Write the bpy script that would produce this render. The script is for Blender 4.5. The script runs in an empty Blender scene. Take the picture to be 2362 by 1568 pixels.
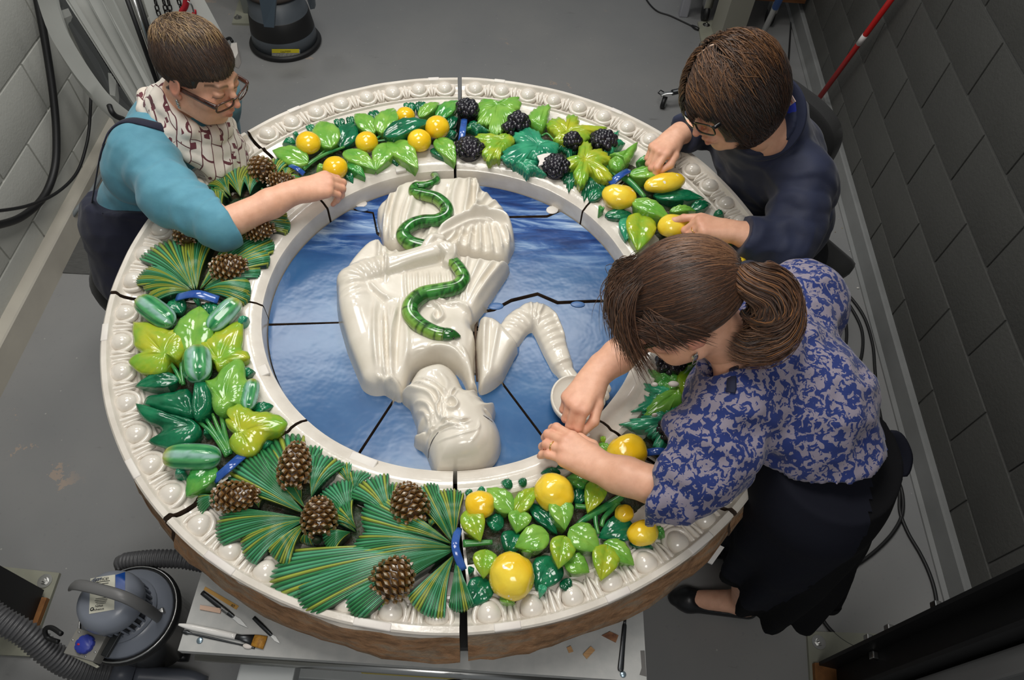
import bpy, bmesh, math, random
import numpy as np
from mathutils import Vector, Matrix

SC = bpy.context.scene
COL = SC.collection
rnd = random.Random(7)
nr = np.random.RandomState(7)

# ------------------------------------------------------------------ camera
F_PX, CX, CY = 1604.68, 1181.0, 784.0
CAM_R = np.array([[0.99882953, -0.03655175, -0.03167858],
                  [0.01167019, 0.81770016, -0.57552606],
                  [0.04694007, 0.57448273, 0.81716964]])
CAM_C = np.array([0.0772, -1.1029, 2.2132])
cam = bpy.data.cameras.new('camera')
cam.sensor_width = 36.0
cam.sensor_fit = 'HORIZONTAL'
cam.lens = F_PX / 2362.0 * 36.0
cam.clip_start = 0.05
cam_o = bpy.data.objects.new('camera', cam)
COL.objects.link(cam_o)
mw = Matrix.Identity(4)
for i in range(3):
    for j in range(3):
        mw[i][j] = CAM_R[i, j]
    mw[i][3] = CAM_C[i]
cam_o.matrix_world = mw
SC.camera = cam_o

# ------------------------------------------------------------------ world, light, exposure
SC.view_settings.view_transform = 'Standard'
SC.view_settings.look = 'None'
SC.view_settings.gamma = 1.0
SC.view_settings.use_curve_mapping = False
SC.view_settings.exposure = 0.0
wd = bpy.data.worlds.new('world')
SC.world = wd
wd.use_nodes = True
wd.node_tree.nodes['Background'].inputs[0].default_value = (0.92, 0.97, 1.0, 1)
wd.node_tree.nodes['Background'].inputs[1].default_value = 0.19


def area(name, loc, target, sx, sy, power, col=(1, 1, 1), spread=180):
    l = bpy.data.lights.new(name, 'AREA')
    l.shape = 'RECTANGLE'
    l.size, l.size_y = sx, sy
    l.energy = power
    l.color = col
    l.spread = math.radians(spread)
    o = bpy.data.objects.new(name, l)
    COL.objects.link(o)
    o.location = loc
    d = Vector(target) - Vector(loc)
    o.rotation_euler = d.to_track_quat('-Z', 'Y').to_euler()
    return o


area('ceiling_softbox', (-0.3, 0.25, 3.3), (0.0, 0.0, 0.9), 1.0, 1.0, 22, (1.0, 0.97, 0.92), 140)
area('ceiling_panel_light_a', (-1.05, 1.5, 3.1), (-0.8, 0.9, 0.0), 0.9, 0.5, 15, (1.0, 0.99, 0.96), 160)
area('ceiling_panel_light_b', (0.35, 1.65, 3.1), (0.1, 0.9, 0.0), 0.9, 0.5, 13, (1.0, 0.99, 0.96), 150)
area('fill_by_the_ladder', (0.2, -1.75, 3.0), (0.0, -0.3, 0.8), 0.8, 0.6, 5, (1.0, 0.97, 0.93), 100)


# ------------------------------------------------------------------ helpers
def U(x, y, z):
    """point of the room at height z seen at photograph position x, y"""
    d = CAM_R @ np.array([(x - CX) / F_PX, -(y - CY) / F_PX, -1.0])
    t = (z - CAM_C[2]) / d[2]
    return CAM_C + d * t


def pxm(p):
    """metres per photograph pixel at point p"""
    return abs((CAM_R.T @ (np.asarray(p) - CAM_C))[2]) / F_PX


CROPS = dict(c1=(0, 0, 2.24), c2=(560, 150, 3.92), c3=(1020, 150, 3.92), c4=(1300, 50, 2.613), c5=(1220, 520, 2.613),
             c6=(720, 350, 3.108), c7=(720, 680, 3.108), c8=(200, 500, 2.375), d1=(0, 1150, 3.374), d2=(360, 950, 2.537),
             d3=(1000, 1000, 2.761), f=(0, 0, 1.0))


def Q(crop, x, y, z):
    o = CROPS[crop]
    return U(o[0] + x / o[2], o[1] + y / o[2], z)


ORG = {}


def origin(o):
    return ORG.get(o.name, np.zeros(3)) if o is not None else np.zeros(3)


def tag(o, label=None, cat=None, group=None, kind=None):
    if label: o['label'] = label
    if cat: o['category'] = cat
    if group: o['group'] = group
    if kind: o['kind'] = kind
    return o


def empty(name, loc, label, cat, group=None):
    o = bpy.data.objects.new(name, None)
    COL.objects.link(o)
    o.location = loc
    o.empty_display_size = 0.05
    ORG[o.name] = np.array(loc, float)
    return tag(o, label, cat, group)


def new_mesh(name, verts, faces, smooth=True, col=None):
    me = bpy.data.meshes.new(name)
    verts = np.asarray(verts, np.float32)
    if isinstance(faces, np.ndarray) and faces.ndim == 2:
        n, k = faces.shape
        me.vertices.add(len(verts))
        me.vertices.foreach_set('co', verts.ravel())
        me.loops.add(n * k)
        me.loops.foreach_set('vertex_index', faces.astype(np.int32).ravel())
        me.polygons.add(n)
        me.polygons.foreach_set('loop_start', np.arange(0, n * k, k, dtype=np.int32))
        me.polygons.foreach_set('loop_total', np.full(n, k, np.int32))
        me.update(calc_edges=True)
    else:
        me.from_pydata([tuple(map(float, v)) for v in verts], [], [tuple(map(int, f)) for f in faces])
    me.validate()
    if smooth:
        me.polygons.foreach_set('use_smooth', np.ones(len(me.polygons), bool))
    if col is not None:
        a = me.color_attributes.new('Col', 'FLOAT_COLOR', 'POINT')
        c = np.ones((len(me.vertices), 4), np.float32)
        col = np.asarray(col, np.float32)
        c[:, :3] = col if col.ndim == 2 else col[None, :]
        a.data.foreach_set('color', c.ravel())
    return me


def obj(name, verts, faces, mat, parent=None, smooth=True, col=None, sharp=None):
    """world-space verts; linked as one mesh object, relative to its parent's origin"""
    verts = np.asarray(verts, float)
    if parent is None:
        org = np.array([(verts[:, 0].min() + verts[:, 0].max()) / 2, (verts[:, 1].min() + verts[:, 1].max()) / 2, verts[:, 2].min()])
    else:
        org = origin(parent)
    me = new_mesh(name, verts - org, faces, smooth, col)
    for m in (mat if isinstance(mat, (list, tuple)) else [mat]):
        me.materials.append(m)
    if sharp:
        me.set_sharp_from_angle(angle=math.radians(sharp))
    o = bpy.data.objects.new(name, me)
    COL.objects.link(o)
    if parent is None:
        o.location = org
    else:
        o.parent = parent
    ORG[o.name] = org
    return o


def inst(name, me, parent, mat4):
    """shared mesh placed by a world matrix under parent"""
    o = bpy.data.objects.new(name, me)
    COL.objects.link(o)
    o.parent = parent
    og = origin(parent)
    m = mat4.copy()
    m.translation = m.translation - Vector(og)
    o.matrix_local = m
    ORG[o.name] = np.array(mat4.translation)
    return o


# mesh accumulators
class MB:
    def __init__(s):
        s.v, s.f, s.c = [], [], []
        s.n = 0

    def add(s, v, f, c=None):
        v = np.asarray(v, float)
        s.v.append(v)
        s.f += [tuple(int(i) + s.n for i in q) for q in f]
        if c is not None:
            c = np.asarray(c, float)
            s.c.append(np.tile(c, (len(v), 1)) if c.ndim == 1 else c)
        s.n += len(v)
        return s

    def build(s, name, mat, parent=None, smooth=True, sharp=None):
        return obj(name, np.concatenate(s.v), s.f, mat, parent, smooth, np.concatenate(s.c) if s.c else None, sharp)


def catmull(P, n=8):
    P = np.asarray(P, float)
    if len(P) < 3:
        t = np.linspace(0, 1, n + 1)[:, None]
        return P[0] * (1 - t) + P[-1] * t
    E = np.vstack([2 * P[0] - P[1], P, 2 * P[-1] - P[-2]])
    out = []
    for i in range(1, len(E) - 2):
        p0, p1, p2, p3 = E[i - 1], E[i], E[i + 1], E[i + 2]
        for t in np.linspace(0, 1, n, endpoint=False):
            out.append(0.5 * (2 * p1 + (p2 - p0) * t + (2 * p0 - 5 * p1 + 4 * p2 - p3) * t * t + (3 * p1 - p0 - 3 * p2 + p3) * t ** 3))
    out.append(P[-1])
    return np.array(out)


def tube(P, r, ns=8, flat=1.0, up=(0, 0, 1), cap=True):
    """swept tube; r scalar or per point; flat scales the section along its second axis"""
    P = np.asarray(P, float)
    n = len(P)
    r = np.full(n, r, float) if np.isscalar(r) else np.interp(np.linspace(0, 1, n), np.linspace(0, 1, len(r)), r)
    T = np.gradient(P, axis=0)
    T /= np.linalg.norm(T, axis=1)[:, None] + 1e-12
    up = np.asarray(up, float)
    if abs(T[0] @ up) > 0.95:
        up = np.array([1.0, 0, 0]) if abs(T[0][0]) < 0.9 else np.array([0, 1.0, 0])
    A = np.zeros_like(P)
    a = np.cross(T[0], up)
    for i in range(n):
        a = a - T[i] * (a @ T[i])
        a /= np.linalg.norm(a) + 1e-12
        A[i] = a
    B = np.cross(A, T)
    th = np.linspace(0, 2 * np.pi, ns, endpoint=False)
    V = (P[:, None] + (A[:, None] * np.cos(th)[None, :, None] + B[:, None] * np.sin(th)[None, :, None] * flat) * r[:, None, None]).reshape(-1, 3)
    F = [(i * ns + j, i * ns + (j + 1) % ns, (i + 1) * ns + (j + 1) % ns, (i + 1) * ns + j) for i in range(n - 1) for j in range(ns)]
    if cap:
        F += [tuple(range(ns - 1, -1, -1)), tuple((n - 1) * ns + j for j in range(ns))]
    return V, F


def box(c, s, R=None, bev=0.0):
    """box centre c, full sizes s, optional 3x3 rotation; bev chamfers every edge"""
    bm = bmesh.new()
    bmesh.ops.create_cube(bm, size=1.0)
    bmesh.ops.scale(bm, vec=s, verts=bm.verts)
    if bev:
        bmesh.ops.bevel(bm, geom=bm.edges[:], offset=bev, segments=2, affect='EDGES', profile=0.6)
    V = np.array([v.co[:] for v in bm.verts])
    F = [tuple(v.index for v in f.verts) for f in bm.faces]
    bm.free()
    if R is not None:
        V = V @ np.asarray(R).T
    return V + np.asarray(c), F


def lathe(prof, ns=32, c=(0, 0, 0), R=None, cap=True):
    prof = np.asarray(prof, float)
    th = np.linspace(0, 2 * np.pi, ns, endpoint=False)
    V = np.stack([prof[:, 0][:, None] * np.cos(th), prof[:, 0][:, None] * np.sin(th), np.repeat(prof[:, 1][:, None], ns, 1)], -1).reshape(-1, 3)
    n = len(prof)
    F = [(i * ns + j, i * ns + (j + 1) % ns, (i + 1) * ns + (j + 1) % ns, (i + 1) * ns + j) for i in range(n - 1) for j in range(ns)]
    if cap:
        F += [tuple(range(ns - 1, -1, -1)), tuple((n - 1) * ns + j for j in range(ns))]
    if R is not None:
        V = V @ np.asarray(R).T
    return V + np.asarray(c), F


def ellipsoid(c, r, R=None, nu=14, nv=20):
    th = np.linspace(0, np.pi, nu + 1)
    ph = np.linspace(0, 2 * np.pi, nv, endpoint=False)
    V = [[0, 0, 1]]
    for t in th[1:-1]:
        for p in ph:
            V.append([math.sin(t) * math.cos(p), math.sin(t) * math.sin(p), math.cos(t)])
    V.append([0, 0, -1])
    V = np.array(V)
    F = [(0, 1 + j, 1 + (j + 1) % nv) for j in range(nv)]
    for i in range(nu - 2):
        a = 1 + i * nv
        F += [(a + j, a + nv + j, a + nv + (j + 1) % nv, a + (j + 1) % nv) for j in range(nv)]
    a = 1 + (nu - 2) * nv
    F += [(a + j, len(V) - 1, a + (j + 1) % nv) for j in range(nv)]
    X = V * np.asarray(r)
    if R is not None:
        X = X @ np.asarray(R).T
    return X + np.asarray(c), F


def frame(d, up=(0, 0, 1)):
    """3x3 with columns side, forward d, up"""
    d = np.asarray(d, float); d = d / np.linalg.norm(d)
    u = np.asarray(up, float)
    s = np.cross(d, u); s /= np.linalg.norm(s)
    u = np.cross(s, d)
    return np.stack([s, d, u], 1)


def rz(a):
    c, s = math.cos(a), math.sin(a)
    return np.array([[c, -s, 0], [s, c, 0], [0, 0, 1.0]])


def rx(a):
    c, s = math.cos(a), math.sin(a)
    return np.array([[1.0, 0, 0], [0, c, -s], [0, s, c]])


def m4(R, t):
    m = Matrix.Identity(4)
    for i in range(3):
        for j in range(3):
            m[i][j] = float(R[i][j])
        m[i][3] = float(t[i])
    return m


def hash3(ix, iy, iz):
    h = (ix.astype(np.int64) * 374761393 + iy.astype(np.int64) * 668265263 + iz.astype(np.int64) * 2147483647) & 0x7fffffff
    h = ((h ^ (h >> 13)) * 1274126177) & 0x7fffffff
    return ((h ^ (h >> 16)) & 0xffff) / 65535.0


def vnoise(P, s):
    """value noise in -1..1 at points P scaled by s"""
    X = np.asarray(P, float) * s + 100.0
    i = np.floor(X).astype(np.int64)
    f = X - i
    f = f * f * (3 - 2 * f)
    o = 0
    for a in (0, 1):
        for b in (0, 1):
            for c in (0, 1):
                w = (f[..., 0] if a else 1 - f[..., 0]) * (f[..., 1] if b else 1 - f[..., 1]) * (f[..., 2] if c else 1 - f[..., 2])
                o = o + w * hash3(i[..., 0] + a, i[..., 1] + b, i[..., 2] + c)
    return o * 2 - 1


# ------------------------------------------------------------------ materials
def srgb(r, g, b):
    f = lambda c: c / 12.92 if c <= 0.04045 else ((c + 0.055) / 1.055) ** 2.4
    return (f(r / 255), f(g / 255), f(b / 255))


class NT:
    def __init__(s, name):
        s.m = bpy.data.materials.new(name)
        s.m.use_nodes = True
        s.t = s.m.node_tree
        s.b = s.t.nodes['Principled BSDF']

    def n(s, typ, **k):
        x = s.t.nodes.new(typ)
        for a, v in k.items():
            if a.startswith('i_'):
                x.inputs[a[2:].replace('_', ' ')].default_value = v
            else:
                setattr(x, a, v)
        return x

    def l(s, a, b):
        s.t.links.new(a, b)

    def coord(s, scale=(1, 1, 1), rot=(0, 0, 0), out='Object'):
        tc = s.n('ShaderNodeTexCoord')
        mp = s.n('ShaderNodeMapping')
        mp.inputs['Scale'].default_value = scale
        mp.inputs['Rotation'].default_value = rot
        s.l(tc.outputs[out], mp.inputs[0])
        return mp.outputs[0]

    def noise(s, scale, detail=3, rough=0.55, vec=None, dist=0.0):
        x = s.n('ShaderNodeTexNoise')
        x.inputs['Scale'].default_value = scale
        x.inputs['Detail'].default_value = detail
        x.inputs['Roughness'].default_value = rough
        x.inputs['Distortion'].default_value = dist
        s.l(vec if vec is not None else s.coord(), x.inputs['Vector'])
        return x.outputs['Fac']

    def ramp(s, fac, stops, interp='LINEAR'):
        r = s.n('ShaderNodeValToRGB')
        r.color_ramp.interpolation = interp
        e = r.color_ramp.elements
        while len(e) < len(stops):
            e.new(0.5)
        for i, (p, c) in enumerate(stops):
            e[i].position = p
            e[i].color = (*c[:3], 1) if not np.isscalar(c) else (c, c, c, 1)
        s.l(fac, r.inputs[0])
        return r.outputs[0]

    def mix(s, fac, a, b, mode='MIX'):
        x = s.n('ShaderNodeMix', data_type='RGBA', blend_type=mode)
        for sock, v in ((0, fac), (6, a), (7, b)):
            if isinstance(v, bpy.types.NodeSocket):
                s.l(v, x.inputs[sock])
            else:
                x.inputs[sock].default_value = v if sock == 0 else (*v[:3], 1)
        return x.outputs[2]

    def math(s, op, a, b=None):
        x = s.n('ShaderNodeMath', operation=op)
        for i, v in enumerate((a, b)):
            if v is None: continue
            if isinstance(v, bpy.types.NodeSocket):
                s.l(v, x.inputs[i])
            else:
                x.inputs[i].default_value = v
        return x.outputs[0]

    def bump(s, h, strength=0.3, dist=0.01):
        x = s.n('ShaderNodeBump')
        x.inputs['Strength'].default_value = strength
        x.inputs['Distance'].default_value = dist
        s.l(h, x.inputs['Height'])
        s.l(x.outputs[0], s.b.inputs['Normal'])

    def base(s, c):
        if isinstance(c, bpy.types.NodeSocket):
            s.l(c, s.b.inputs['Base Color'])
        else:
            s.b.inputs['Base Color'].default_value = (*c[:3], 1)

    def set(s, rough=0.5, metal=0.0, spec=0.5, coat=0.0, sheen=0.0, sss=0.0):
        s.b.inputs['Roughness'].default_value = rough
        s.b.inputs['Metallic'].default_value = metal
        s.b.inputs['Specular IOR Level'].default_value = spec
        s.b.inputs['Coat Weight'].default_value = coat
        s.b.inputs['Coat Roughness'].default_value = 0.08
        s.b.inputs['Sheen Weight'].default_value = sheen
        if sss:
            s.b.inputs['Subsurface Weight'].default_value = sss
            s.b.inputs['Subsurface Radius'].default_value = (0.012, 0.005, 0.003)
            s.b.inputs['Subsurface Scale'].default_value = 0.5
        return s


def mat(name, c, rough=0.5, metal=0.0, c2=None, scale=8, lo=0.35, hi=0.65, bump=None, spec=0.5, coat=0.0, sheen=0.0, attr=False, sss=0.0, stretch=(1, 1, 1), detail=4):
    s = NT(name).set(rough, metal, spec, coat, sheen, sss)
    col = c
    if c2 is not None:
        col = s.ramp(s.noise(scale, detail, vec=s.coord(stretch)), [(lo, c), (hi, c2)])
    if attr:
        a = s.n('ShaderNodeVertexColor', layer_name='Col')
        col = a.outputs[0] if c2 is None else s.mix(1.0, a.outputs[0], col, 'MULTIPLY')
    s.base(col)
    if bump:
        s.bump(s.noise(bump[0], 4), bump[1], bump[2] if len(bump) > 2 else 0.01)
    return s.m


s = NT('white_glaze').set(0.16, 0, 0.5, 0.3)
gc = s.ramp(s.noise(14, 4), [(.35, srgb(228, 221, 210)), (.65, srgb(212, 204, 192))])
# glaze chipped to the clay along the sharpest edges
pt = s.n('ShaderNodeNewGeometry').outputs['Pointiness']
wear = s.math('MULTIPLY', s.ramp(pt, [(.545, 0.0), (.585, 1.0)]), s.ramp(s.noise(26, 4), [(.52, 0.0), (.60, 1.0)]))
s.base(s.mix(s.math('MULTIPLY', wear, .75), gc, srgb(158, 122, 88)))
s.bump(s.noise(22, 4), 0.14, 0.01)
W_GLAZE = s.m
W_FIG = mat('white_figure_glaze', srgb(226, 219, 206), 0.18, c2=srgb(214, 206, 191), scale=10, bump=(16, 0.10, 0.01), coat=0.3)
FILL_W = mat('repair_plaster', srgb(226, 221, 212), 0.5, c2=srgb(218, 210, 204), scale=20)
PAINT_GREY = mat('grey_paint', srgb(170, 173, 172), 0.45, c2=srgb(160, 163, 163), scale=6)
STEEL = mat('steel', srgb(190, 190, 188), 0.28, 1.0)
DARK_STEEL = mat('dark_steel', srgb(70, 72, 74), 0.35, 0.9)
BLACK_RUB = mat('black_rubber', srgb(22, 22, 23), 0.5)
BLACK_PL = mat('black_plastic', srgb(26, 27, 29), 0.38)
# ------------------------------------------------------------------ setting: floor and block walls
FX0, FX1, FY0, FY1 = -1.85, 2.1, -2.2, 5.2
s = NT('floor_epoxy').set(0.38, 0, 0.45)
co = s.coord()
n1 = s.noise(1.2, 4, vec=co)
n2 = s.noise(60, 3, vec=co)
base = s.ramp(n1, [(0.3, srgb(129, 130, 131)), (0.7, srgb(146, 145, 143))])
base = s.mix(s.ramp(n2, [(0.62, 0.0), (0.72, 0.35)]), base, srgb(122, 122, 124))
n3 = s.noise(5.0, 6, 0.7, vec=co)
n4 = s.noise(1.6, 2, vec=co)
chip = s.math('MULTIPLY', s.ramp(n3, [(0.645, 0.0), (0.655, 1.0)]), s.ramp(n4, [(0.50, 0.0), (0.56, 1.0)]))
base = s.mix(s.math('MULTIPLY', chip, 0.55), base, srgb(182, 158, 138))
vo = s.n('ShaderNodeTexVoronoi')
vo.inputs['Scale'].default_value = 16
s.l(co, vo.inputs['Vector'])
speck = s.math('LESS_THAN', vo.outputs['Distance'], 0.045)
base = s.mix(s.math('MULTIPLY', speck, 0.5), base, srgb(195, 190, 184))
n5 = s.noise(3.0, 5, 0.7, vec=s.coord((1, 4, 1), (0, 0, 0.5)))
base = s.mix(s.ramp(n5, [(0.66, 0.0), (0.72, 0.35)]), base, srgb(70, 68, 68))
s.base(base)
s.bump(s.noise(90, 3, vec=co), 0.05, 0.003)
FLOOR_M = s.m
v, f = box(((FX0 + FX1) / 2, (FY0 + FY1) / 2, -0.05), (FX1 - FX0, FY1 - FY0, 0.1))
tag(obj('floor', v, f, FLOOR_M, smooth=False), kind='structure')


def wall(name, p0, p1, height, blockm, mortarm, inward, ofs):
    """block wall from p0 to p1 with recessed joints; each block is a child of the wall"""
    p0, p1 = np.array([*p0, 0.0]), np.array([*p1, 0.0])
    u = (p1 - p0) / np.linalg.norm(p1 - p0)
    n = np.array([*inward, 0.0]); n = n - u * (n @ u); n /= np.linalg.norm(n)
    L = np.linalg.norm(p1 - p0)
    R = np.stack([u, -n, [0, 0, 1]], 1)
    c = (p0 + p1) / 2 - n * 0.056 + [0, 0, height / 2]
    vv, ff = box(c, (L, 0.1, height), R)
    w = tag(obj(name, vv, ff, mortarm, smooth=False), kind='structure')
    bm_v, bm_f = box((0, 0, 0), (0.3985, 0.012, 0.1945), None, 0.0035)
    me = new_mesh('block', bm_v, bm_f, True)
    me.materials.append(blockm)
    me.set_sharp_from_angle(angle=math.radians(50))
    k = 0
    z = 0.1016
    while z < height:
        x = ofs + (0.2032 if k % 2 else 0) - 0.4064
        while x < L:
            if 0.2 <= x <= L - 0.2:
                inst('block', me, w, m4(R, p0 + u * x - n * 0.006 + [0, 0, z + rnd.uniform(-.0006, .0006)]))
            x += 0.4064
        z += 0.2032
        k += 1
    return w, u, n


LB = mat('left_block_paint', srgb(188, 188, 181), 0.6, c2=srgb(178, 178, 171), scale=3, bump=(110, 0.25, 0.004))
LM = mat('left_mortar_paint', srgb(174, 174, 167), 0.7, bump=(80, 0.3, 0.005))
RB = mat('right_block_paint', srgb(76, 76, 73), 0.6, c2=srgb(69, 69, 66), scale=3, bump=(95, 0.35, 0.006))
RM = mat('right_mortar_paint', srgb(92, 92, 90), 0.65, bump=(80, 0.3, 0.005))
RP0 = np.array([1.7194, 1.4641]); RP1 = np.array([1.5795, -0.4476])
ru = (RP0 - RP1) / np.linalg.norm(RP0 - RP1)
ra = RP1 - ru * 1.75
rb = RP1 + ru * 5.6
# right wall joint phase from the photograph: a vertical joint of the second course at y 0.77 along
wall_r, RU, RN = wall('wall_right', ra, rb, 2.64, RB, RM, (-1, 0), 0.13)
wall_l, LU, LN = wall('wall_left', (-1.695, -2.1), (-1.695, 5.2), 2.64, LB, LM, (1, 0), 0.25)


def wall_pt(p, u, n, along, out, z):
    return np.array([p[0] + u[0] * along + n[0] * out, p[1] + u[1] * along + n[1] * out, z])


bb = mat('baseboard_paint', srgb(134, 135, 134), 0.5, c2=srgb(120, 121, 120), scale=5)
bl = mat('baseboard_left_paint', srgb(198, 192, 178), 0.5, c2=srgb(184, 178, 166), scale=4)


def baseboard(name, p0, u, n, L, h, t, m, foot):
    prof = [(0.0, 0.0), (t + foot, 0.0), (t + foot, 0.008), (t, 0.018), (t, h - 0.006), (t - 0.005, h), (0.0, h)]
    V, F = [], []
    for a in (0.0, L):
        for o, z in prof:
            V.append(wall_pt(p0, u, n, a, o, z))
    k = len(prof)
    F = [(i, (i + 1) % k, k + (i + 1) % k, k + i) for i in range(k)] + [tuple(range(k - 1, -1, -1)), tuple(range(k, 2 * k))]
    return tag(obj(name, V, F, m, smooth=False), kind='structure')


baseboard('baseboard_right', ra, RU, RN, 7.3, 0.105, 0.022, bb, 0.012)
baseboard('baseboard_left', np.array([-1.695, -2.1]), LU, LN, 7.3, 0.115, 0.05, bl, 0.0)
# ------------------------------------------------------------------ glazed roundel: frame segments
ZR = 0.9            # top of the outer rim
CI = np.array([-0.013, -0.031])   # centre of the inner moulding (the ring is laid out a little off-centre)


def rp(th, r, z):
    k = min(max((0.72 - r) / 0.2, 0.0), 1.0)
    return np.array([CI[0] * k + r * math.cos(th), CI[1] * k + r * math.sin(th), ZR + z])


s = NT('rough_terracotta').set(0.85, 0, 0.2)
n1 = s.noise(9, 5, 0.65, vec=s.coord((1, 1, 5)))
n2 = s.noise(40, 4)
c_ = s.ramp(n1, [(0.30, srgb(96, 74, 56)), (0.48, srgb(168, 128, 94)), (0.60, srgb(150, 132, 112)), (0.75, srgb(196, 160, 124))])
s.base(s.mix(s.ramp(n2, [(0.45, 0.0), (0.7, 0.5)]), c_, srgb(112, 90, 70)))
s.bump(s.noise(55, 5, 0.7), 0.5, 0.01)
CLAY = s.m
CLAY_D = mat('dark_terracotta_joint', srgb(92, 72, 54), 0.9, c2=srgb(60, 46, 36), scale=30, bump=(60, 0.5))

PROF = [(0.77, -0.118), (0.838, -0.117), (0.846, -0.103), (0.844, -0.080), (0.834, -0.058), (0.826, -0.034), (0.8215, -0.021),
        (0.8225, -0.017), (0.8225, -0.0035), (0.8190, 0.0), (0.8085, 0.0), (0.8060, -0.004), (0.8035, -0.012),
        (0.797, -0.018), (0.782, -0.026), (0.766, -0.030), (0.759, -0.027), (0.755, -0.022), (0.750, -0.022), (0.747, -0.028),
        (0.722, -0.033), (0.700, -0.037), (0.640, -0.040), (0.575, -0.038), (0.543, -0.034), (0.538, -0.028), (0.534, -0.020),
        (0.526, -0.017), (0.517, -0.018), (0.511, -0.022), (0.507, -0.022), (0.500, -0.0185), (0.487, -0.020), (0.474, -0.026), (0.4655, -0.034),
        (0.462, -0.036), (0.4605, -0.042), (0.460, -0.112)]
NCLAY = 7   # profile spans below the glaze


def segment(a0, a1, label, nuts):
    """one of the eight ceramic frame sections, angles in degrees"""
    am = math.radians((a0 + a1) / 2)
    e = empty('frame_segment', rp(am, 0.64, -0.118), label, 'ceramic relief', 'frame segments of the roundel')
    n = 26
    V, F, mi = [], [], []
    k = len(PROF)
    ths = np.radians(np.linspace(a0, a1, n + 1))
    seed = a0 * 0.37
    for i, th in enumerate(ths):
        for j, (r, z) in enumerate(PROF):
            near = max(0.0, -math.sin(th)) ** 0.7
            if 0 < j < NCLAY:
                g = float(vnoise(np.array([math.cos(th) * 9 + seed, math.sin(th) * 9, z * 30]), 1.0)) * 0.006 + float(vnoise(np.array([math.cos(th) * 40, math.sin(th) * 40, z * 90]), 1.0)) * 0.003
                r = 0.822 + (r - 0.822) * near - 0.012 * (1 - near) * (j < 6) + g
                z = z + g * 0.6
            elif j >= NCLAY:
                # hand-pressed unevenness
                z = z + 0.0010 * float(vnoise(np.array([math.cos(th) * 14, math.sin(th) * 14, r * 20]), 1.0))
                r = r + 0.0014 * float(vnoise(np.array([math.cos(th) * 7 + seed, math.sin(th) * 7, 0.0]), 1.0)) * (1 if r > .7 else 0.6)
            # broken, slightly rounded ends
            t = th
            V.append(rp(t, r, z))
    for i in range(n):
        for j in range(k - 1):
            F.append((i * k + j, i * k + j + 1, (i + 1) * k + j + 1, (i + 1) * k + j))
            mi.append(0 if j >= NCLAY - 1 else 1)
    F.append(tuple(range(k))[::-1]); mi.append(2)
    F.append(tuple(n * k + j for j in range(k))); mi.append(2)
    for i in range(n):
        F.append((i * k + k - 1, i * k, (i + 1) * k, (i + 1) * k + k - 1)); mi.append(1)
    o = obj('moulding', V, F, [W_GLAZE, CLAY, CLAY_D], e, True, sharp=42)
    o.data.polygons.foreach_set('material_index', np.array(mi, np.int32))
    return e


# egg, cup and dart share their meshes; local x = outward, y = along, z = up
def egg_meshes():
    v, f = ellipsoid((0, 0, 0), (0.0245, 0.0225, 0.020), nu=12, nv=18)
    v[:, 1] *= 1 + 0.16 * v[:, 0] / 0.0245
    e = new_mesh('egg', v, f); e.materials.append(W_GLAZE)
    t = np.linspace(-2.25, 2.25, 19)
    P = np.stack([-0.0300 * np.cos(t) + 0.004, 0.0278 * np.sin(t) * (1 - 0.06 * np.cos(t)), -0.003 - 0.002 * np.cos(t)], 1)
    P[:, 0] = np.where(np.abs(t) > 1.9, np.minimum(P[:, 0], 0.021), P[:, 0])
    v, f = tube(P, [0.0050, 0.0056, 0.0056, 0.0050], 8, 1.25)
    c = new_mesh('egg_cup', v, f); c.materials.append(W_GLAZE)
    mb = MB()
    u = np.linspace(0, 1, 8)
    V = []
    for a in u:
        x = 0.020 - 0.050 * a
        hw = 0.0068 * (1 - a) ** 0.7 * (0.8 + 0.6 * math.sin(a * 3))+ 0.0004
        for b in (-1, -.5, 0, .5, 1):
            V.append((x, hw * b, 0.004 + 0.006 * (1 - b * b) - 0.006 * a - (0.010 if abs(b) == 1 else 0)))
    F = [(i * 5 + j, i * 5 + j + 1, (i + 1) * 5 + j + 1, (i + 1) * 5 + j) for i in range(7) for j in range(4)]
    mb.add(V, F)
    for sg in (-1, 1):
        P = [(0.021, sg * 0.0115, 0.002), (0.006, sg * 0.0110, 0.003), (-0.012, sg * 0.0085, -0.001), (-0.022, sg * 0.0055, -0.006)]
        mb.add(*tube(catmull(P, 3), [0.0036, 0.004, 0.003, 0.0012], 6, 1.4))
    d = new_mesh('dart', np.concatenate(mb.v), mb.f); d.materials.append(W_GLAZE)
    return e, c, d


EGG, CUP, DART = egg_meshes()
EGG_R = 0.785


def fill_eggs(e, a0, a1, n=8):
    st = (a1 - a0) / n
    for i in range(n):
        a = math.radians(a0 + st * (i + 0.5))
        j = rnd.uniform(-1, 1)
        R = rz(a + j * 0.02)
        if a0 < -40 and a0 > -180:      # the near sections are worn nearly flat
            zz = -0.022
        else:
            zz = -0.018
        inst('egg', EGG, e, m4(R * (1 + 0.03 * j), rp(a, EGG_R, zz)))
        inst('egg_cup', CUP, e, m4(R, rp(a, EGG_R, -0.017)))
        ad = math.radians(a0 + st * i)
        if i > 0:
            inst('dart', DART, e, m4(rz(ad), rp(ad, EGG_R, -0.019)))


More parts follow.
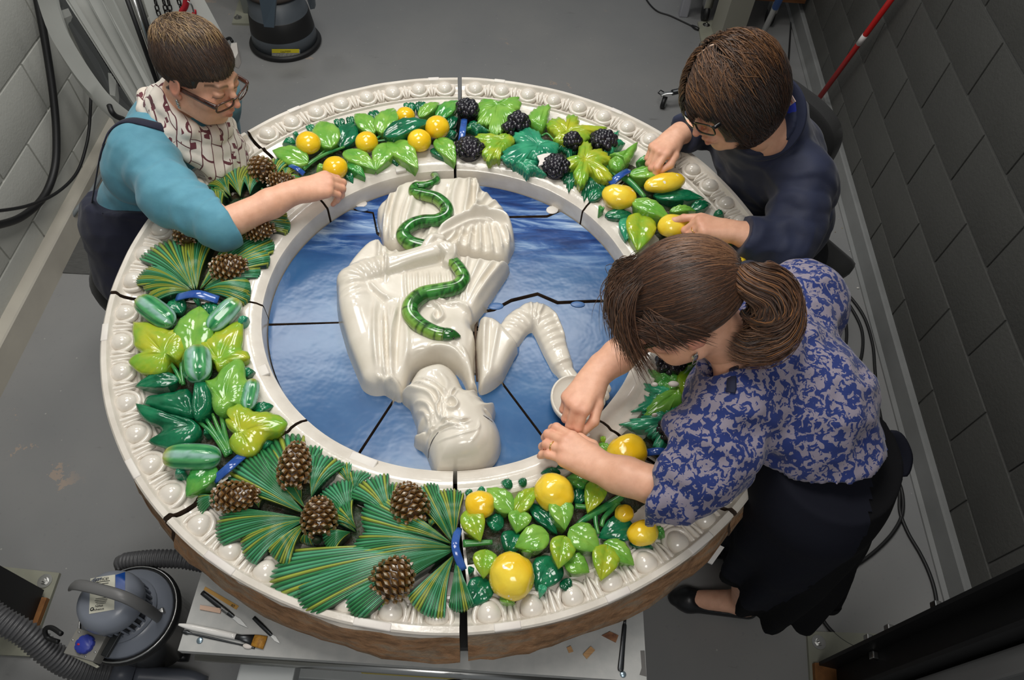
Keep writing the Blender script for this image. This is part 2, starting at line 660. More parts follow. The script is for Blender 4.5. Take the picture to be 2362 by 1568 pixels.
SEGA = dict(orange=(93.6, 141.0), grape=(44.2, 93.0), quince=(-1.0, 43.8), grape2=(-44.9, -1.4), quince2=(-86.2, -45.3),
            pine=(-130.0, -86.9), gourd=(-173.9, -130.5), pine2=(141.4, 185.7))
LAB = dict(orange='white frame segment with glossy oranges among pointed green leaves, at the head of the roundel',
           grape='white frame segment with serrated vine leaves and black berry clusters, below the caster chair',
           quince='white frame segment with lemons, held by the person in the navy smock',
           grape2='white frame segment with vine leaves and black berries beneath the patterned blouse',
           quince2='white frame segment with knobbly quinces and rounded leaves under the bare forearm',
           pine='white frame segment with five pine cones in long needle sprays above the brushes',
           gourd='white frame segment with striped gourds and ivy leaves facing the empty floor',
           pine2='white frame segment with needle sprays and cones under the turquoise sleeve')
SEG = {}
for k_, (a0, a1) in SEGA.items():
    g = 0.16
    SEG[k_] = segment(a0 + g, a1 - g, LAB[k_], 8)
    fill_eggs(SEG[k_], a0 + g, a1 - g, int((a1 - a0) / 5.55))

# dark board and the table carry the roundel
v, f = lathe([(0.0, 0.742), (0.815, 0.742), (0.82, 0.747), (0.82, 0.777), (0.815, 0.7815), (0.0, 0.7815)], 72)
tag(obj('support_board', v, f, mat('black_board', srgb(28, 25, 23), 0.6), smooth=False), 'round black board lying between the grey table and the roundel', 'board')

# ------------------------------------------------------------------ garland pieces
GL = mat('leaf_light_green', (0.125, 0.36, 0.045), 0.13, c2=(0.24, 0.47, 0.07), scale=22, bump=(60, 0.12, 0.005), coat=0.4)
GY = mat('leaf_yellow_green', (0.20, 0.42, 0.035), 0.13, c2=(0.44, 0.47, 0.025), scale=20, bump=(60, 0.12, 0.005), coat=0.4)
GD = mat('leaf_dark_green', (0.003, 0.085, 0.035), 0.13, c2=(0.012, 0.20, 0.085), scale=20, bump=(60, 0.15, 0.005), coat=0.4)
GM = mat('leaf_mid_green', (0.035, 0.26, 0.05), 0.13, c2=(0.13, 0.38, 0.06), scale=22, bump=(60, 0.12, 0.005), coat=0.4)
GO = mat('leaf_olive_green', (0.06, 0.24, 0.012), 0.13, c2=(0.19, 0.29, 0.01), scale=20, bump=(60, 0.12, 0.005), coat=0.4)
GT = mat('leaf_turquoise_green', (0.01, 0.19, 0.10), 0.14, c2=(0.05, 0.37, 0.19), scale=18, bump=(60, 0.12, 0.005), coat=0.4)
LM_ = dict(L=GL, Y=GY, D=GD, M=GM, O=GO, T=GT)
LZ = dict(L=0.006, Y=0.010, D=-0.010, M=0.0, O=0.008, T=0.002)
ZF = ZR - 0.041     # bed of the garland
STEM = mat('stem_green', (0.02, 0.20, 0.06), 0.2, c2=(0.09, 0.30, 0.06), scale=40, coat=0.3)
RIB = mat('blue_ribbon_glaze', srgb(32, 72, 150), 0.15, c2=srgb(60, 100, 175), scale=25, coat=0.4)
YEL = mat('yellow_fruit_glaze', srgb(240, 188, 16), 0.14, c2=srgb(247, 210, 44), scale=12, bump=(70, 0.15, 0.004), coat=0.4)
s = NT('quince_glaze').set(0.15, 0, 0.5, 0.4)
cc = s.ramp(s.noise(12, 3), [(0.35, srgb(240, 192, 28)), (0.62, srgb(248, 218, 70))])
s.base(s.mix(s.ramp(s.noise(38, 2), [(0.685, 0.0), (0.70, 1.0)]), cc, srgb(240, 236, 226)))
s.bump(s.noise(60, 3), 0.2, 0.004)
QUI = s.m
GRAPE = mat('black_berry_glaze', (0.006, 0.006, 0.010), 0.22, c2=(0.022, 0.018, 0.026), scale=30, coat=0.15)
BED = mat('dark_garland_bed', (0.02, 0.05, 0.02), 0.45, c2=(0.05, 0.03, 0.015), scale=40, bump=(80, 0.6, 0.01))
PINE = mat('pine_needle_glaze', (1, 1, 1), 0.2, attr=True, coat=0.3)
CONE = mat('pine_cone_glaze', (1, 1, 1), 0.25, attr=True, coat=0.3)
GOURD = mat('gourd_glaze', (1, 1, 1), 0.13, attr=True, coat=0.4, c2=(0.85, 0.85, 0.85), scale=40)


def leaf(seg, crop, B, T, w, kind='M', z=None, arch=0.012, bend=0.0, name='leaf'):
    """ovate relief leaf from base B to tip T; w = width as a share of length"""
    z0 = ZR + (LZ[kind] if z is None else z) + rnd.uniform(-.003, .003)
    b = Q(crop, *B, z0 - 0.004)
    t = Q(crop, *T, z0)
    d = t - b
    L = np.linalg.norm(d[:2])
    sd = np.array([-d[1], d[0], 0]) / L
    nu, nv = 19, 11
    u = np.linspace(0, 1, nu)
    prof = (np.maximum(u, 0) ** 0.62) * (1 - u ** 1.15) ** 1.05
    prof = prof / prof.max() * w * L * 0.475 + 0.0006
    vv = np.linspace(-1, 1, nv)
    ph = rnd.uniform(0, 6)
    tilt = rnd.uniform(-.10, .10)
    X = np.zeros((nu, nv, 3))
    for i in range(nu):
        c = b + d * u[i] + sd * (bend * L * math.sin(math.pi * u[i]))
        for j in range(nv):
            a = abs(vv[j])
            y = prof[i] * vv[j]
            h = arch * 4 * u[i] * (1 - u[i]) * 0.8 - 0.010 * u[i] ** 3
            h += 0.20 * prof[i] * a - 0.26 * prof[i] * a ** 3            # raised halves, edges turned down
            h -= 0.0042 * math.exp(-(vv[j] / 0.15) ** 2) * (1 - u[i] * .5)  # midrib groove
            h += 0.0019 * math.sin(2 * math.pi * (4.5 * (u[i] - 0.32 * a)) + ph) * min(1, a * 2.5) * math.sin(math.pi * u[i])
            X[i, j] = c + sd * y + [0, 0, h + tilt * y]
    top = X.reshape(-1, 3)
    ring = [(i, 0) for i in range(nu)] + [(nu - 1, j) for j in range(1, nv)] + [(i, nv - 1) for i in range(nu - 2, -1, -1)] + [(0, j) for j in range(nv - 2, 0, -1)]
    ri = [i * nv + j for i, j in ring]
    cen = top.mean(0)
    m1 = top[ri].copy(); m1[:, 2] -= 0.0045; m1[:, :2] += (cen[:2] - m1[:, :2]) * 0.015
    m2 = top[ri].copy(); m2[:, :2] += (cen[:2] - m2[:, :2]) * 0.28; m2[:, 2] = np.minimum(m2[:, 2] - .006, ZF - 0.004)
    V = np.vstack([top, m1, m2])
    F = [(i * nv + j, (i + 1) * nv + j, (i + 1) * nv + j + 1, i * nv + j + 1) for i in range(nu - 1) for j in range(nv - 1)]
    n = len(ri); o = len(top)
    F += [(ri[k], ri[(k + 1) % n], o + (k + 1) % n, o + k)[::-1] for k in range(n)]
    F += [(o + k, o + (k + 1) % n, o + n + (k + 1) % n, o + n + k)[::-1] for k in range(n)]
    # make the top face up whatever the winding of the trace
    if np.cross(top[nv] - top[0], top[1] - top[0])[2] < 0:
        F = [q[::-1] for q in F]
    return obj(name, V, F, LM_[kind], SEG[seg], True)


VINE = dict(lobes=[(0, 1.0, .44), (62, .94, .44), (-62, .94, .44), (122, .80, .46), (-122, .80, .46), (160, .5, .3), (-160, .5, .3)], floor=.62, ser=.10, nser=17)
IVY = dict(lobes=[(0, 1.0, .62), (82, .92, .62), (-82, .92, .62), (140, .70, .5), (-140, .70, .5)], floor=.62, ser=0.0, nser=0)
HEART = dict(lobes=[(0, 1.0, .5), (60, .8, .7), (-60, .8, .7), (125, .62, .5), (-125, .62, .5)], floor=.5, ser=0.0, nser=0)


def lobed(seg, crop, P, T, kind='M', sp=VINE, z=None, wide=1.0, name='vine_leaf', dome=0.010):
    z0 = ZR + (LZ[kind] if z is None else z) + rnd.uniform(-.002, .002)
    p = Q(crop, *P, z0)
    t = Q(crop, *T, z0)
    d = t - p
    L = np.linalg.norm(d[:2])
    f_ = d / L; f_[2] = 0
    sd = np.array([-f_[1], f_[0], 0])
    n = 114
    ph = np.linspace(-math.pi, math.pi, n, endpoint=False)
    r = np.full(n, 0.0)
    for a, l, wd_ in sp['lobes']:
        dd = (ph - math.radians(a) + math.pi) % (2 * math.pi) - math.pi
        r = np.maximum(r, l * np.exp(-np.abs(dd / wd_) ** 1.7))
    r = np.maximum(r, sp['floor'] * (1 - 0.62 * np.exp(-((np.abs(ph) - math.pi) / 0.22) ** 2)))
    if sp['ser']:
        sw = (ph * sp['nser'] * 1.0 / (2 * math.pi) * 2.0) % 1.0
        r *= 1 + sp['ser'] * (np.abs(sw - 0.5) * 4 - 1)
    rings = [0.0, 0.2, 0.4, 0.6, 0.8, 0.93, 1.0]
    tx, ty = rnd.uniform(-.10, .10), rnd.uniform(-.10, .10)
    vein = np.zeros(n)
    for a, l, wd_ in sp['lobes'][:5]:
        dd = (ph - math.radians(a) + math.pi) % (2 * math.pi) - math.pi
        vein += np.exp(-(dd / 0.10) ** 2)
    V = [p + [0, 0, 0]]
    for q in rings[1:]:
        for i in range(n):
            x, y = q * r[i] * math.cos(ph[i]) * L, q * r[i] * math.sin(ph[i]) * L * wide
            h = dome * (1.9 * q - 1.9 * q * q) * 1.3 - 0.007 * q ** 4 + 0.14 * L * q * (r[i] - 0.75) * 0.35
            h -= 0.0028 * vein[i] * math.sin(math.pi * min(q + 0.15, 1))
            h += 0.0011 * math.sin(ph[i] * 22 + q * 12) * q
            V.append(p + f_ * x + sd * y + [0, 0, h + tx * x * .5 + ty * y * .5])
    V = np.array(V)
    F = [(0, 1 + i, 1 + (i + 1) % n) for i in range(n)]
    m = len(rings) - 1
    for k in range(m - 1):
        a = 1 + k * n
        F += [(a + i, a + n + i, a + n + (i + 1) % n, a + (i + 1) % n) for i in range(n)]
    a = 1 + (m - 1) * n
    ed = V[a:a + n]
    m1 = ed.copy(); m1[:, 2] -= 0.0045
    m2 = ed.copy(); m2[:, :2] += (p[:2] - m2[:, :2]) * 0.25; m2[:, 2] = np.minimum(m2[:, 2] - 0.006, ZF - 0.004)
    o = len(V)
    V = np.vstack([V, m1, m2])
    F += [(a + i, o + i, o + (i + 1) % n, a + (i + 1) % n) for i in range(n)]
    F += [(o + i, o + n + i, o + n + (i + 1) % n, o + (i + 1) % n) for i in range(n)]
    return obj(name, V, F, LM_[kind], SEG[seg], True)


def outline(seg, crop, P, pts, kind='M', z=None, dome=0.012, ser=0.0, name='vine_leaf', nv=3):
    """leaf whose lobes follow a traced outline around the leaf stalk P"""
    z0 = ZR + (LZ[kind] if z is None else z) + rnd.uniform(-.002, .002)
    p = Q(crop, *P, z0)
    O = catmull(np.array([Q(crop, *q, z0) for q in pts] + [Q(crop, *pts[0], z0)]), 6)[:-1]
    n = len(O)
    d = O - p
    r = np.linalg.norm(d[:, :2], axis=1)
    if ser:
        k = (np.arange(n) % 4)
        f = 1 + ser * np.array([-.6, .2, 1.0, .2])[k]
        d = d * f[:, None]
    mx = r.max()
    # veins run to the far points of the outline
    pk = [i for i in range(n) if r[i] == max(r[(i + j) % n] for j in range(-5, 6))]
    ph = np.arctan2(d[:, 1], d[:, 0])
    vein = np.zeros(n)
    for i in pk:
        dd = (ph - ph[i] + math.pi) % (2 * math.pi) - math.pi
        vein += np.exp(-(dd / 0.09) ** 2)
    rings = [0.0, 0.16, 0.32, 0.48, 0.64, 0.8, 0.92, 1.0]
    tx, ty = rnd.uniform(-.08, .08), rnd.uniform(-.08, .08)
    V = [p]
    for q in rings[1:]:
        for i in range(n):
            x = d[i] * q
            h = dome * (2.2 * q - 2.0 * q * q) - 0.008 * q ** 4 + 0.05 * (r[i] - .7 * mx) * q
            h -= 0.0032 * min(1, vein[i]) * math.sin(math.pi * min(q + .12, 1))
            h += 0.0013 * math.sin(ph[i] * 19 + q * 10) * q
            V.append(p + [x[0], x[1], h + tx * x[0] + ty * x[1]])
    V = np.array(V)
    F = [(0, 1 + i, 1 + (i + 1) % n) for i in range(n)]
    m = len(rings) - 1
    for k in range(m - 1):
        a = 1 + k * n
        F += [(a + i, a + n + i, a + n + (i + 1) % n, a + (i + 1) % n) for i in range(n)]
    a = 1 + (m - 1) * n
    ed = V[a:a + n]
    m1 = ed.copy(); m1[:, 2] -= 0.005
    m2 = ed.copy(); m2[:, :2] += (p[:2] - m2[:, :2]) * 0.22; m2[:, 2] = np.minimum(m2[:, 2] - 0.006, ZF - 0.004)
    o = len(V)
    V = np.vstack([V, m1, m2])
    F += [(a + i, o + i, o + (i + 1) % n, a + (i + 1) % n) for i in range(n)]
    F += [(o + i, o + n + i, o + n + (i + 1) % n, o + (i + 1) % n) for i in range(n)]
    ar = sum(O[i][0] * O[(i + 1) % n][1] - O[(i + 1) % n][0] * O[i][1] for i in range(n))
    if ar < 0:
        F = [q[::-1] for q in F]
    return obj(name, V, F, LM_[kind], SEG[seg], True)


def fruit(seg, crop, c, rxp, ryp=None, ang=0.0, m=None, z=0.012, lump=0.05, name='orange', nub=False, flat=0.85):
    ryp = ryp or rxp
    p = Q(crop, *c, ZR + z)
    k = pxm(p) / CROPS[crop][2]
    p2 = p - (p - CAM_C) / np.linalg.norm(p - CAM_C) * 0.0
    rr = (rxp * k, ryp * k * 1.03, min(rxp, ryp) * k * flat)
    v, f = ellipsoid((0, 0, 0), (1, 1, 1), None, 18, 26)
    dsp = 1 + lump * vnoise(v * 1.0 + p * 10, 1.7) + lump * 0.5 * vnoise(v + p * 7, 4.0)
    if nub:
        q = np.arccos(np.clip(v @ np.array(nub) / np.linalg.norm(nub), -1, 1))
        dsp += 0.05 * np.exp(-(q / 0.30) ** 2) - 0.10 * np.exp(-(q / 0.12) ** 2)
    v = v * dsp[:, None] * np.array(rr)
    v = v @ rz(ang).T + p
    return obj(name, v, f, m or YEL, SEG[seg], True)


def grapes(seg, crop, c, rpx, n=46, gr=0.0105, sx=1.0, sy=1.0):
    p = Q(crop, *c, ZR + 0.0)
    k = pxm(p) / CROPS[crop][2]
    R = rpx * k
    mb = MB()
    i = 0
    for i in range(n):
        a = i * 2.39996
        q = math.sqrt((i + 0.5) / n)
        x, y = R * q * math.cos(a) * sx, R * q * math.sin(a) * sy
        zz = 0.026 * math.sqrt(max(0, 1 - q * q * 0.95))
        g = gr * rnd.uniform(0.85, 1.15)
        v, f = ellipsoid(p + [x + rnd.uniform(-.002, .002), y + rnd.uniform(-.002, .002), zz + rnd.uniform(-.002, .004) - 0.006], (g, g, g * 1.05), None, 7, 10)
        mb.add(v, f)
    v, f = ellipsoid(p + [0, 0, -.012], (R * .95 * sx, R * .95 * sy, 0.028), None, 8, 14)
    mb.add(v, f)
    o = mb.build('berry_cluster', GRAPE, SEG[seg])
    o['kind'] = 'stuff'
    return o


C_BR, C_BR2, C_TIP = np.array(srgb(104, 72, 34)), np.array(srgb(70, 46, 20)), np.array(srgb(214, 200, 176))


def cone(seg, crop, c, a_, b_, ang):
    """pine cone, semi-axes in crop pixels (a along the axis), ang of the axis in the room plane (radians)"""
    p = Q(crop, *c, ZR + 0.012)
    k = pxm(p) / CROPS[crop][2]
    A, B = a_ * k, b_ * k
    mb = MB()
    v, f = ellipsoid((0, 0, 0), (A * .92, B * .92, B * .80), None, 12, 16)
    mb.add(v, f, C_BR2)
    rows = 9
    for i in range(rows):
        t = (i + 0.5) / rows * 2 - 1
        rad = math.sqrt(max(0.02, 1 - t * t)) * (1.05 - 0.22 * t)
        m = 11
        for j in range(m):
            ph = 2 * math.pi * (j + 0.5 * (i % 2)) / m
            nx = np.array([t, rad * math.cos(ph), rad * math.sin(ph)])
            if nx[2] < -0.35: continue
            ctr = np.array([A * t, B * rad * math.cos(ph) * .95, B * .85 * rad * math.sin(ph)])
            nrm = np.array([ctr[0] / A ** 2, ctr[1] / B ** 2, ctr[2] / B ** 2]); nrm /= np.linalg.norm(nrm)
            ax = np.array([1.0, 0, 0]); ax = ax - nrm * (ax @ nrm); ax /= np.linalg.norm(ax) + 1e-9
            sd = np.cross(nrm, ax)
            l, w_ = A / rows * 1.15, B * rad * math.pi / m * 0.98
            h = 0.0052
            q = [ctr - ax * l, ctr + sd * w_, ctr + ax * l, ctr - sd * w_]
            tq = [ctr + nrm * h - ax * l * .30, ctr + nrm * h + sd * w_ * .38, ctr + nrm * h * 1.1 + ax * l * .30, ctr + nrm * h - sd * w_ * .38]
            tc = C_BR * rnd.uniform(0.9, 1.3)
            bright = rnd.uniform(.15, 1.0) ** .8
            mb.add(q + [ctr + nrm * h * .7 + (x - ctr) * .62 for x in q], [(a, (a + 1) % 4, 4 + (a + 1) % 4, 4 + a) for a in range(4)], tc)
            mb.add([ctr + nrm * h * .7 + (x - ctr) * .62 for x in q] + tq, [(a, (a + 1) % 4, 4 + (a + 1) % 4, 4 + a) for a in range(4)], C_BR * (1 - bright * .4) + C_TIP * bright * .4)
            mb.add(tq, [(0, 1, 2, 3)], C_TIP * bright + C_BR * (1 - bright))
    R = rz(ang)
    mb.v = [x @ R.T + p for x in mb.v]
    return mb.build('pine_cone', CONE, SEG[seg], smooth=False)


N_G, N_Y, N_D, N_T = np.array(srgb(54, 132, 78)), np.array(srgb(158, 172, 66)), np.array(srgb(22, 44, 30)), np.array(srgb(82, 164, 118))


def spray(seg, crop, B, T, spread=0.35, bend=0.0, z=0.0, n=11, yel=0.3, w0=0.10):
    """fan of pine needles from base B to the rounded tip T; spread = half angle at the tip"""
    z0 = ZR + z + rnd.uniform(-.003, .003)
    b = Q(crop, *B, z0 - .008)
    t = Q(crop, *T, z0 - .002)
    d = t - b
    L = np.linalg.norm(d[:2])
    sd = np.array([-d[1], d[0], 0]) / L
    nu = 11
    K = 4
    nv = n * K + 1
    cols = np.zeros((nu, nv, 3)); X = np.zeros((nu, nv, 3))
    pal = []
    for q in range(n):
        x = rnd.random()
        pal.append(N_Y if x < yel else (N_T if x < yel + .28 else N_G))
    for i in range(nu):
        u = i / (nu - 1)
        for j in range(nv):
            vv = j / (nv - 1) * 2 - 1
            q = min(int(j / K), n - 1)
            fr = (j % K) / K
            ridge = math.sin(math.pi * fr) if j < nv - 1 else 0
            ln = 1 - 0.13 * vv * vv - (0.030 * (1 - ridge)) * u
            uu = u * ln
            wid = 1.12 * L * (w0 * 0.5 * uu ** .5 + math.tan(spread) * (0.25 * uu + 0.75 * uu ** 1.6))
            c = b + d * uu + sd * (bend * L * uu * uu)
            h = 0.014 * math.sin(math.pi * min(1, uu * 1.02)) * (1 - 0.45 * vv * vv) + 0.0032 * ridge * min(1, u * 3) - 0.006 * u ** 3 - 0.004 * vv * vv
            X[i, j] = c + sd * (wid * vv) + [0, 0, h]
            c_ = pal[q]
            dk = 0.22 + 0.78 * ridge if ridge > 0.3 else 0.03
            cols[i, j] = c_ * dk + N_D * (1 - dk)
    top = X.reshape(-1, 3); tc = cols.reshape(-1, 3)
    ring = [(i, 0) for i in range(nu)] + [(nu - 1, j) for j in range(1, nv)] + [(i, nv - 1) for i in range(nu - 2, -1, -1)] + [(0, j) for j in range(nv - 2, 0, -1)]
    ri = [i * nv + j for i, j in ring]
    cen = top.mean(0)
    m2 = top[ri].copy(); m2[:, :2] += (cen[:2] - m2[:, :2]) * 0.12; m2[:, 2] = np.minimum(m2[:, 2] - .008, ZF - 0.004)
    V = np.vstack([top, m2])
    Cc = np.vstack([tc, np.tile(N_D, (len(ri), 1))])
    F = [(i * nv + j, (i + 1) * nv + j, (i + 1) * nv + j + 1, i * nv + j + 1) for i in range(nu - 1) for j in range(nv - 1)]
    m = len(ri); o = len(top)
    F += [(ri[k], ri[(k + 1) % m], o + (k + 1) % m, o + k)[::-1] for k in range(m)]
    F = [q[::-1] for q in F]
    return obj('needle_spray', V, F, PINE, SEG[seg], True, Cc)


def gourd(seg, crop, A, B, rpx, z=0.008):
    a, b = Q(crop, *A, ZR + z), Q(crop, *B, ZR + z)
    k = pxm(a) / CROPS[crop][2]
    r = rpx * k
    d = b - a
    L = np.linalg.norm(d)
    v, f = ellipsoid((0, 0, 0), (1, 1, 1), rx(0) @ np.array([[0, 0, 1], [0, 1, 0], [-1, 0, 0]]), 20, 32)
    x = v[:, 0]
    ang = np.arctan2(v[:, 1], v[:, 2])
    rib = np.cos(ang * 9)
    sq = (1 - np.abs(x) ** 3.2) ** (1 / 2.4)
    rad = np.hypot(v[:, 1], v[:, 2]) + 1e-6
    yz = v[:, 1:] / rad[:, None] * (sq * r * (1 + 0.05 * rib))[:, None]
    P = np.stack([x * (L / 2), yz[:, 0], yz[:, 1] * .9], 1)
    nz = vnoise(np.stack([x * 3, np.cos(ang) * 3, np.sin(ang) * 3], 1), 1.6)
    g1, g2, wh, ye = np.array(srgb(24, 120, 70)), np.array(srgb(96, 176, 110)), np.array(srgb(170, 208, 200)), np.array(srgb(222, 196, 60))
    t = np.clip(rib * .5 + .5 + nz * .35, 0, 1)[:, None]
    col = g1 * (1 - t) + g2 * t
    w2 = np.clip((np.cos(ang * 4.5 + 1) - .25 + nz * .5) * 1.6, 0, 1)[:, None]
    col = col * (1 - w2 * .85) + wh * w2 * .85
    w3 = np.clip((-x - .55) * 2.2, 0, 1)[:, None] * .7
    col = col * (1 - w3) + ye * w3
    R = frame(d)[:, [1, 0, 2]]
    R[:, 1] *= -1
    return obj('gourd', P @ R.T + (a + b) / 2, f, GOURD, SEG[seg], True, col)


def stem(seg, crop, pts, rpx, z=-0.012, m=None, name='stem'):
    P = [Q(crop, *q, ZR + z) for q in pts]
    k = pxm(P[0]) / CROPS[crop][2]
    v, f = tube(catmull(P, 5), np.array(rpx if hasattr(rpx, '__len__') else [rpx]) * k if hasattr(rpx, '__len__') else rpx * k, 8)
    return obj(name, v, f, m or STEM, SEG[seg])


def ribbon(seg, crop, pts, wpx, z=0.004):
    P = catmull([Q(crop, *q, ZR + z + h) for *q, h in pts], 6)
    k = pxm(P[0]) / CROPS[crop][2]
    v, f = tube(P, wpx * k, 10, 0.28)
    return obj('ribbon_tie', v, f, RIB, SEG[seg])


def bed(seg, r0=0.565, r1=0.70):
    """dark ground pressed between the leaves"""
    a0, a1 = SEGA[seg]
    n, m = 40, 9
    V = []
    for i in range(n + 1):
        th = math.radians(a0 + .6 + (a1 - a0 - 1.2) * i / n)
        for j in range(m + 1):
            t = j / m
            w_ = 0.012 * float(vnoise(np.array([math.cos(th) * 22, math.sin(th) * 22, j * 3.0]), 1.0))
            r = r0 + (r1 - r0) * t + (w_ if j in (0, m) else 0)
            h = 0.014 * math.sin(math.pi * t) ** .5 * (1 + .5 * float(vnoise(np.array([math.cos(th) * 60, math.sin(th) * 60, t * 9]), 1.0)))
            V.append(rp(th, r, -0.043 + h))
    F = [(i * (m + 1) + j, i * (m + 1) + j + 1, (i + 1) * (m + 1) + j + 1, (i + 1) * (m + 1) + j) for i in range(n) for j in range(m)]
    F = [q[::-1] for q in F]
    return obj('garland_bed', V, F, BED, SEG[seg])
# ------------------------------------------------------------------ garland of each segment (traced base, tip, width, colour)
for k_ in SEG:
    bed(k_, 0.565, 0.695 if k_ not in ('pine', 'gourd', 'pine2') else 0.71)

# oranges
g = 'orange'
for B, T, w, c in [((480, 700), (350, 690), .5, 'D'), ((505, 645), (445, 615), .6, 'D'), ((650, 610), (565, 535), .55, 'D'),
                   ((880, 560), (868, 472), .8, 'D'), ((985, 540), (955, 455), .6, 'D'), ((1210, 510), (1155, 395), .6, 'D'),
                   ((1520, 420), (1490, 325), .8, 'D'), ((1590, 420), (1632, 312), .6, 'D'), ((1700, 760), (1855, 848), .45, 'D'),
                   ((1370, 820), (1395, 900), .7, 'D'), ((930, 970), (992, 1045), .6, 'D'), ((845, 1050), (868, 1112), .8, 'D'),
                   ((930, 890), (1105, 990), .45, 'M'), ((1850, 580), (1945, 440), .4, 'D'), ((1840, 660), (1940, 590), .5, 'D'),
                   ((590, 885), (258, 745), .55, 'L'), ((800, 745), (688, 480), .62, 'L'), ((880, 738), (1012, 492), .58, 'D'),
                   ((1190, 612), (1008, 415), .52, 'L'), ((1250, 615), (1362, 362), .58, 'L'), ((1595, 470), (1778, 315), .45, 'L'),
                   ((1760, 490), (1952, 295), .48, 'M'), ((915, 775), (1198, 922), .52, 'L'), ((1335, 700), (1195, 930), .55, 'L'),
                   ((1325, 665), (1585, 910), .48, 'L'), ((1755, 660), (1925, 860), .5, 'L'), ((750, 920), (660, 945), .6, 'L')]:
    leaf(g, 'c2', B, T, w, c)
leaf(g, 'c2', (1270, 645), (1710, 488), .40, 'D', z=0.026, arch=0.018)
for x, y, r in [(592, 705, 112), (1120, 695, 103), (835, 930, 113), (1595, 683, 109), (1757, 562, 112), (1470, 460, 88)]:
    fruit(g, 'c2', (x, y), r, r, 0, YEL, 0.014 if y != 460 else 0.0, 0.03, 'orange')
stem(g, 'c2', [(545, 940), (640, 865), (760, 800), (920, 740)], (22, 18, 12))
stem(g, 'c2', [(790, 790), (815, 730), (850, 690)], (12, 9))
stem(g, 'c2', [(640, 860), (720, 790), (760, 760)], (10, 8))
stem(g, 'c2', [(1210, 665), (1260, 640), (1330, 690)], (12, 10))
stem(g, 'c2', [(1200, 690), (1290, 680), (1340, 690)], (10, 8), -0.006)
ribbon(g, 'c2', [(430, 905, 0), (490, 935, .012), (555, 985, 0)], 26)

# grapes and vine leaves
def prism_flat(P, th):
    P = np.array(P)
    n = len(P)
    V = np.vstack([P, P - A_DN * th])
    F = [tuple(range(n)), tuple(range(2 * n - 1, n - 1, -1))] + [(i, n + i, n + (i + 1) % n, (i + 1) % n) for i in range(n)]
    return V, F


A_DN = np.array([0, 0, 1.0])
g = 'grape'
for P, T, c, w, sp in [((1330, 1010), (1290, 1190), 'D', .9, VINE), ((1180, 960), (1150, 1110), 'D', .9, VINE), ((1160, 690), (1150, 830), 'D', .75, VINE),
                       ((740, 880), (930, 965), 'T', .5, VINE), ((1500, 690), (1600, 585), 'T', .7, VINE), ((380, 700), (330, 640), 'D', .9, VINE),
                       ((300, 545), (420, 590), 'D', .7, VINE)]:
    lobed(g, 'c3', P, T, c, sp, wide=w)
outline(g, 'c3', (500, 350), [(440, 300), (355, 290), (320, 340), (285, 400), (330, 440), (320, 495), (380, 510), (430, 520), (420, 560), (440, 600), (480, 615), (530, 600), (560, 560), (585, 510), (640, 500), (735, 475), (690, 440), (650, 410), (710, 370), (690, 290), (620, 300), (560, 310), (515, 330)], 'L', ser=.05)
outline(g, 'c3', (550, 670), [(295, 650), (330, 620), (400, 615), (470, 630), (560, 600), (620, 610), (660, 655), (620, 715), (570, 760), (535, 800), (520, 850), (470, 840), (410, 875), (395, 830), (360, 790), (395, 745), (370, 705), (300, 680)], 'Y', ser=.05)
outline(g, 'c3', (870, 720), [(640, 600), (700, 590), (755, 540), (830, 560), (890, 590), (915, 650), (1010, 670), (1060, 690), (1050, 740), (1020, 790), (950, 795), (930, 830), (860, 850), (790, 835), (720, 880), (640, 890), (545, 860), (560, 790), (610, 740), (690, 710), (655, 660)], 'T', z=.006, ser=.05)
outline(g, 'c3', (880, 530), [(755, 470), (800, 420), (850, 385), (910, 365), (975, 370), (970, 440), (950, 510), (910, 570), (860, 555), (800, 520)], 'L', ser=.05)
outline(g, 'c3', (1130, 600), [(960, 500), (1000, 470), (1080, 460), (1115, 500), (1130, 440), (1190, 430), (1240, 470), (1250, 530), (1330, 530), (1480, 550), (1440, 590), (1350, 610), (1320, 650), (1200, 690), (1080, 680), (1010, 660), (1030, 620), (980, 570), (950, 530)], 'Y', ser=.05)
outline(g, 'c3', (1290, 850), [(1110, 840), (1160, 815), (1220, 820), (1240, 720), (1300, 670), (1350, 690), (1370, 745), (1440, 740), (1510, 800), (1520, 840), (1450, 875), (1500, 930), (1540, 1000), (1480, 1030), (1400, 1010), (1345, 950), (1310, 1040), (1250, 1085), (1215, 1030), (1190, 960), (1220, 910), (1150, 920), (1110, 880)], 'Y', z=.016, ser=.05)
outline(g, 'c3', (1630, 830), [(1510, 800), (1580, 785), (1660, 760), (1765, 700), (1745, 780), (1700, 850), (1650, 875), (1640, 850)], 'L', ser=.05)
outline(g, 'c3', (1580, 860), [(1505, 860), (1560, 825), (1630, 850), (1655, 900), (1600, 940), (1530, 915)], 'L', z=.012, ser=.04)
p_ = Q('c3', 915, 850, ZR + .018)
v, f = prism_flat([Q('c3', x, y, ZR + .016) for x, y in ((855, 820), (920, 800), (985, 795), (955, 850), (930, 890), (868, 912), (880, 865))], .004)
obj('plaster_fill', v, f, FILL_W, SEG[g], False)
for x, y, r, n in [(232, 405, 88, 40), (245, 760, 112, 48), (690, 525, 88, 40), (1455, 690, 105, 48), (1030, 925, 112, 52), (1180, 700, 70, 26), (600, 600, 45, 12)]:
    grapes(g, 'c3', (x, y), r, n)
stem(g, 'c3', [(210, 580), (320, 560), (430, 600)], (20, 16, 10))
stem(g, 'c3', [(900, 640), (950, 620), (1010, 680)], (10, 8), 0.0)
stem(g, 'c3', [(1480, 900), (1530, 960), (1570, 1000)], (18, 14))
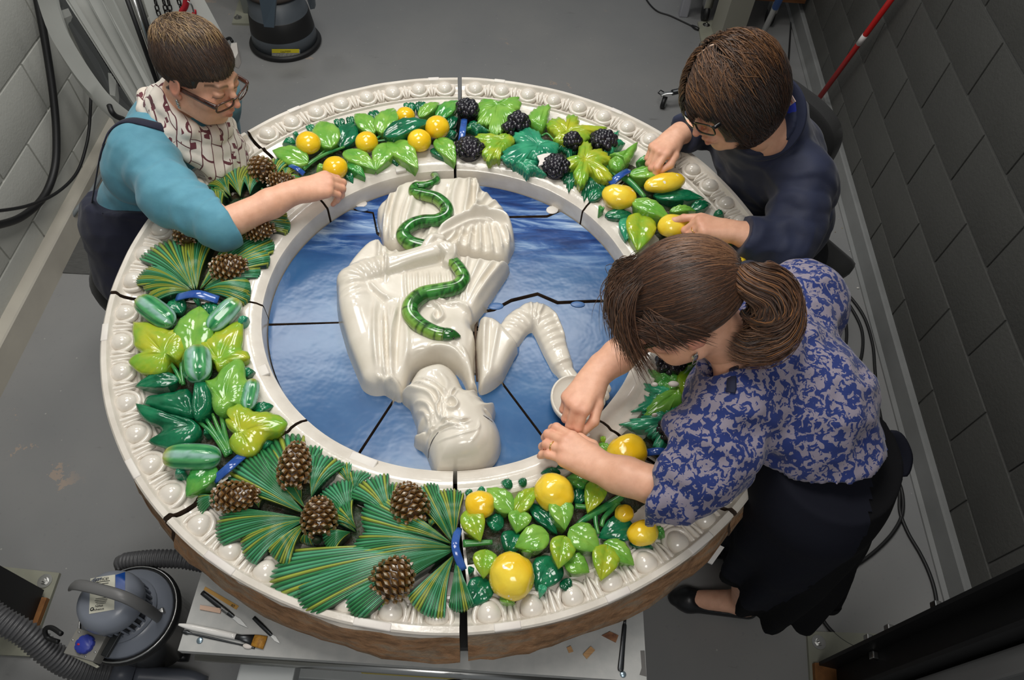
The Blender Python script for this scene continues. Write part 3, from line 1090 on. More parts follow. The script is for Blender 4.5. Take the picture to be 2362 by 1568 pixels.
ribbon(g, 'c3', [(200, 492, -.004), (186, 590, .012), (172, 700, -.004)], 30)

# lemons beside the smock
g = 'quince'
for B, T, w, c in [((250, 1165), (445, 1170), .42, 'D'), ((155, 1078), (250, 1000), .55, 'D'), ((400, 1180), (378, 1302), .7, 'T'),
                   ((640, 1140), (805, 1128), .3, 'L'), ((770, 1130), (895, 1085), .5, 'D'), ((905, 1160), (975, 1158), .6, 'D'),
                   ((900, 1320), (1065, 1350), .5, 'D'), ((560, 880), (622, 840), .6, 'D'), ((235, 1120), (215, 1140), .8, 'M'),
                   ((395, 920), (655, 905), .42, 'L'), ((540, 1045), (855, 1050), .40, 'D'), ((475, 1150), (450, 1365), .62, 'Y'),
                   ((912, 1335), (1122, 1452), .40, 'M'), ((560, 830), (440, 830), .4, 'M')]:
    leaf(g, 'c4', B, T, w, c)
leaf(g, 'c4', (412, 1078), (650, 1175), .48, 'L', z=.02)
fruit(g, 'c4', (335, 1055), 105, 82, -.15, QUI, 0.012, 0.08, 'lemon')
fruit(g, 'c4', (612, 972), 132, 64, .35, QUI, 0.010, 0.08, 'lemon')
fruit(g, 'c4', (662, 1232), 98, 76, .1, QUI, 0.012, 0.10, 'lemon')
fruit(g, 'f', (1690, 605), 34, 26, .1, QUI, 0.012, 0.10, 'lemon')
stem(g, 'c4', [(352, 930), (420, 985), (490, 1060)], (24, 20, 14))
ribbon(g, 'c4', [(280, 980, -.004), (335, 930, .012), (395, 895, -.004)], 24)
for B, T, w, c in [((1660, 640), (1560, 640), .5, 'M'), ((1640, 680), (1560, 740), .5, 'D'), ((1700, 700), (1600, 760), .5, 'L'), ((1640, 700), (1740, 690), .5, 'M'), ((1600, 660), (1560, 700), .6, 'D'), ((1660, 650), (1740, 640), .4, 'L'), ((1620, 620), (1600, 700), .5, 'Y'), ((1560, 620), (1540, 680), .5, 'L')]:
    leaf(g, 'f', B, T, w, c)

# second vine section, partly under the blouse
g = 'grape2'
lobed(g, 'c5', (870, 1180), (575, 1190), 'T', VINE, wide=.75)
lobed(g, 'c5', (1000, 1180), (960, 1270), 'M', VINE)
lobed(g, 'c5', (880, 1020), (640, 1110), 'T', VINE, wide=.6, z=-.004)
lobed(g, 'c5', (850, 930), (735, 860), 'M', VINE, wide=.9)
outline(g, 'c5', (880, 1010), [(860, 980), (905, 970), (930, 1060), (870, 1100), (830, 1130), (720, 1140), (715, 1100), (750, 1040), (800, 1000)], 'L', z=.010, ser=.05)
outline(g, 'c5', (970, 980), [(895, 900), (960, 840), (1020, 800), (1090, 900), (1115, 970), (1095, 1060), (1100, 1130), (1040, 1185), (960, 1190), (930, 1120), (940, 1050), (905, 970)], 'O', z=.016, ser=.04)
lobed(g, 'c5', (1080, 800), (1000, 700), 'M', VINE)
lobed(g, 'f', (1620, 780), (1560, 720), 'L', VINE)
lobed(g, 'f', (1680, 860), (1740, 800), 'D', VINE)
for x, y, r, n in [(855, 830, 82, 34), (890, 1250, 105, 52), (1150, 900, 80, 34)]:
    grapes(g, 'c5', (x, y), r, n, 0.0098)
ribbon(g, 'c5', [(700, 1370, -.004), (780, 1360, .010), (860, 1370, -.004)], 26)
CH = []
for x, y, r in [(872, 955, 34), (757, 958, 22), (758, 1142, 18), (978, 1008, 14)]:
    p = Q('c5', x, y, ZR + .024)
    k_ = pxm(p) / CROPS['c5'][2]
    v, f = ellipsoid(p, (r * k_, r * k_ * .6, .006), None, 8, 12)
    obj('plaster_fill', v, f, FILL_W, SEG[g])

# quinces at the lower right
g = 'quince2'
for B, T, w, c in [((500, 345), (428, 295), .7, 'D'), ((585, 335), (540, 282), .8, 'D'), ((250, 400), (195, 362), .7, 'D'), ((330, 365), (275, 355), .6, 'T'),
                   ((445, 592), (330, 535), .9, 'D'), ((525, 620), (470, 770), .95, 'D'), ((815, 935), (880, 1005), .9, 'D'), ((700, 960), (680, 1035), .7, 'T'),
                   ((1250, 700), (1410, 720), .28, 'D'), ((970, 335), (905, 455), .65, 'D'), ((910, 190), (780, 210), .4, 'D'), ((810, 250), (685, 238), .35, 'D'),
                   ((345, 925), (228, 1100), .85, 'D'), ((250, 850), (225, 890), .8, 'D'), ((420, 1050), (522, 1075), .4, 'L'), ((1400, 600), (1480, 650), .6, 'M'),
                   ((618, 450), (792, 630), .42, 'D'), ((775, 790), (655, 992), .88, 'D'), ((1275, 580), (1055, 650), .75, 'D'),
                   ((505, 495), (338, 335), .62, 'L'), ((520, 500), (660, 330), .52, 'Y'), ((560, 485), (530, 620), 1.05, 'L'),
                   ((735, 640), (518, 710), .78, 'L'), ((1085, 690), (1285, 828), .62, 'L'), ((835, 800), (998, 872), .82, 'L'),
                   ((1110, 705), (1072, 925), .8, 'Y'), ((1060, 295), (985, 492), .62, 'Y'), ((1000, 320), (842, 275), .66, 'M'),
                   ((215, 480), (300, 675), .72, 'Y'), ((335, 735), (318, 910), .9, 'Y'), ((1130, 130), (1030, 60), .6, 'L'), ((1085, 60), (1065, 8), .6, 'Y'),
                   ((640, 745), (560, 740), .5, 'L')]:
    leaf(g, 'd3', B, T, w, c)
leaf(g, 'd3', (865, 600), (1065, 742), .82, 'L', z=.016)
leaf(g, 'd3', (790, 405), (842, 602), .78, 'L', z=.022)
leaf(g, 'd3', (835, 648), (800, 848), .82, 'Y', z=.018)
leaf(g, 'd3', (1262, 205), (1135, 145), .8, 'D', z=.030)
fruit(g, 'd3', (297, 450), 98, 88, 0, QUI, 0.006, 0.09, 'quince', (-.1, .5, .8))
fruit(g, 'd3', (768, 370), 130, 118, 0, QUI, 0.010, 0.09, 'quince', (-.3, .5, .8))
fruit(g, 'd3', (500, 903), 146, 146, 0, QUI, 0.014, 0.07, 'quince', (-.2, .2, .9))
fruit(g, 'd3', (1335, 630), 102, 80, .4, QUI, 0.006, 0.10, 'quince', (0, -.4, .8))
fruit(g, 'd3', (1215, 505), 62, 55, .4, QUI, 0.0, 0.10, 'quince')
fruit(g, 'd3', (1235, 118), 138, 118, .5, QUI, 0.014, 0.09, 'quince', (-.5, .4, .7))
stem(g, 'd3', [(188, 700), (280, 695), (375, 690)], (26, 22, 16))
stem(g, 'd3', [(860, 650), (930, 570), (1020, 510), (1120, 450), (1200, 400)], (12, 22, 26, 26))
stem(g, 'd3', [(1030, 520), (1035, 580), (1050, 640)], (16, 12))
stem(g, 'd3', [(900, 460), (960, 465), (1010, 470)], (18, 16))
stem(g, 'd3', [(1180, 440), (1090, 530), (1070, 590)], (18, 14))

# pine section near the brushes
g = 'pine'
for B, T, sp_, bd, z, n in [((400, 500), (235, 540), .42, 0, -.012, 9), ((430, 470), (400, 408), .5, 0, -.010, 8), ((900, 420), (905, 185), .3, 0, -.016, 7),
                            ((1140, 440), (1085, 290), .35, 0, -.014, 8), ((1160, 480), (1188, 335), .5, 0, -.012, 8), ((1385, 640), (1395, 405), .30, 0, -.014, 8),
                            ((1600, 690), (1620, 620), .5, 0, -.014, 7), ((1310, 1060), (1312, 1155), .55, 0, -.012, 8), ((1130, 980), (1035, 1030), .5, 0, -.012, 8),
                            ((870, 560), (610, 205), .20, .06, -.006, 9), ((850, 540), (745, 125), .26, .05, -.010, 9), ((905, 500), (1000, 250), .46, 0, -.004, 11),
                            ((870, 590), (440, 320), .24, -.08, .002, 12), ((600, 560), (590, 480), .7, 0, -.012, 8), ((1150, 640), (1060, 400), .42, 0, -.010, 11),
                            ((1385, 640), (1235, 385), .40, .05, -.004, 12), ((870, 620), (345, 650), .20, .04, .004, 12), ((875, 625), (490, 790), .26, .06, .006, 12),
                            ((885, 640), (680, 850), .30, .05, .008, 11), ((900, 700), (870, 760), .6, 0, -.008, 8), ((1170, 700), (985, 550), .30, -.05, -.004, 10),
                            ((1170, 680), (1060, 560), .5, -.05, .002, 9), ((1140, 700), (980, 760), .55, 0, .004, 12), ((1740, 770), (1540, 430), .18, -.05, -.006, 10),
                            ((1745, 760), (1720, 440), .26, .05, .004, 11), ((1740, 775), (1185, 600), .18, -.10, .006, 12), ((1735, 770), (1395, 615), .16, -.04, .012, 10),
                            ((1740, 790), (1155, 740), .15, .10, .008, 12), ((1740, 800), (665, 900), .10, .07, .006, 12), ((1740, 805), (815, 985), .11, .10, .012, 13),
                            ((1735, 810), (1090, 1075), .12, .10, .008, 11), ((1640, 850), (1500, 890), .35, 0, -.004, 9),
                            ((1745, 830), (1540, 1170), .30, .05, .008, 14), ((1755, 850), (1790, 1165), .20, 0, .004, 11)]:
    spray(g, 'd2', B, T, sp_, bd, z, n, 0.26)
for x, y, a, b, an in [(812, 312, 150, 86, 1.62), (467, 495, 136, 82, .08), (955, 612, 118, 95, 1.75), (1482, 535, 128, 102, 1.95), (1390, 972, 132, 116, .9)]:
    cone(g, 'd2', (x, y), a, b, an)
ribbon(g, 'd2', [(1768, 680, -.006), (1752, 790, .014), (1795, 925, -.006)], 24)
v, f = ellipsoid(Q('d2', 940, 750, ZR - .01), (.010, .008, .012), None, 8, 10)
obj('stalk_end', v, f, BED, SEG[g])

# gourds and ivy
g = 'gourd'
for B, T, w, c in [((520, 525), (458, 440), .8, 'D'), ((655, 545), (705, 455), .75, 'D'), ((835, 590), (882, 538), .5, 'T'), ((860, 870), (920, 838), .8, 'D'),
                   ((905, 1070), (1025, 1025), .5, 'D'), ((540, 1390), (475, 1415), .6, 'T'), ((640, 1190), (670, 1180), .9, 'D'), ((960, 1270), (1020, 1220), .5, 'D'),
                   ((600, 450), (610, 470), .8, 'T'), ((700, 1380), (620, 1500), .5, 'D')]:
    leaf(g, 'c8', B, T, w, c)
gourd(g, 'c8', (285, 450), (470, 590), 64)
gourd(g, 'c8', (832, 455), (672, 620), 58)
gourd(g, 'c8', (912, 890), (880, 1055), 44)
gourd(g, 'c8', (420, 1312), (735, 1318), 74)
gourd(g, 'c8', (602, 712), (612, 900), 74, .016)
leaf(g, 'c8', (575, 740), (612, 472), .66, 'L', z=.006)
leaf(g, 'c8', (505, 890), (255, 915), .42, 'D', z=-.004)
leaf(g, 'c8', (705, 1360), (535, 1522), .72, 'M', z=.004)
IV = dict(name='ivy_leaf')
outline(g, 'c8', (560, 1060), [(300, 1020), (340, 975), (430, 960), (480, 950), (540, 935), (570, 960), (580, 1010), (590, 1080), (540, 1095), (420, 1065)], 'D', z=-.002, **IV)
outline(g, 'c8', (610, 1040), [(590, 900), (625, 885), (670, 920), (682, 1000), (660, 1060), (600, 1105), (572, 1060), (578, 960)], 'D', z=.010, **IV)
outline(g, 'c8', (570, 1140), [(275, 1030), (320, 1035), (400, 1065), (500, 1085), (580, 1105), (618, 1150), (600, 1200), (540, 1240), (460, 1258), (380, 1245), (335, 1225), (385, 1190), (400, 1150), (330, 1120), (290, 1080)], 'D', z=.006, **IV)
outline(g, 'c8', (725, 790), [(590, 655), (625, 628), (690, 625), (705, 608), (760, 590), (845, 565), (852, 640), (845, 710), (880, 735), (890, 765), (860, 780), (800, 800), (750, 830), (710, 835), (690, 795), (650, 770), (600, 720)], 'Y', z=.006, **IV)
outline(g, 'c8', (755, 1010), [(640, 885), (690, 880), (730, 830), (800, 770), (850, 780), (862, 830), (865, 870), (880, 900), (875, 960), (850, 1020), (800, 1030), (750, 1070), (700, 1065), (680, 1020), (675, 960), (650, 915)], 'L', z=.014, **IV)
outline(g, 'c8', (420, 745), [(245, 560), (300, 562), (355, 570), (405, 590), (440, 605), (490, 600), (535, 592), (542, 640), (535, 700), (515, 750), (485, 775), (450, 765), (440, 800), (425, 835), (385, 850), (335, 852), (270, 835), (220, 780), (255, 748), (285, 728), (250, 690), (243, 620)], 'Y', z=.012, **IV)
outline(g, 'c8', (845, 1175), [(780, 1090), (760, 1075), (775, 1045), (830, 1020), (880, 1040), (920, 1060), (980, 1060), (1050, 1080), (1095, 1120), (1060, 1165), (1000, 1185), (960, 1220), (930, 1270), (890, 1295), (830, 1295), (785, 1260), (775, 1215), (810, 1190), (770, 1150), (755, 1110)], 'Y', z=.016, **IV)
stem(g, 'c8', [(432, 765), (480, 830), (520, 910)], (10, 12))
stem(g, 'c8', [(515, 790), (520, 850), (530, 920)], (10, 12))
for q in ([(640, 1085), (700, 1180), (775, 1300)], [(725, 1040), (750, 1150), (785, 1300)], [(600, 1110), (690, 1190), (770, 1310)], [(690, 1080), (730, 1180), (790, 1290)]):
    stem(g, 'c8', q, (9, 13, 15))
ribbon(g, 'c8', [(700, 1440, -.006), (780, 1370, .012), (860, 1300, -.006)], 28)
ribbon('pine2', 'c8', [(495, 440, -.006), (600, 422, .012), (722, 455, -.006)], 28)

# pine section under the turquoise sleeve
g = 'pine2'
for B, T, sp_, bd, z, n in [((590, 395), (500, 95), .22, 0, -.006, 9), ((640, 380), (1020, 120), .14, .03, -.008, 10), ((600, 390), (610, 90), .20, 0, -.004, 12),
                            ((650, 380), (985, 180), .16, -.03, -.002, 11), ((640, 390), (945, 265), .14, -.04, -.006, 9), ((620, 390), (880, 90), .16, 0, .002, 12),
                            ((580, 395), (405, 130), .30, .03, .004, 13), ((575, 400), (305, 285), .24, .05, .006, 13), ((575, 402), (315, 345), .16, .04, .002, 10),
                            ((570, 405), (330, 425), .20, .04, .002, 11), ((640, 400), (895, 365), .22, -.04, .006, 13), ((650, 410), (890, 430), .20, 0, .002, 11),
                            ((570, 160), (570, 145), .6, 0, -.01, 8)]:
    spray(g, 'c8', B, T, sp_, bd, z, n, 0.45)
for x, y, a, b, an in [(780, 277, 100, 70, .30), (548, 85, 82, 62, 1.9), (950, 75, 80, 54, .35)]:
    cone(g, 'c8', (x, y), a, b, an)
for B, T, sp_, bd, z, n in [((1240, 1010), (1210, 855), .45, 0, 0, 11), ((1190, 1010), (1120, 915), .40, 0, 0, 10), ((1290, 1000), (1310, 890), .45, 0, .004, 10),
                            ((1180, 1020), (1090, 975), .40, 0, 0, 9), ((1420, 930), (1435, 810), .50, 0, .002, 9), ((1395, 985), (1420, 915), .5, 0, 0, 9),
                            ((1460, 960), (1550, 905), .35, 0, 0, 9), ((1480, 930), (1500, 860), .5, 0, 0, 8), ((1350, 1010), (1370, 980), .5, 0, 0, 8), ((1130, 1130), (1000, 1010), .35, 0, 0, 10), ((1150, 1120), (1080, 960), .3, 0, .002, 10), ((1240, 1150), (1320, 1020), .4, 0, 0, 10), ((1230, 1170), (1480, 1090), .25, 0, 0, 10), ((1250, 1190), (1500, 1150), .2, 0, -.004, 10), ((1040, 1200), (940, 1120), .4, 0, 0, 10)]:
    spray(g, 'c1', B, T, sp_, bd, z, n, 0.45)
for x, y, a, b, an in [(1350, 872, 82, 62, 2.2), (1452, 938, 72, 44, .25)]:
    cone(g, 'c1', (x, y), a, b, an)


# plaster repairs proud of the glaze, each a pale tab on the rim
def rim_tab(seg, deg, r=0.8145, L=0.05, w=0.015, z=0.0002):
    a = math.radians(deg)
    v, f = box((0, 0, 0), (w, L, 0.010), rz(a), 0.003)
    obj('plaster_fill', v + rp(a, r, z - .004), f, FILL_W, SEG[seg])


for sg_, dg, L_ in [('orange', 99, .035), ('orange', 130, .04), ('grape', 84.5, .035), ('grape', 57.5, .04), ('pine2', 150, .05), ('pine2', 160, .04),
                    ('gourd', -166, .05), ('gourd', -140, .05), ('pine', -120, .07), ('pine', -98, .07), ('quince2', -81, .05), ('quince2', -66, .05), ('quince2', -52, .06)]:
    rim_tab(sg_, dg, L=L_)
for sg_, dg, L_ in [('pine', -110, .06), ('orange', 112, .03), ('gourd', -150, .03)]:
    rim_tab(sg_, dg, 0.478, L_, 0.022, -0.0215)
# ------------------------------------------------------------------ blue ground tiles and the white relief figure
ZB = ZR - 0.085
s = NT('blue_ground_glaze').set(0.20, 0, 0.38)
ge = s.n('ShaderNodeNewGeometry')
pos = ge.outputs['Position']
sx = s.n('ShaderNodeSeparateXYZ'); s.l(pos, sx.inputs[0])
b1 = s.ramp(s.noise(5, 5, vec=pos), [(0.3, srgb(42, 83, 130)), (0.55, srgb(54, 97, 143)), (0.75, srgb(74, 114, 154))])
mp = s.n('ShaderNodeMapping'); mp.inputs['Scale'].default_value = (5, 26, 1); s.l(pos, mp.inputs[0])
nz = s.noise(1.0, 6, 0.62, vec=mp.outputs[0], dist=0.6)
wav = s.ramp(nz, [(0.36, srgb(20, 44, 96)), (0.50, srgb(40, 78, 140)), (0.60, srgb(120, 148, 186)), (0.70, srgb(190, 204, 220))])
nzm = s.noise(7, 3, vec=pos)
ym = s.math('ADD', sx.outputs['Y'], s.math('MULTIPLY', s.math('SUBTRACT', nzm, 0.5), 0.10))
msk = s.ramp(ym, [(0.10, 0.0), (0.155, 0.45), (0.24, 1.0)])
# thin dark and pale brush lines where the painted water fades out
s.base(s.mix(msk, b1, wav))
s.bump(s.noise(13, 3, vec=pos), 0.13, 0.012)
BLUE = s.m
BLUE_FILL = mat('blue_repair_fill', srgb(76, 112, 162), 0.35)


def densify(P, n=6):
    out = []
    for i in range(len(P)):
        a, b = np.array(P[i], float), np.array(P[(i + 1) % len(P)], float)
        for t in range(n):
            out.append(a + (b - a) * t / n)
    return out


def clip_circle(P, c, r, n=160):
    """polygon cut by a circle (Sutherland-Hodgman on a fine convex ring)"""
    a = np.linspace(0, 2 * np.pi, n, endpoint=False)
    C = np.stack([c[0] + r * np.cos(a), c[1] + r * np.sin(a)], 1)
    out = [np.array(p, float) for p in P]
    for i in range(n):
        A, B = C[i], C[(i + 1) % n]
        e = B - A
        side = lambda p: e[0] * (p[1] - A[1]) - e[1] * (p[0] - A[0])
        src, out = out, []
        for k in range(len(src)):
            p, q = src[k - 1], src[k]
            sp, sq = side(p), side(q)
            if sq >= 0:
                if sp < 0: out.append(p + (q - p) * (sp / (sp - sq)))
                out.append(q)
            elif sp >= 0:
                out.append(p + (q - p) * (sp / (sp - sq)))
    return out


def poly_plate(name, px, z, th, m, rmax, **k):
    P = clip_circle([U(x, y, z)[:2] for x, y in px], CI, rmax)
    Q_ = [P[0]]
    for p in P[1:]:
        if np.linalg.norm(p - Q_[-1]) > 0.0012:
            Q_.append(p)
    if np.linalg.norm(Q_[0] - Q_[-1]) < 0.0012: Q_.pop()
    n = len(Q_)
    bm = bmesh.new()
    vs = [bm.verts.new((p[0], p[1], z)) for p in Q_]
    f = bm.faces.new(vs)
    if f.normal.z < 0:
        f.normal_flip()
    f.normal_update()
    if f.normal.z < 0:
        bmesh.ops.reverse_faces(bm, faces=[f])
    r = bmesh.ops.extrude_face_region(bm, geom=[f])
    nv = [v for v in r['geom'] if isinstance(v, bmesh.types.BMVert)]
    for v in nv: v.co.z -= th
    bmesh.ops.recalc_face_normals(bm, faces=bm.faces)
    bmesh.ops.triangulate(bm, faces=[q for q in bm.faces if len(q.verts) > 4])
    V = [v.co[:] for v in bm.verts]; F = [tuple(v.index for v in q.verts) for q in bm.faces]
    bm.verts.index_update()
    F = [tuple(v.index for v in q.verts) for q in bm.faces]
    bm.free()
    o = obj(name, V, F, [m, CLAY_D], None, False)
    for q in o.data.polygons:
        q.material_index = 0 if q.normal.z > .5 else 1
    return o


RB_ = 0.4575
TILES = {}
for key, px, lab in [
    ('top', [(500, 465), (500, 100), (1600, 100), (1600, 470), (1288, 485), (1262, 496), (1172, 498), (1036, 566), (950, 572), (872, 535), (862, 489), (800, 478), (740, 474)],
     'wave-painted blue tile with white drapery, uppermost in the roundel'),
    ('b', [(500, 469), (740, 478), (800, 482), (859, 493), (868, 540), (940, 600), (900, 742), (812, 741), (620, 746), (400, 752)], 'blue ground tile beside the figure, next to the outstretched bare arm'),
    ('c', [(620, 751), (812, 745), (900, 746), (960, 860), (917, 905), (828, 1040), (800, 1100), (700, 1200), (300, 1000), (400, 757)], 'blue ground tile between the gourds and the white sleeve'),
    ('d', [(921, 909), (965, 864), (1140, 866), (1146, 871), (1243, 1000), (1330, 1110), (1300, 1300), (700, 1300), (790, 1114), (833, 1044)], 'blue ground tile under the white two-faced head'),
    ('e', [(1150, 868), (1142, 862), (1100, 800), (1106, 724), (1140, 718), (1180, 697), (1240, 682), (1285, 702), (1370, 698), (1500, 694), (1900, 705), (1900, 1200), (1345, 1115), (1250, 1000)],
     'blue ground tile carrying the bent white arm and hand mirror'),
    ('f', [(1172, 503), (1262, 502), (1292, 489), (1600, 474), (1900, 474), (1900, 700), (1370, 691), (1287, 694), (1240, 674), (1178, 689), (1138, 711), (1106, 717), (1060, 700), (905, 740), (944, 600), (1036, 571)],
     'blue ground tile between the white robe and the brown-haired head')]:
    TILES[key] = tag(poly_plate('ground_tile', px, ZB, 0.0325, BLUE, RB_), lab, 'ceramic tile', 'blue ground tiles')


class Field:
    def __init__(s, px, z, res=0.0028, pad=0.012):
        W = np.array([U(x, y, z)[:2] for x, y in px])
        s.z = z
        s.lo, hi = W.min(0) - pad, W.max(0) + pad
        s.res = res
        nx, ny = int((hi[0] - s.lo[0]) / res) + 2, int((hi[1] - s.lo[1]) / res) + 2
        s.X, s.Y = np.meshgrid(s.lo[0] + np.arange(nx) * res, s.lo[1] + np.arange(ny) * res, indexing='ij')
        s.h = np.full(s.X.shape, -0.02)
        s.poly = None

    def seg(s, P):
        """distance to polyline and position 0..1 along it"""
        P = np.asarray(P)
        ln = np.r_[0, np.cumsum(np.linalg.norm(np.diff(P, axis=0), axis=1))]
        D = np.full(s.X.shape, 9.0); T = np.zeros(s.X.shape); S = np.zeros(s.X.shape)
        for i in range(len(P) - 1):
            a, b = P[i], P[i + 1]
            v = b - a
            l2 = v @ v + 1e-12
            t = np.clip(((s.X - a[0]) * v[0] + (s.Y - a[1]) * v[1]) / l2, 0, 1)
            dx, dy = s.X - a[0] - t * v[0], s.Y - a[1] - t * v[1]
            d = np.hypot(dx, dy)
            m = d < D
            D = np.where(m, d, D)
            T = np.where(m, (ln[i] + t * math.sqrt(l2)) / ln[-1], T)
            S = np.where(m, np.sign(v[0] * dy - v[1] * dx), S)
        return D, T, S

    def W(s, px, z=None, n=5):
        return catmull(np.array([U(x, y, s.z if z is None else z)[:2] for x, y in px]), n)

    def fill(s, px, H, soft, k=0.008):
        P = np.array([U(x, y, s.z)[:2] for x, y in px])
        C = catmull(np.vstack([P, P[:1]]), 3)
        D, _, _ = s.seg(C)
        ins = np.zeros(s.X.shape, bool)
        n = len(C) - 1
        for i in range(n):
            a, b = C[i], C[i + 1]
            c = ((a[1] > s.Y) != (b[1] > s.Y)) & (s.X < (b[0] - a[0]) * (s.Y - a[1]) / (b[1] - a[1] + 1e-15) + a[0])
            ins ^= c
        d = np.where(ins, D, -D)
        q = np.sqrt(np.clip(np.abs(d) / soft, 0, 1))
        prof = np.where(d > 0, H * np.sqrt(np.clip(1 - (1 - np.clip(d / soft, 0, 1)) ** 2, 0, 1)), -H * q)
        prof = np.where(d > 0, np.minimum(prof, d * 9), np.maximum(d * 9, -0.02))
        s.h = s.smax(s.h, np.maximum(prof, -0.02), k)
        s.d = d
        return s

    @staticmethod
    def smax(a, b, k):
        hh = np.clip(k - np.abs(a - b), 0, None) / k
        return np.maximum(a, b) + hh * hh * k * 0.25

    def tube(s, px, r, zc, flat=1.0, k=0.006):
        D, T, _ = s.seg(s.W(px))
        rr = np.interp(T, np.linspace(0, 1, len(r)), r) if hasattr(r, '__len__') else r
        q = 1 - (D / rr) ** 2
        zz = np.interp(T, np.linspace(0, 1, len(zc)), zc) if hasattr(zc, '__len__') else zc
        b = np.where(q > 0, zz + np.sqrt(np.abs(q)) * rr * flat, zz - (D - rr) * 4)
        s.h = s.smax(s.h, np.maximum(b, -0.02), k)
        return s

    def blob(s, c, rx_, ry_, ang, H, mode='add'):
        p = U(*c, s.z)[:2]
        dx, dy = s.X - p[0], s.Y - p[1]
        ca, sa = math.cos(ang), math.sin(ang)
        u, v = (dx * ca + dy * sa) / rx_, (-dx * sa + dy * ca) / ry_
        s.h = s.h + H * np.exp(-(u * u + v * v)) * (s.h > -0.012)
        return s

    def ridge(s, px, w, amp, taper=True, step=0.0):
        D, T, S = s.seg(s.W(px))
        g = np.exp(-(D / w) ** 2)
        if step:
            g = g * np.clip(0.5 + S * step * 0.5, 0, 1)
        tp = np.clip(np.sin(np.pi * np.clip(T * .92 + .04, 0, 1)) * 1.8, 0, 1) if taper else 1.0
        s.h = s.h + 1.3 * amp * g * tp * (s.h > -0.012)
        return s

    def rings(s, px, wid, n, amp):
        """creases across a sleeve"""
        D, T, S = s.seg(s.W(px))
        m = np.clip(1.3 - D / wid, 0, 1)
        s.h = s.h + amp * np.sin(T * n * 2 * np.pi + S * D * 60) * m * (s.h > -0.01)
        return s

    def build(s, name, m, parent, zb=None, cut=None):
        zb = ZB if zb is None else zb
        h = np.maximum(s.h, -0.012)
        keep = h > -0.0115
        ok = keep[:-1, :-1] | keep[1:, :-1] | keep[:-1, 1:] | keep[1:, 1:]
        idx = np.arange(h.size).reshape(h.shape)
        F = np.stack([idx[:-1, :-1][ok], idx[1:, :-1][ok], idx[1:, 1:][ok], idx[:-1, 1:][ok]], 1)
        used = np.unique(F)
        rem = np.zeros(h.size, int); rem[used] = np.arange(len(used))
        V = np.stack([s.X.ravel(), s.Y.ravel(), zb + h.ravel()], 1)[used]
        return obj(name, V, rem[F], m, parent, True)


# --- drapery on the uppermost tile
A_OUT = [(874, 522), (866, 472), (893, 445), (915, 424), (932, 412), (965, 408), (1000, 404), (1060, 402), (1103, 403), (1107, 425), (1126, 435), (1148, 455),
         (1165, 470), (1170, 488), (1183, 508), (1189, 545), (1180, 568), (1166, 586), (1100, 578), (1036, 568), (990, 562), (950, 570), (890, 556)]
fd = Field(A_OUT, ZB + .045)
fd.fill(A_OUT, 0.048, 0.026, .004)
for q, w, a in [([(1083, 412), (1080, 450), (1070, 505)], .008, .016), ([(1100, 408), (1102, 450), (1094, 500)], .007, .018), ([(1092, 412), (1092, 480)], .004, -.010),
                ([(1060, 410), (1045, 460), (1050, 510)], .010, .010), ([(1125, 445), (1105, 480), (1085, 505)], .007, .012), ([(1148, 462), (1115, 488), (1090, 505)], .006, .010),
                ([(1160, 480), (1125, 495), (1100, 503)], .005, .008), ([(1112, 440), (1098, 475)], .004, -.008), ([(905, 440), (890, 500), (882, 545)], .006, .012),
                ([(925, 425), (905, 490), (900, 555)], .006, .012), ([(945, 440), (925, 500), (920, 560)], .005, .008), ([(915, 435), (898, 500)], .0035, -.008),
                ([(960, 415), (950, 470), (935, 520)], .008, .010), ([(1005, 412), (1000, 460)], .008, .008), ([(985, 440), (965, 520)], .005, -.006),
                ([(1035, 430), (1020, 500)], .006, -.006), ([(1010, 500), (985, 555)], .007, .008), ([(990, 500), (970, 550)], .004, -.006),
                ([(1000, 562), (1030, 530), (1075, 508), (1125, 500), (1165, 510), (1185, 540)], .012, .024), ([(1005, 566), (1040, 540), (1085, 518), (1130, 512)], .005, .010),
                ([(1020, 568), (1060, 545), (1100, 535)], .006, -.008),
                ([(1072, 526), (1062, 550), (1056, 570)], .0045, .009), ([(1090, 522), (1084, 550), (1080, 575)], .0045, .010), ([(1107, 518), (1108, 548), (1108, 579)], .0045, .011), ([(1125, 517), (1132, 548), (1136, 582)], .0045, .011),
                ([(1142, 518), (1153, 548), (1158, 580)], .0045, .010), ([(1160, 522), (1172, 545), (1174, 566)], .0045, .010), ([(1098, 524), (1096, 572)], .003, -.006), ([(1116, 522), (1121, 576)], .003, -.006), ([(1134, 522), (1145, 578)], .003, -.006),
                ([(1055, 535), (1040, 552), (1022, 562)], .004, .007), ([(1045, 560), (1100, 574), (1160, 583)], .005, .006)]:
    fd.ridge(q, w, a)
fd.build('drapery', W_FIG, TILES['top'])

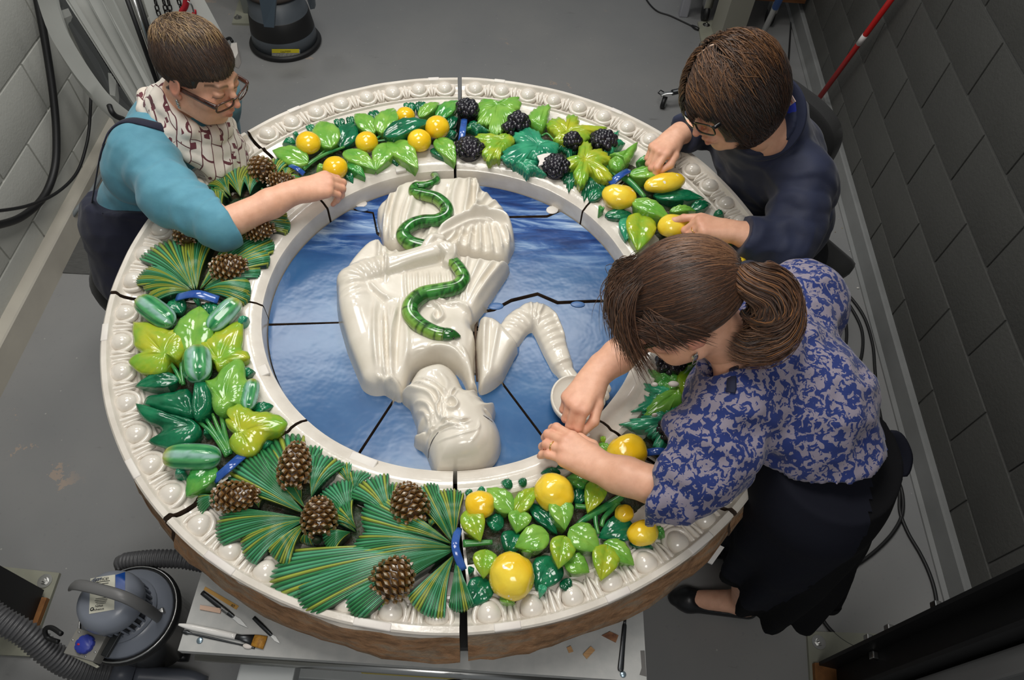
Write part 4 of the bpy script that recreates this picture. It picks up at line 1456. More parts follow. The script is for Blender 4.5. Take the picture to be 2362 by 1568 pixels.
# --- torso
T_OUT = [(872, 540), (892, 562), (950, 578), (1000, 572), (1036, 575), (1100, 585), (1166, 594), (1177, 602), (1152, 641), (1120, 690), (1095, 722), (1088, 738), (1096, 770), (1094, 820),
         (1097, 860), (1102, 882), (1082, 888), (1072, 866), (1060, 846), (1038, 828), (1012, 817), (985, 820), (956, 834), (942, 856), (934, 878), (922, 903), (890, 890), (860, 863), (840, 828), (820, 768),
         (803, 700), (790, 640), (792, 610), (815, 577), (845, 548)]
ft = Field(T_OUT, ZB + .05)
ft.fill(T_OUT, 0.052, 0.026, .004)
ft.blob((1010, 790), .075, .055, 0, .012).blob((950, 800), .05, .05, 0, .006).blob((1045, 760), .03, .035, 0, .010)
ft.tube([(868, 850), (838, 760), (818, 690), (812, 640)], [.036, .042, .042, .038], .030, .9, .02)
ft.tube([(812, 640), (850, 622), (910, 612), (960, 600), (1000, 590)], [.040, .036, .027, .023, .025], [.036, .042, .056, .064, .066], .9, .006)
ft.rings([(820, 690), (814, 645), (850, 622), (890, 615)], .030, 7, .0022)
ft.ridge([(890, 590), (893, 615), (888, 650)], .004, .006).ridge([(884, 592), (886, 615), (880, 650)], .003, -.004)
for i_, (dx, dy) in enumerate([(0, 0), (9, -2), (18, 0), (26, 5)]):
    ft.tube([(1003 + dx, 578 + dy * 2 + i_), (1022 + dx * .9, 590 + dy), (1034 + dx * .4, 602 + dy), (1030 + dx * .2, 612 + dy * .6)], [.0095, .0098, .0090, .0075], [.074, .086, .080, .066], .95, .002)
ft.tube([(985, 582), (1000, 568), (1020, 567)], [.012, .011, .009], [.078, .086, .080], .9, .003)
ft.ridge([(873, 545), (877, 575), (874, 600)], .007, .012).ridge([(888, 560), (890, 590)], .005, .008).ridge([(912, 566), (918, 595)], .007, .010)
for x in range(935, 1085, 13):
    ft.ridge([(x, 628), (x + (x - 1010) * .02 + 2, 660), (x + (x - 1010) * -.06, 700)], .0035, .0065 if (x // 13) % 2 else .0040)
for q, w, a in [([(1165, 600), (1125, 650), (1088, 705)], .007, .012), ([(1140, 600), (1105, 650), (1078, 700)], .006, .010), ([(1110, 595), (1090, 640), (1070, 690)], .007, .010),
                ([(1150, 605), (1110, 655)], .0035, -.007), ([(1080, 590), (1072, 640)], .006, .008), ([(1050, 585), (1052, 620)], .006, .007),
                ([(880, 720), (884, 800), (892, 885)], .006, .010), ([(897, 705), (901, 800), (905, 890)], .006, .010), ([(866, 690), (866, 780), (872, 860)], .007, .009),
                ([(889, 715), (893, 870)], .003, -.008), ([(914, 706), (906, 760), (902, 830)], .005, .010), ([(850, 650), (880, 680), (905, 690)], .006, .008),
                ([(860, 670), (890, 700)], .004, -.006), ([(925, 690), (918, 760), (912, 860)], .004, -.007), ([(935, 720), (940, 800), (930, 860)], .007, .006),
                ([(975, 815), (1010, 806), (1050, 815), (1078, 850)], .007, .008), ([(1060, 800), (1080, 830), (1090, 870)], .006, .007),
                ([(1070, 700), (1092, 740), (1088, 800)], .006, .008), ([(1030, 705), (1060, 702), (1085, 722)], .006, .007),
                ([(1000, 700), (1012, 712), (1022, 735), (1010, 748), (1000, 735), (1008, 718)], .0045, .012), ([(985, 702), (1005, 695), (1030, 700)], .006, .010),
                ([(870, 868), (885, 880), (905, 878), (925, 893)], .006, .010), ([(1020, 770), (1050, 800)], .008, .004)]:
    ft.ridge(q, w, a)
torso = empty('relief_torso', [*U(960, 740, ZB + .01)[:2], ZB - .0325], 'white robed relief torso held at its middle by a green snake', 'ceramic relief')
ft.build('robe', W_FIG, torso)
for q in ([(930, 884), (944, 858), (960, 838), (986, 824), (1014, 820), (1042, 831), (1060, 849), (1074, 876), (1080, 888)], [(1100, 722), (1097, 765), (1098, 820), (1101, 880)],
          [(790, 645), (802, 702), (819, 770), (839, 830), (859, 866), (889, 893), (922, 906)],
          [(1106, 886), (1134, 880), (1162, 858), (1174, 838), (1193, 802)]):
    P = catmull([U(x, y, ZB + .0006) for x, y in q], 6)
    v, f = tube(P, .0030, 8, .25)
    obj('joint_shade_strip', v, f, CLAY_D, torso)  # flat dark strips added on the tiles to stand in for shaded joint gaps

# --- shoulder piece
S_OUT = [(1105, 724), (1125, 722), (1150, 730), (1178, 758), (1197, 784), (1190, 800), (1170, 838), (1160, 856), (1132, 878), (1106, 884), (1103, 850), (1100, 800), (1098, 760)]
fs = Field(S_OUT, ZB + .05, .0025)
fs.fill(S_OUT, 0.058, 0.024, .004)
for q, w, a in [([(1118, 735), (1115, 800), (1112, 870)], .006, .008), ([(1150, 745), (1140, 800), (1128, 865)], .006, .005), ([(1130, 735), (1125, 860)], .003, -.004)]:
    fs.ridge(q, w, a)
sh = fs.build('relief_shoulder', W_FIG, None)
tag(sh, 'loose white shoulder piece beside the relief torso, broken along a brown edge', 'ceramic relief')

# --- head with two faces
H_OUT = [(945, 862), (960, 842), (987, 830), (1016, 826), (1040, 835), (1056, 852), (1067, 874), (1076, 887), (1098, 886), (1106, 895), (1107, 902), (1114, 905), (1121, 909), (1118, 914), (1121, 918), (1136, 914), (1144, 917), (1144, 928),
         (1140, 945), (1141, 955), (1148, 965), (1157, 988), (1157, 1012), (1148, 1035), (1132, 1053), (1106, 1071), (1058, 1080), (1012, 1080), (1000, 1070), (992, 1055), (985, 1035), (974, 1016), (960, 1008), (951, 1000),
         (952, 990), (965, 987), (958, 978), (957, 960), (948, 934), (941, 915), (926, 902), (921, 890), (935, 880)]
fh = Field(H_OUT, ZB + .06, .0020)
fh.fill(H_OUT, 0.082, 0.045, .004)
fh.blob((1070, 1020), .055, .05, 0, .022).blob((1060, 960), .04, .04, 0, .012).blob((1010, 870), .04, .03, 0, -.012)
hair_ = [[(930, 890), (965, 905), (990, 920), (1005, 945), (1012, 975)], [(940, 888), (975, 895), (1005, 915), (1018, 945), (1022, 985)], [(952, 925), (975, 935), (990, 950), (1000, 980)],
         [(965, 880), (1000, 890), (1020, 910), (1030, 930)], [(958, 945), (975, 955), (985, 970), (990, 985)], [(1000, 905), (1015, 930), (1008, 960), (1022, 985), (1040, 1000)],
         [(1015, 990), (1040, 985), (1062, 992), (1080, 985)], [(1010, 1005), (1035, 1000), (1060, 1005)], [(1050, 905), (1040, 925), (1050, 940)]]
for i_, q in enumerate(hair_):
    fh.ridge(q, .0034, .0078)
    fh.ridge([(x + 4, y + 4) for x, y in q], .0020, -.0045)
    fh.ridge([(x + 7, y + 6) for x, y in q], .0022, .0040)
fh.ridge([(1028, 945), (1036, 936), (1048, 938), (1056, 950), (1050, 962), (1036, 960), (1030, 950)], .0032, .009).blob((1042, 950), .006, .005, 0, -.008)
fh.ridge([(1118, 948), (1130, 950), (1139, 954)], .003, .006).ridge([(1116, 954), (1128, 958), (1140, 960)], .003, -.006).blob((1126, 945), .010, .007, .4, -.006).blob((1112, 930), .014, .014, 0, .004)
fh.ridge([(1108, 908), (1116, 912)], .002, -.004).ridge([(1114, 920), (1122, 923)], .003, -.004)
fh.blob((995, 1002), .011, .007, .9, -.010).blob((995, 1002), .005, .005, 0, .009).ridge([(985, 1022), (995, 1012), (1010, 1002)], .0035, .007).ridge([(985, 1004), (995, 996), (1004, 994)], .0025, .006)
fh.ridge([(968, 985), (978, 992), (984, 1000)], .004, -.006).blob((970, 970), .014, .012, 0, .006)
fh.ridge([(1010, 1030), (1050, 1026), (1100, 1010), (1105, 985)], .0022, .0028).ridge([(1085, 1040), (1100, 1020), (1108, 995)], .003, .002)
fh.ridge([(1010, 860), (1030, 890), (1028, 925)], .008, .006)
hd = fh.build('two_faced_bust', W_FIG, None)
tag(hd, 'white relief head with two faces looking opposite ways, below the robed torso', 'ceramic relief')
ink = mat('painted_brow', srgb(62, 62, 70), 0.3)
for q in ([(984, 1026), (996, 1014), (1012, 1003)], [(1112, 961), (1124, 966), (1140, 968)]):
    P = [U(x, y, ZB + .075) for x, y in q]
    out = []
    for p in catmull(P, 6):
        i_ = int(round((p[0] - fh.lo[0]) / fh.res)); j_ = int(round((p[1] - fh.lo[1]) / fh.res))
        i_ = min(max(i_, 0), fh.h.shape[0] - 1); j_ = min(max(j_, 0), fh.h.shape[1] - 1)
        out.append([p[0], p[1], ZB + max(fh.h[i_, j_], 0) + .0002])
    v, f = tube(out, [.0004, .0011, .0005], 6)
    obj('painted_brow', v, f, ink, hd)

# --- bent arm with the mirror, on the right-hand tile
AR = [(1120, 700), (1290, 690), (1420, 900), (1390, 985), (1250, 985), (1240, 850), (1150, 790)]
fa = Field(AR, ZB + .04, .0026)
fa.tube([(1172, 762), (1195, 730), (1228, 712)], [.032, .034, .036], .008, .85, .014)
fa.tube([(1228, 712), (1252, 716), (1268, 745), (1285, 790), (1300, 825)], [.036, .037, .034, .030, .026], .008, .85, .014)
fa.rings([(1175, 760), (1198, 730), (1228, 712), (1252, 716), (1268, 745), (1290, 800)], .030, 11, .0022)
fa.ridge([(1225, 690), (1225, 720), (1228, 745)], .005, .006).ridge([(1240, 690), (1236, 720), (1233, 748)], .004, .006).ridge([(1255, 695), (1245, 722), (1237, 750)], .004, .005)
fa.ridge([(1280, 712), (1290, 735), (1308, 770)], .006, .006)
fa.tube([(1296, 822), (1310, 842), (1325, 862), (1345, 880)], [.024, .021, .022, .026], .006, .8, .006)
fa.ridge([(1278, 832), (1298, 826), (1318, 818)], .004, .005)
fa.build('sleeve', W_FIG, TILES['e'])
pc = U(1327, 920, ZB + .035)
k_ = pxm(pc)
rm_ = 58 * k_
v, f = lathe([(0, 0), (rm_ * .99, 0), (rm_ * 1.04, .006), (rm_ * 1.04, .013), (rm_ * .99, .018), (rm_ * .93, .0165), (rm_ * .90, .012), (rm_ * .5, .016), (0, .0175)], 44)
Rm = frame((-.2, 1, 0), (.02, -.25, 1))
v = (v * np.array([.94, 1.08, 1])) @ Rm.T + pc + [0, 0, -.012]
obj('mirror', v, f, W_FIG, TILES['e'])
mb = MB()
for i_, (x, y, x2, y2) in enumerate([(1385, 868, 1394, 895), (1392, 885, 1402, 905), (1392, 903, 1398, 922), (1385, 920, 1388, 938)]):
    P = [U(x - 12, y - 4, ZB + .018), U(x, y, ZB + .034), U(x2, y2 - 8, ZB + .034), U(x2 - 6, y2, ZB + .020)]
    mb.add(*tube(catmull(P, 4), [.0085, .0095, .0085, .006], 8))
v, f = ellipsoid(U(1380, 895, ZB + .012), (.020, .032, .018)); mb.add(v, f)
mb.build('hand', W_FIG, TILES['e'])


# --- snake
SNAKE = mat('snake_glaze', (1, 1, 1), 0.13, attr=True, coat=0.4, c2=(.75, .8, .75), scale=90)


def snake(parent, px, rpx, z, head=False):
    P = catmull([U(x, y, ZB + h) for (x, y), h in zip(px, z)], 8)
    n = len(P)
    k = pxm(P[0])
    r = np.interp(np.linspace(0, 1, n), np.linspace(0, 1, len(rpx)), rpx) * k
    ns = 14
    v, f = tube(P, r, ns, 0.9)
    ln = np.r_[0, np.cumsum(np.linalg.norm(np.diff(P, axis=0), axis=1))]
    th = np.linspace(0, 2 * np.pi, ns, endpoint=False)
    g1, g2, gd, ye = np.array(srgb(54, 128, 52)), np.array(srgb(112, 168, 78)), np.array(srgb(14, 38, 20)), np.array(srgb(150, 165, 60))
    C = []
    for i in range(n):
        for j in range(ns):
            sdv = math.cos(th[j])
            t = max(0, min(1, .5 + sdv * .9))
            c = g1 * (1 - t) + g2 * t
            if sdv > .2:
                c = c * (1 - (sdv - .2) * .7) + ye * (sdv - .2) * .7
            nz_ = float(vnoise(v[i * ns + j], 160.0))
            if sdv < .25 and nz_ > .05: c = c * .35 + gd * .65
            if sdv > -.35:
                ph = (ln[i] / (r[i] * 1.25)) % 1.0
                if ph < .13: c = gd * .8 + c * .2
            C.append(c)
    C = np.array(C)
    return obj('snake', v, f, SNAKE, parent, True, C)


up_ = [(976, 390), (986, 398), (1003, 404), (1006, 416), (985, 427), (959, 430), (955, 443), (980, 450), (1008, 458), (1029, 478), (1028, 496), (1008, 508), (975, 511), (946, 521), (930, 541), (946, 561), (982, 571)]
snake(TILES['top'], up_, [3, 6, 8, 9, 10, 11, 12, 13, 14, 15, 15, 15, 16, 16, 16, 16, 16], [.018, .024, .04, .054, .058, .058, .058, .060, .062, .062, .060, .060, .062, .064, .064, .062, .058])
lo_ = [(1034, 590), (1046, 604), (1060, 622), (1068, 643), (1052, 662), (1015, 671), (975, 680), (950, 702), (948, 726), (968, 749), (1000, 766), (1025, 771)]
snake(torso, lo_, [14, 15, 16, 17, 18, 19, 20, 20, 19, 18, 17, 15], [.058, .064, .066, .066, .066, .066, .066, .066, .066, .068, .070, .070])
# head of the snake: broad, flattened, with a blunt snout
hp = catmull([U(1018, 770, ZB + .070), U(1035, 771, ZB + .072), U(1050, 773, ZB + .070), U(1062, 776, ZB + .066)], 5)
v, f = tube(hp, np.array([15, 17, 16, 13, 8, 3]) * pxm(hp[0]), 12, .75)
sh_ = obj('snake_head', v, f, SNAKE, torso, True, np.tile(np.array(srgb(38, 96, 40)), (len(v), 1)))
for x, y in ((1042, 764), (1046, 780)):
    v, f = ellipsoid(U(x, y, ZB + .082), (.0025, .0025, .0025), None, 6, 8)
    obj('eye', v, f, BLACK_PL, sh_)


# blue and white fills set into the joints
for key, x, y, r1, r2, a, m_ in [('top', 955, 401, 18, 6, .35, BLUE_FILL), ('top', 1173, 418, 22, 9, -.3, BLUE_FILL), ('b', 835, 482, 15, 6, -.1, BLUE_FILL), ('e', 1333, 702, 17, 7, 0, BLUE_FILL),
                                 ('f', 1143, 706, 19, 8, 0.1, BLUE_FILL), ('d', 1182, 815, 14, 22, -.3, BLUE_FILL), ('top', 833, 470, 14, 9, .2, FILL_W), ('top', 1274, 484, 15, 10, .5, FILL_W)]:
    p = U(x, y, ZB + .0006)
    k_ = pxm(p)
    v, f = ellipsoid((0, 0, 0), (r1 * k_, r2 * k_ * 1.3, .0032), rz(a), 8, 16)
    obj('joint_fill', v + p, f, m_, TILES[key])
# ------------------------------------------------------------------ signed distance fields for figures and cloth
class SDF:
    def __init__(s, lo, hi, h):
        s.lo = np.array(lo, float); s.h = h
        s.n = np.ceil((np.array(hi) - s.lo) / h).astype(int) + 1
        s.D = np.full(s.n, 0.5, np.float32)

    def box(s, lo, hi, pad):
        a = np.clip(np.floor((np.asarray(lo) - pad - s.lo) / s.h).astype(int), 0, s.n)
        b = np.clip(np.ceil((np.asarray(hi) + pad - s.lo) / s.h).astype(int) + 1, 0, s.n)
        if np.any(b <= a): return None, None
        g = np.meshgrid(*[s.lo[i] + np.arange(a[i], b[i]) * s.h for i in range(3)], indexing='ij', sparse=True)
        return tuple(slice(a[i], b[i]) for i in range(3)), g

    def comb(s, sl, d, k, op):
        A = s.D[sl]
        d = d.astype(np.float32)
        if op == 'add':
            if k > 0:
                hh = np.clip(k - np.abs(A - d), 0, None) / k
                s.D[sl] = np.minimum(A, d) - hh * hh * k * 0.25
            else:
                s.D[sl] = np.minimum(A, d)
        else:
            d = -d
            if k > 0:
                hh = np.clip(k - np.abs(A - d), 0, None) / k
                s.D[sl] = np.maximum(A, d) + hh * hh * k * 0.25
            else:
                s.D[sl] = np.maximum(A, d)

    def cap(s, a, b, ra, rb=None, k=0.01, op='add'):
        rb = ra if rb is None else rb
        a, b = np.asarray(a, float), np.asarray(b, float)
        r = max(ra, rb)
        sl, g = s.box(np.minimum(a, b) - r, np.maximum(a, b) + r, k + 3 * s.h)
        if sl is None: return s
        v = b - a
        l2 = v @ v + 1e-12
        X, Y, Z = g[0] - a[0], g[1] - a[1], g[2] - a[2]
        t = np.clip((X * v[0] + Y * v[1] + Z * v[2]) / l2, 0, 1)
        d = np.sqrt((X - t * v[0]) ** 2 + (Y - t * v[1]) ** 2 + (Z - t * v[2]) ** 2) - (ra + (rb - ra) * t)
        s.comb(sl, d, k, op)
        return s

    def chain(s, P, R, k=0.01, op='add'):
        for i in range(len(P) - 1):
            s.cap(P[i], P[i + 1], R[i], R[i + 1], k, op)
        return s

    def ell(s, c, r, R=None, k=0.01, op='add'):
        c, r = np.asarray(c, float), np.asarray(r, float)
        m = r.max()
        sl, g = s.box(c - m, c + m, k + 3 * s.h)
        if sl is None: return s
        X, Y, Z = g[0] - c[0], g[1] - c[1], g[2] - c[2]
        if R is not None:
            X, Y, Z = [X * R[0][i] + Y * R[1][i] + Z * R[2][i] for i in range(3)]
        k0 = np.sqrt((X / r[0]) ** 2 + (Y / r[1]) ** 2 + (Z / r[2]) ** 2)
        k1 = np.sqrt((X / r[0] ** 2) ** 2 + (Y / r[1] ** 2) ** 2 + (Z / r[2] ** 2) ** 2) + 1e-9
        s.comb(sl, k0 * (k0 - 1) / k1, k, op)
        return s

    def cut(s, p, n, rad, k=0.004):
        """remove what lies past the plane through p along n, within rad"""
        p, n = np.asarray(p, float), np.asarray(n, float) / np.linalg.norm(n)
        sl, g = s.box(p - rad, p + rad, 0)
        if sl is None: return s
        d = (g[0] - p[0]) * n[0] + (g[1] - p[1]) * n[1] + (g[2] - p[2]) * n[2]
        q = np.sqrt((g[0] - p[0]) ** 2 + (g[1] - p[1]) ** 2 + (g[2] - p[2]) ** 2)
        A = s.D[sl]
        s.D[sl] = np.where(q < rad, np.maximum(A, d), A)
        return s

    def mesh(s):
        D = s.D
        D[0], D[-1], D[:, 0], D[:, -1], D[:, :, 0], D[:, :, -1] = 0.5, 0.5, 0.5, 0.5, 0.5, 0.5
        neg = D < 0
        c = np.zeros(np.array(D.shape) - 1, np.int8)
        for i in (0, 1):
            for j in (0, 1):
                for k in (0, 1):
                    c += neg[i:neg.shape[0] - 1 + i, j:neg.shape[1] - 1 + j, k:neg.shape[2] - 1 + k]
        act = (c > 0) & (c < 8)
        I = np.argwhere(act)
        idx = np.full(act.shape, -1, np.int64)
        idx[act] = np.arange(len(I))
        acc = np.zeros((len(I), 3)); cnt = np.zeros(len(I))
        for ax in range(3):
            o = [a for a in range(3) if a != ax]
            for da in (0, 1):
                for db in (0, 1):
                    p0 = I.copy(); p0[:, o[0]] += da; p0[:, o[1]] += db
                    p1 = p0.copy(); p1[:, ax] += 1
                    d0 = D[p0[:, 0], p0[:, 1], p0[:, 2]]; d1 = D[p1[:, 0], p1[:, 1], p1[:, 2]]
                    m = (d0 < 0) != (d1 < 0)
                    t = np.where(m, d0 / np.where(m, d0 - d1, 1), 0)
                    q = p0.astype(float); q[:, ax] += t
                    acc += q * m[:, None]; cnt += m
        V = s.lo + acc / cnt[:, None] * s.h
        Fs = []
        for ax in range(3):
            o = [(ax + 1) % 3, (ax + 2) % 3]
            sl0 = [slice(None)] * 3; sl1 = [slice(None)] * 3
            sl0[ax] = slice(0, -1); sl1[ax] = slice(1, None)
            ch = neg[tuple(sl0)] != neg[tuple(sl1)]
            E = np.argwhere(ch)
            ok = np.all([(E[:, o[0]] > 0), (E[:, o[1]] > 0), (E[:, o[0]] < D.shape[o[0]] - 1), (E[:, o[1]] < D.shape[o[1]] - 1)], 0)
            E = E[ok]
            inside = neg[E[:, 0], E[:, 1], E[:, 2]]

            def at(da, db):
                q = E.copy(); q[:, o[0]] += da; q[:, o[1]] += db
                return idx[q[:, 0], q[:, 1], q[:, 2]]
            f = np.stack([at(-1, -1), at(0, -1), at(0, 0), at(-1, 0)], 1)
            f[~inside] = f[~inside][:, ::-1]
            Fs.append(f)
        F = np.concatenate(Fs)
        return V, F[(F >= 0).all(1)]


def vnormals(V, F):
    n = np.cross(V[F[:, 2]] - V[F[:, 0]], V[F[:, 3]] - V[F[:, 1]])
    N = np.zeros_like(V)
    for k in range(4):
        np.add.at(N, F[:, k], n)
    return N / (np.linalg.norm(N, axis=1)[:, None] + 1e-12)


def relax(V, F, it=2, lam=0.5):
    for _ in range(it):
        A = np.zeros_like(V); c = np.zeros(len(V))
        for k in range(4):
            a, b = F[:, k], F[:, (k + 1) % 4]
            np.add.at(A, a, V[b]); np.add.at(c, a, 1)
            np.add.at(A, b, V[a]); np.add.at(c, b, 1)
        V = V * (1 - lam) + lam * A / np.maximum(c, 1)[:, None]
    return V


def seg_coord(V, a, b):
    """distance along a->b in metres and distance from the axis"""
    a, b = np.asarray(a), np.asarray(b)
    u = (b - a) / np.linalg.norm(b - a)
    s_ = (V - a) @ u
    return s_, np.linalg.norm(V - a - s_[:, None] * u, axis=1)


def crease(V, F, limbs, amp=0.004, rough=0.002):
    """cloth folds: drawn across each limb, plus soft buckles"""
    N = vnormals(V, F)
    d = rough * (1 - np.abs(vnoise(V, 17.0)) * 2) + rough * .6 * vnoise(V, 34.0)
    for a, b, rad, f_, am in limbs:
        s_, q = seg_coord(V, a, b)
        L = np.linalg.norm(np.asarray(b) - np.asarray(a))
        m = np.clip(1.25 - q / rad, 0, 1) * np.clip((s_ + .03) / .05, 0, 1) * np.clip((L + .03 - s_) / .05, 0, 1)
        w = np.sin(s_ * f_ + 2.6 * vnoise(V, 9.0) + 1.4 * vnoise(V, 21.0))
        d = d + am * m * (np.clip(w, -.3, 1) ** 1 - .3)
    return V + N * d[:, None]


def join(parts):
    V, F, C, n = [], [], [], 0
    for p in parts:
        V.append(p[0]); F.append(p[1] + n); n += len(p[0])
        C.append(p[2] if len(p) > 2 else np.ones((len(p[0]), 3)))
    return np.concatenate(V), np.concatenate(F), np.concatenate(C)


SKIN_C = np.array(srgb(236, 182, 152))
SKIN_R = np.array(srgb(224, 146, 122))
LIP_C = np.array(srgb(190, 98, 92))
SHADE_C = np.array(srgb(150, 96, 72))
SKIN = mat('skin', (1, 1, 1), 0.48, attr=True, c2=(.90, .86, .84), scale=55, sss=0.12, bump=(140, 0.10, 0.002))


def head_mesh(R, t, shut=0.6, age=0.0):
    """head and neck in head axes (x her right, y forward, z up), placed by R, t"""
    g = SDF((-.10, -.135, -.20), (.10, .135, .135), 0.0026)
    g.ell((0, -.014, .028), (.0735, .093, .082), k=0)
    g.ell((0, .022, -.028), (.061, .066, .082), k=.02)
    g.ell((0, .046, -.082), (.040, .036, .030), k=.025)
    g.ell((0, .066, -.098), (.017, .016, .015), k=.020)
    for sx in (-1, 1):
        g.ell((sx * .040, .055, -.030), (.024, .024, .022), k=.018)
        g.cap((sx * .056, .0, -.070), (sx * .030, .048, -.096), .016, .015, k=.02)
    g.cap((-.034, .078, .017), (.034, .078, .017), .0078, k=.016)
    g.cap((0, .088, .012), (0, .082, .016), .008, k=.01)
    for sx in (-1, 1):
        g.ell((sx * .031, .098, -.004), (.019, .014, .012), k=.014, op='sub')
        g.ell((sx * .031, .0745, -.005), (.0135, .0135, .0130), k=.003)
        g.ell((sx * .031, .0755, -.0005), (.0150, .0142, .0112), k=.003)       # upper lid
        g.cap((sx * .018, .085, -.0115), (sx * .043, .080, -.0105), .0022, k=.004)
    g.chain([(0, .086, .010), (0, .097, -.012), (0, .1095, -.032)], [.0068, .0072, .0092], k=.007)
    for sx in (-1, 1):
        g.ell((sx * .0115, .096, -.0365), (.0070, .0095, .0066), k=.005)
        g.ell((sx * .0065, .1035, -.0425), (.0030, .0042, .0028), k=.002, op='sub')
    g.ell((0, .083, -.066), (.026, .014, .014), k=.010)
    g.chain([(-.023, .081, -.0655), (-.008, .0945, -.0610), (0, .0945, -.0622), (.008, .0945, -.0610), (.023, .081, -.0655)], [.002, .0046, .0042, .0046, .002], k=.004)
    g.chain([(-.019, .082, -.0695), (0, .0930, -.0735), (.019, .082, -.0695)], [.003, .0062, .003], k=.004)
    g.chain([(-.025, .083, -.0665), (0, .0995, -.0668), (.025, .083, -.0665)], [.0012, .0016, .0012], k=.002, op='sub')
    for sx in (-1, 1):
        Re = rz(-sx * .35) @ rx(-.18)
        g.ell((sx * .0745, -.012, -.014), (.0075, .0185, .031), Re, k=.004)
        g.ell((sx * .0815, -.008, -.010), (.005, .0105, .019), Re, k=.004, op='sub')
        g.ell((sx * .0735, -.001, -.037), (.006, .008, .009), None, k=.004)
    g.cap((0, -.028, -.06), (0, -.058, -.17), .050, .056, k=.03)
    V, F = g.mesh()
    V = relax(V, F, 1, .4)
    x, y, z = V[:, 0], V[:, 1], V[:, 2]
    C = np.tile(SKIN_C, (len(V), 1))

    def tint(c, w):
        nonlocal C
        C = C * (1 - w[:, None]) + np.asarray(c) * w[:, None]
    tint(SKIN_R, .75 * np.exp(-(((np.abs(x) - .040) / .024) ** 2 + ((z + .034) / .022) ** 2)) * (y > .03))
    tint(SKIN_R, .80 * np.exp(-((x / .014) ** 2 + ((z + .033) / .014) ** 2)) * (y > .09))
    tint(SKIN_R, .7 * ((np.abs(x) > .066) & (np.abs(z + .014) < .04) & (np.abs(y + .012) < .03)))
    lipw = np.exp(-((x / .021) ** 4)) * np.exp(-((z + .0675) / .0095) ** 4) * (y > .082)
    tint(LIP_C, .75 * lipw)
    for sx in (-1, 1):
        dx = (x - sx * .031) / .0165
        tint(SHADE_C, .30 * np.exp(-(dx ** 2 + ((z - .004) / .010) ** 2)) * (y > .06))
        lash = np.exp(-((z + .0085 - .0025 * (1 - dx ** 2)) / .0017) ** 2) * (np.abs(dx) < 1.05) * (y > .07)
        tint((.02, .012, .01), .9 * lash)
        brow = np.exp(-((z - .0185 - .0035 * (1 - ((x - sx * .034) / .02) ** 2)) / .0042) ** 2) * (np.abs(x - sx * .033) < .021) * (y > .05)
        tint((.07, .04, .02), .8 * brow)
    return V @ R.T + t, F, C


def hand_mesh(wrist, fwd, dorsal, side, curls, spread=0.10, thumb=((.03, .03, -.012), (.036, .06, -.022), (.030, .082, -.026)), elbow=None, r_el=.036, size=1.0, tip_col=True):
    """hand with forearm; side=+1 when the thumb lies on +x of the hand frame (x = fwd x dorsal); curls: per finger (mcp, pip, dip)"""
    fwd = np.asarray(fwd, float); fwd /= np.linalg.norm(fwd)
    R = frame(fwd, dorsal)      # columns x, y(fwd), z(dorsal)
    W = np.asarray(wrist, float)
    P = lambda q: W + R @ (np.asarray(q, float) * size)
    roots = [(.024, .083, .003), (.007, .087, .006), (-.010, .082, .004), (-.025, .073, -.001)]
    lens = [(.041, .025, .021), (.046, .029, .022), (.042, .027, .021), (.033, .021, .019)]
    rads = [.0094, .0096, .0090, .0080]
    pts = []
    fingers = []
    for i in range(4):
        x0 = side * roots[i][0]
        base = np.array([x0, roots[i][1], roots[i][2]])
        yaw = side * spread * (1.2 - i * .85)
        a = 0.0
        q = [base]
        for L, c in zip(lens[i], curls[i]):
            a += c
            d = np.array([math.sin(yaw) * math.cos(a), math.cos(yaw) * math.cos(a), -math.sin(a)])
            q.append(q[-1] + d * L)
        fingers.append([P(z) for z in q])
        pts += fingers[-1]
    th = [P((side * .016, .020, -.006))] + [P((side * a, b, c)) for a, b, c in thumb]
    pts += th
    E = np.asarray(elbow, float) if elbow is not None else P((0, -.10, 0))
    pts += [W, E]
    pts = np.array(pts)
    g = SDF(pts.min(0) - .055, pts.max(0) + .055, 0.0026)
    g.cap(E, W + (E - W) * .35, r_el, .034, k=.01)
    g.cap(W + (E - W) * .36, W + (E - W) * .04, .0345, .0245, k=.02)
    for sx in (-.010, .010):
        g.cap(P((sx, -.03, 0)), P((sx * 1.3, .02, 0)), .0195, .0185, k=.02)
    for i in range(4):
        b = np.array([side * roots[i][0], roots[i][1], roots[i][2]])
        g.cap(P((side * roots[i][0] * .55, .012, -.002)), P(b + [0, -.006, -.004]), .0165, .0128, k=.012)
        g.cap(P((side * roots[i][0] * .60, .020, .006)), P(b + [0, 0, .000]), .0075, .0105, k=.010)
    g.ell(P((side * .018, .032, -.012)), (.020, .026, .017), R, k=.014)
    g.ell(P((side * -.018, .040, -.010)), (.014, .034, .014), R, k=.012)
    for i, q in enumerate(fingers):
        r = rads[i]
        g.chain(q, [r * 1.12, r * 1.05, r * .96, r * .80], k=.0028)
        for j in (1, 2):
            g.ell(q[j], (r * 1.08,) * 3, None, k=.003)
    g.chain(th, [.0145, .0122, .0108, .0086], k=.005)
    V, F = g.mesh()
    V = relax(V, F, 1, .4)
    C = np.tile(SKIN_C, (len(V), 1))
    for i, q in enumerate(fingers):
        for j, w in ((0, .35), (1, .5), (3, .55)):
            d = np.linalg.norm(V - q[j], axis=1)
            k = (w * np.exp(-(d / .013) ** 2))[:, None]
            C = C * (1 - k) + SKIN_R * k
    return (V, F, C), fingers, th


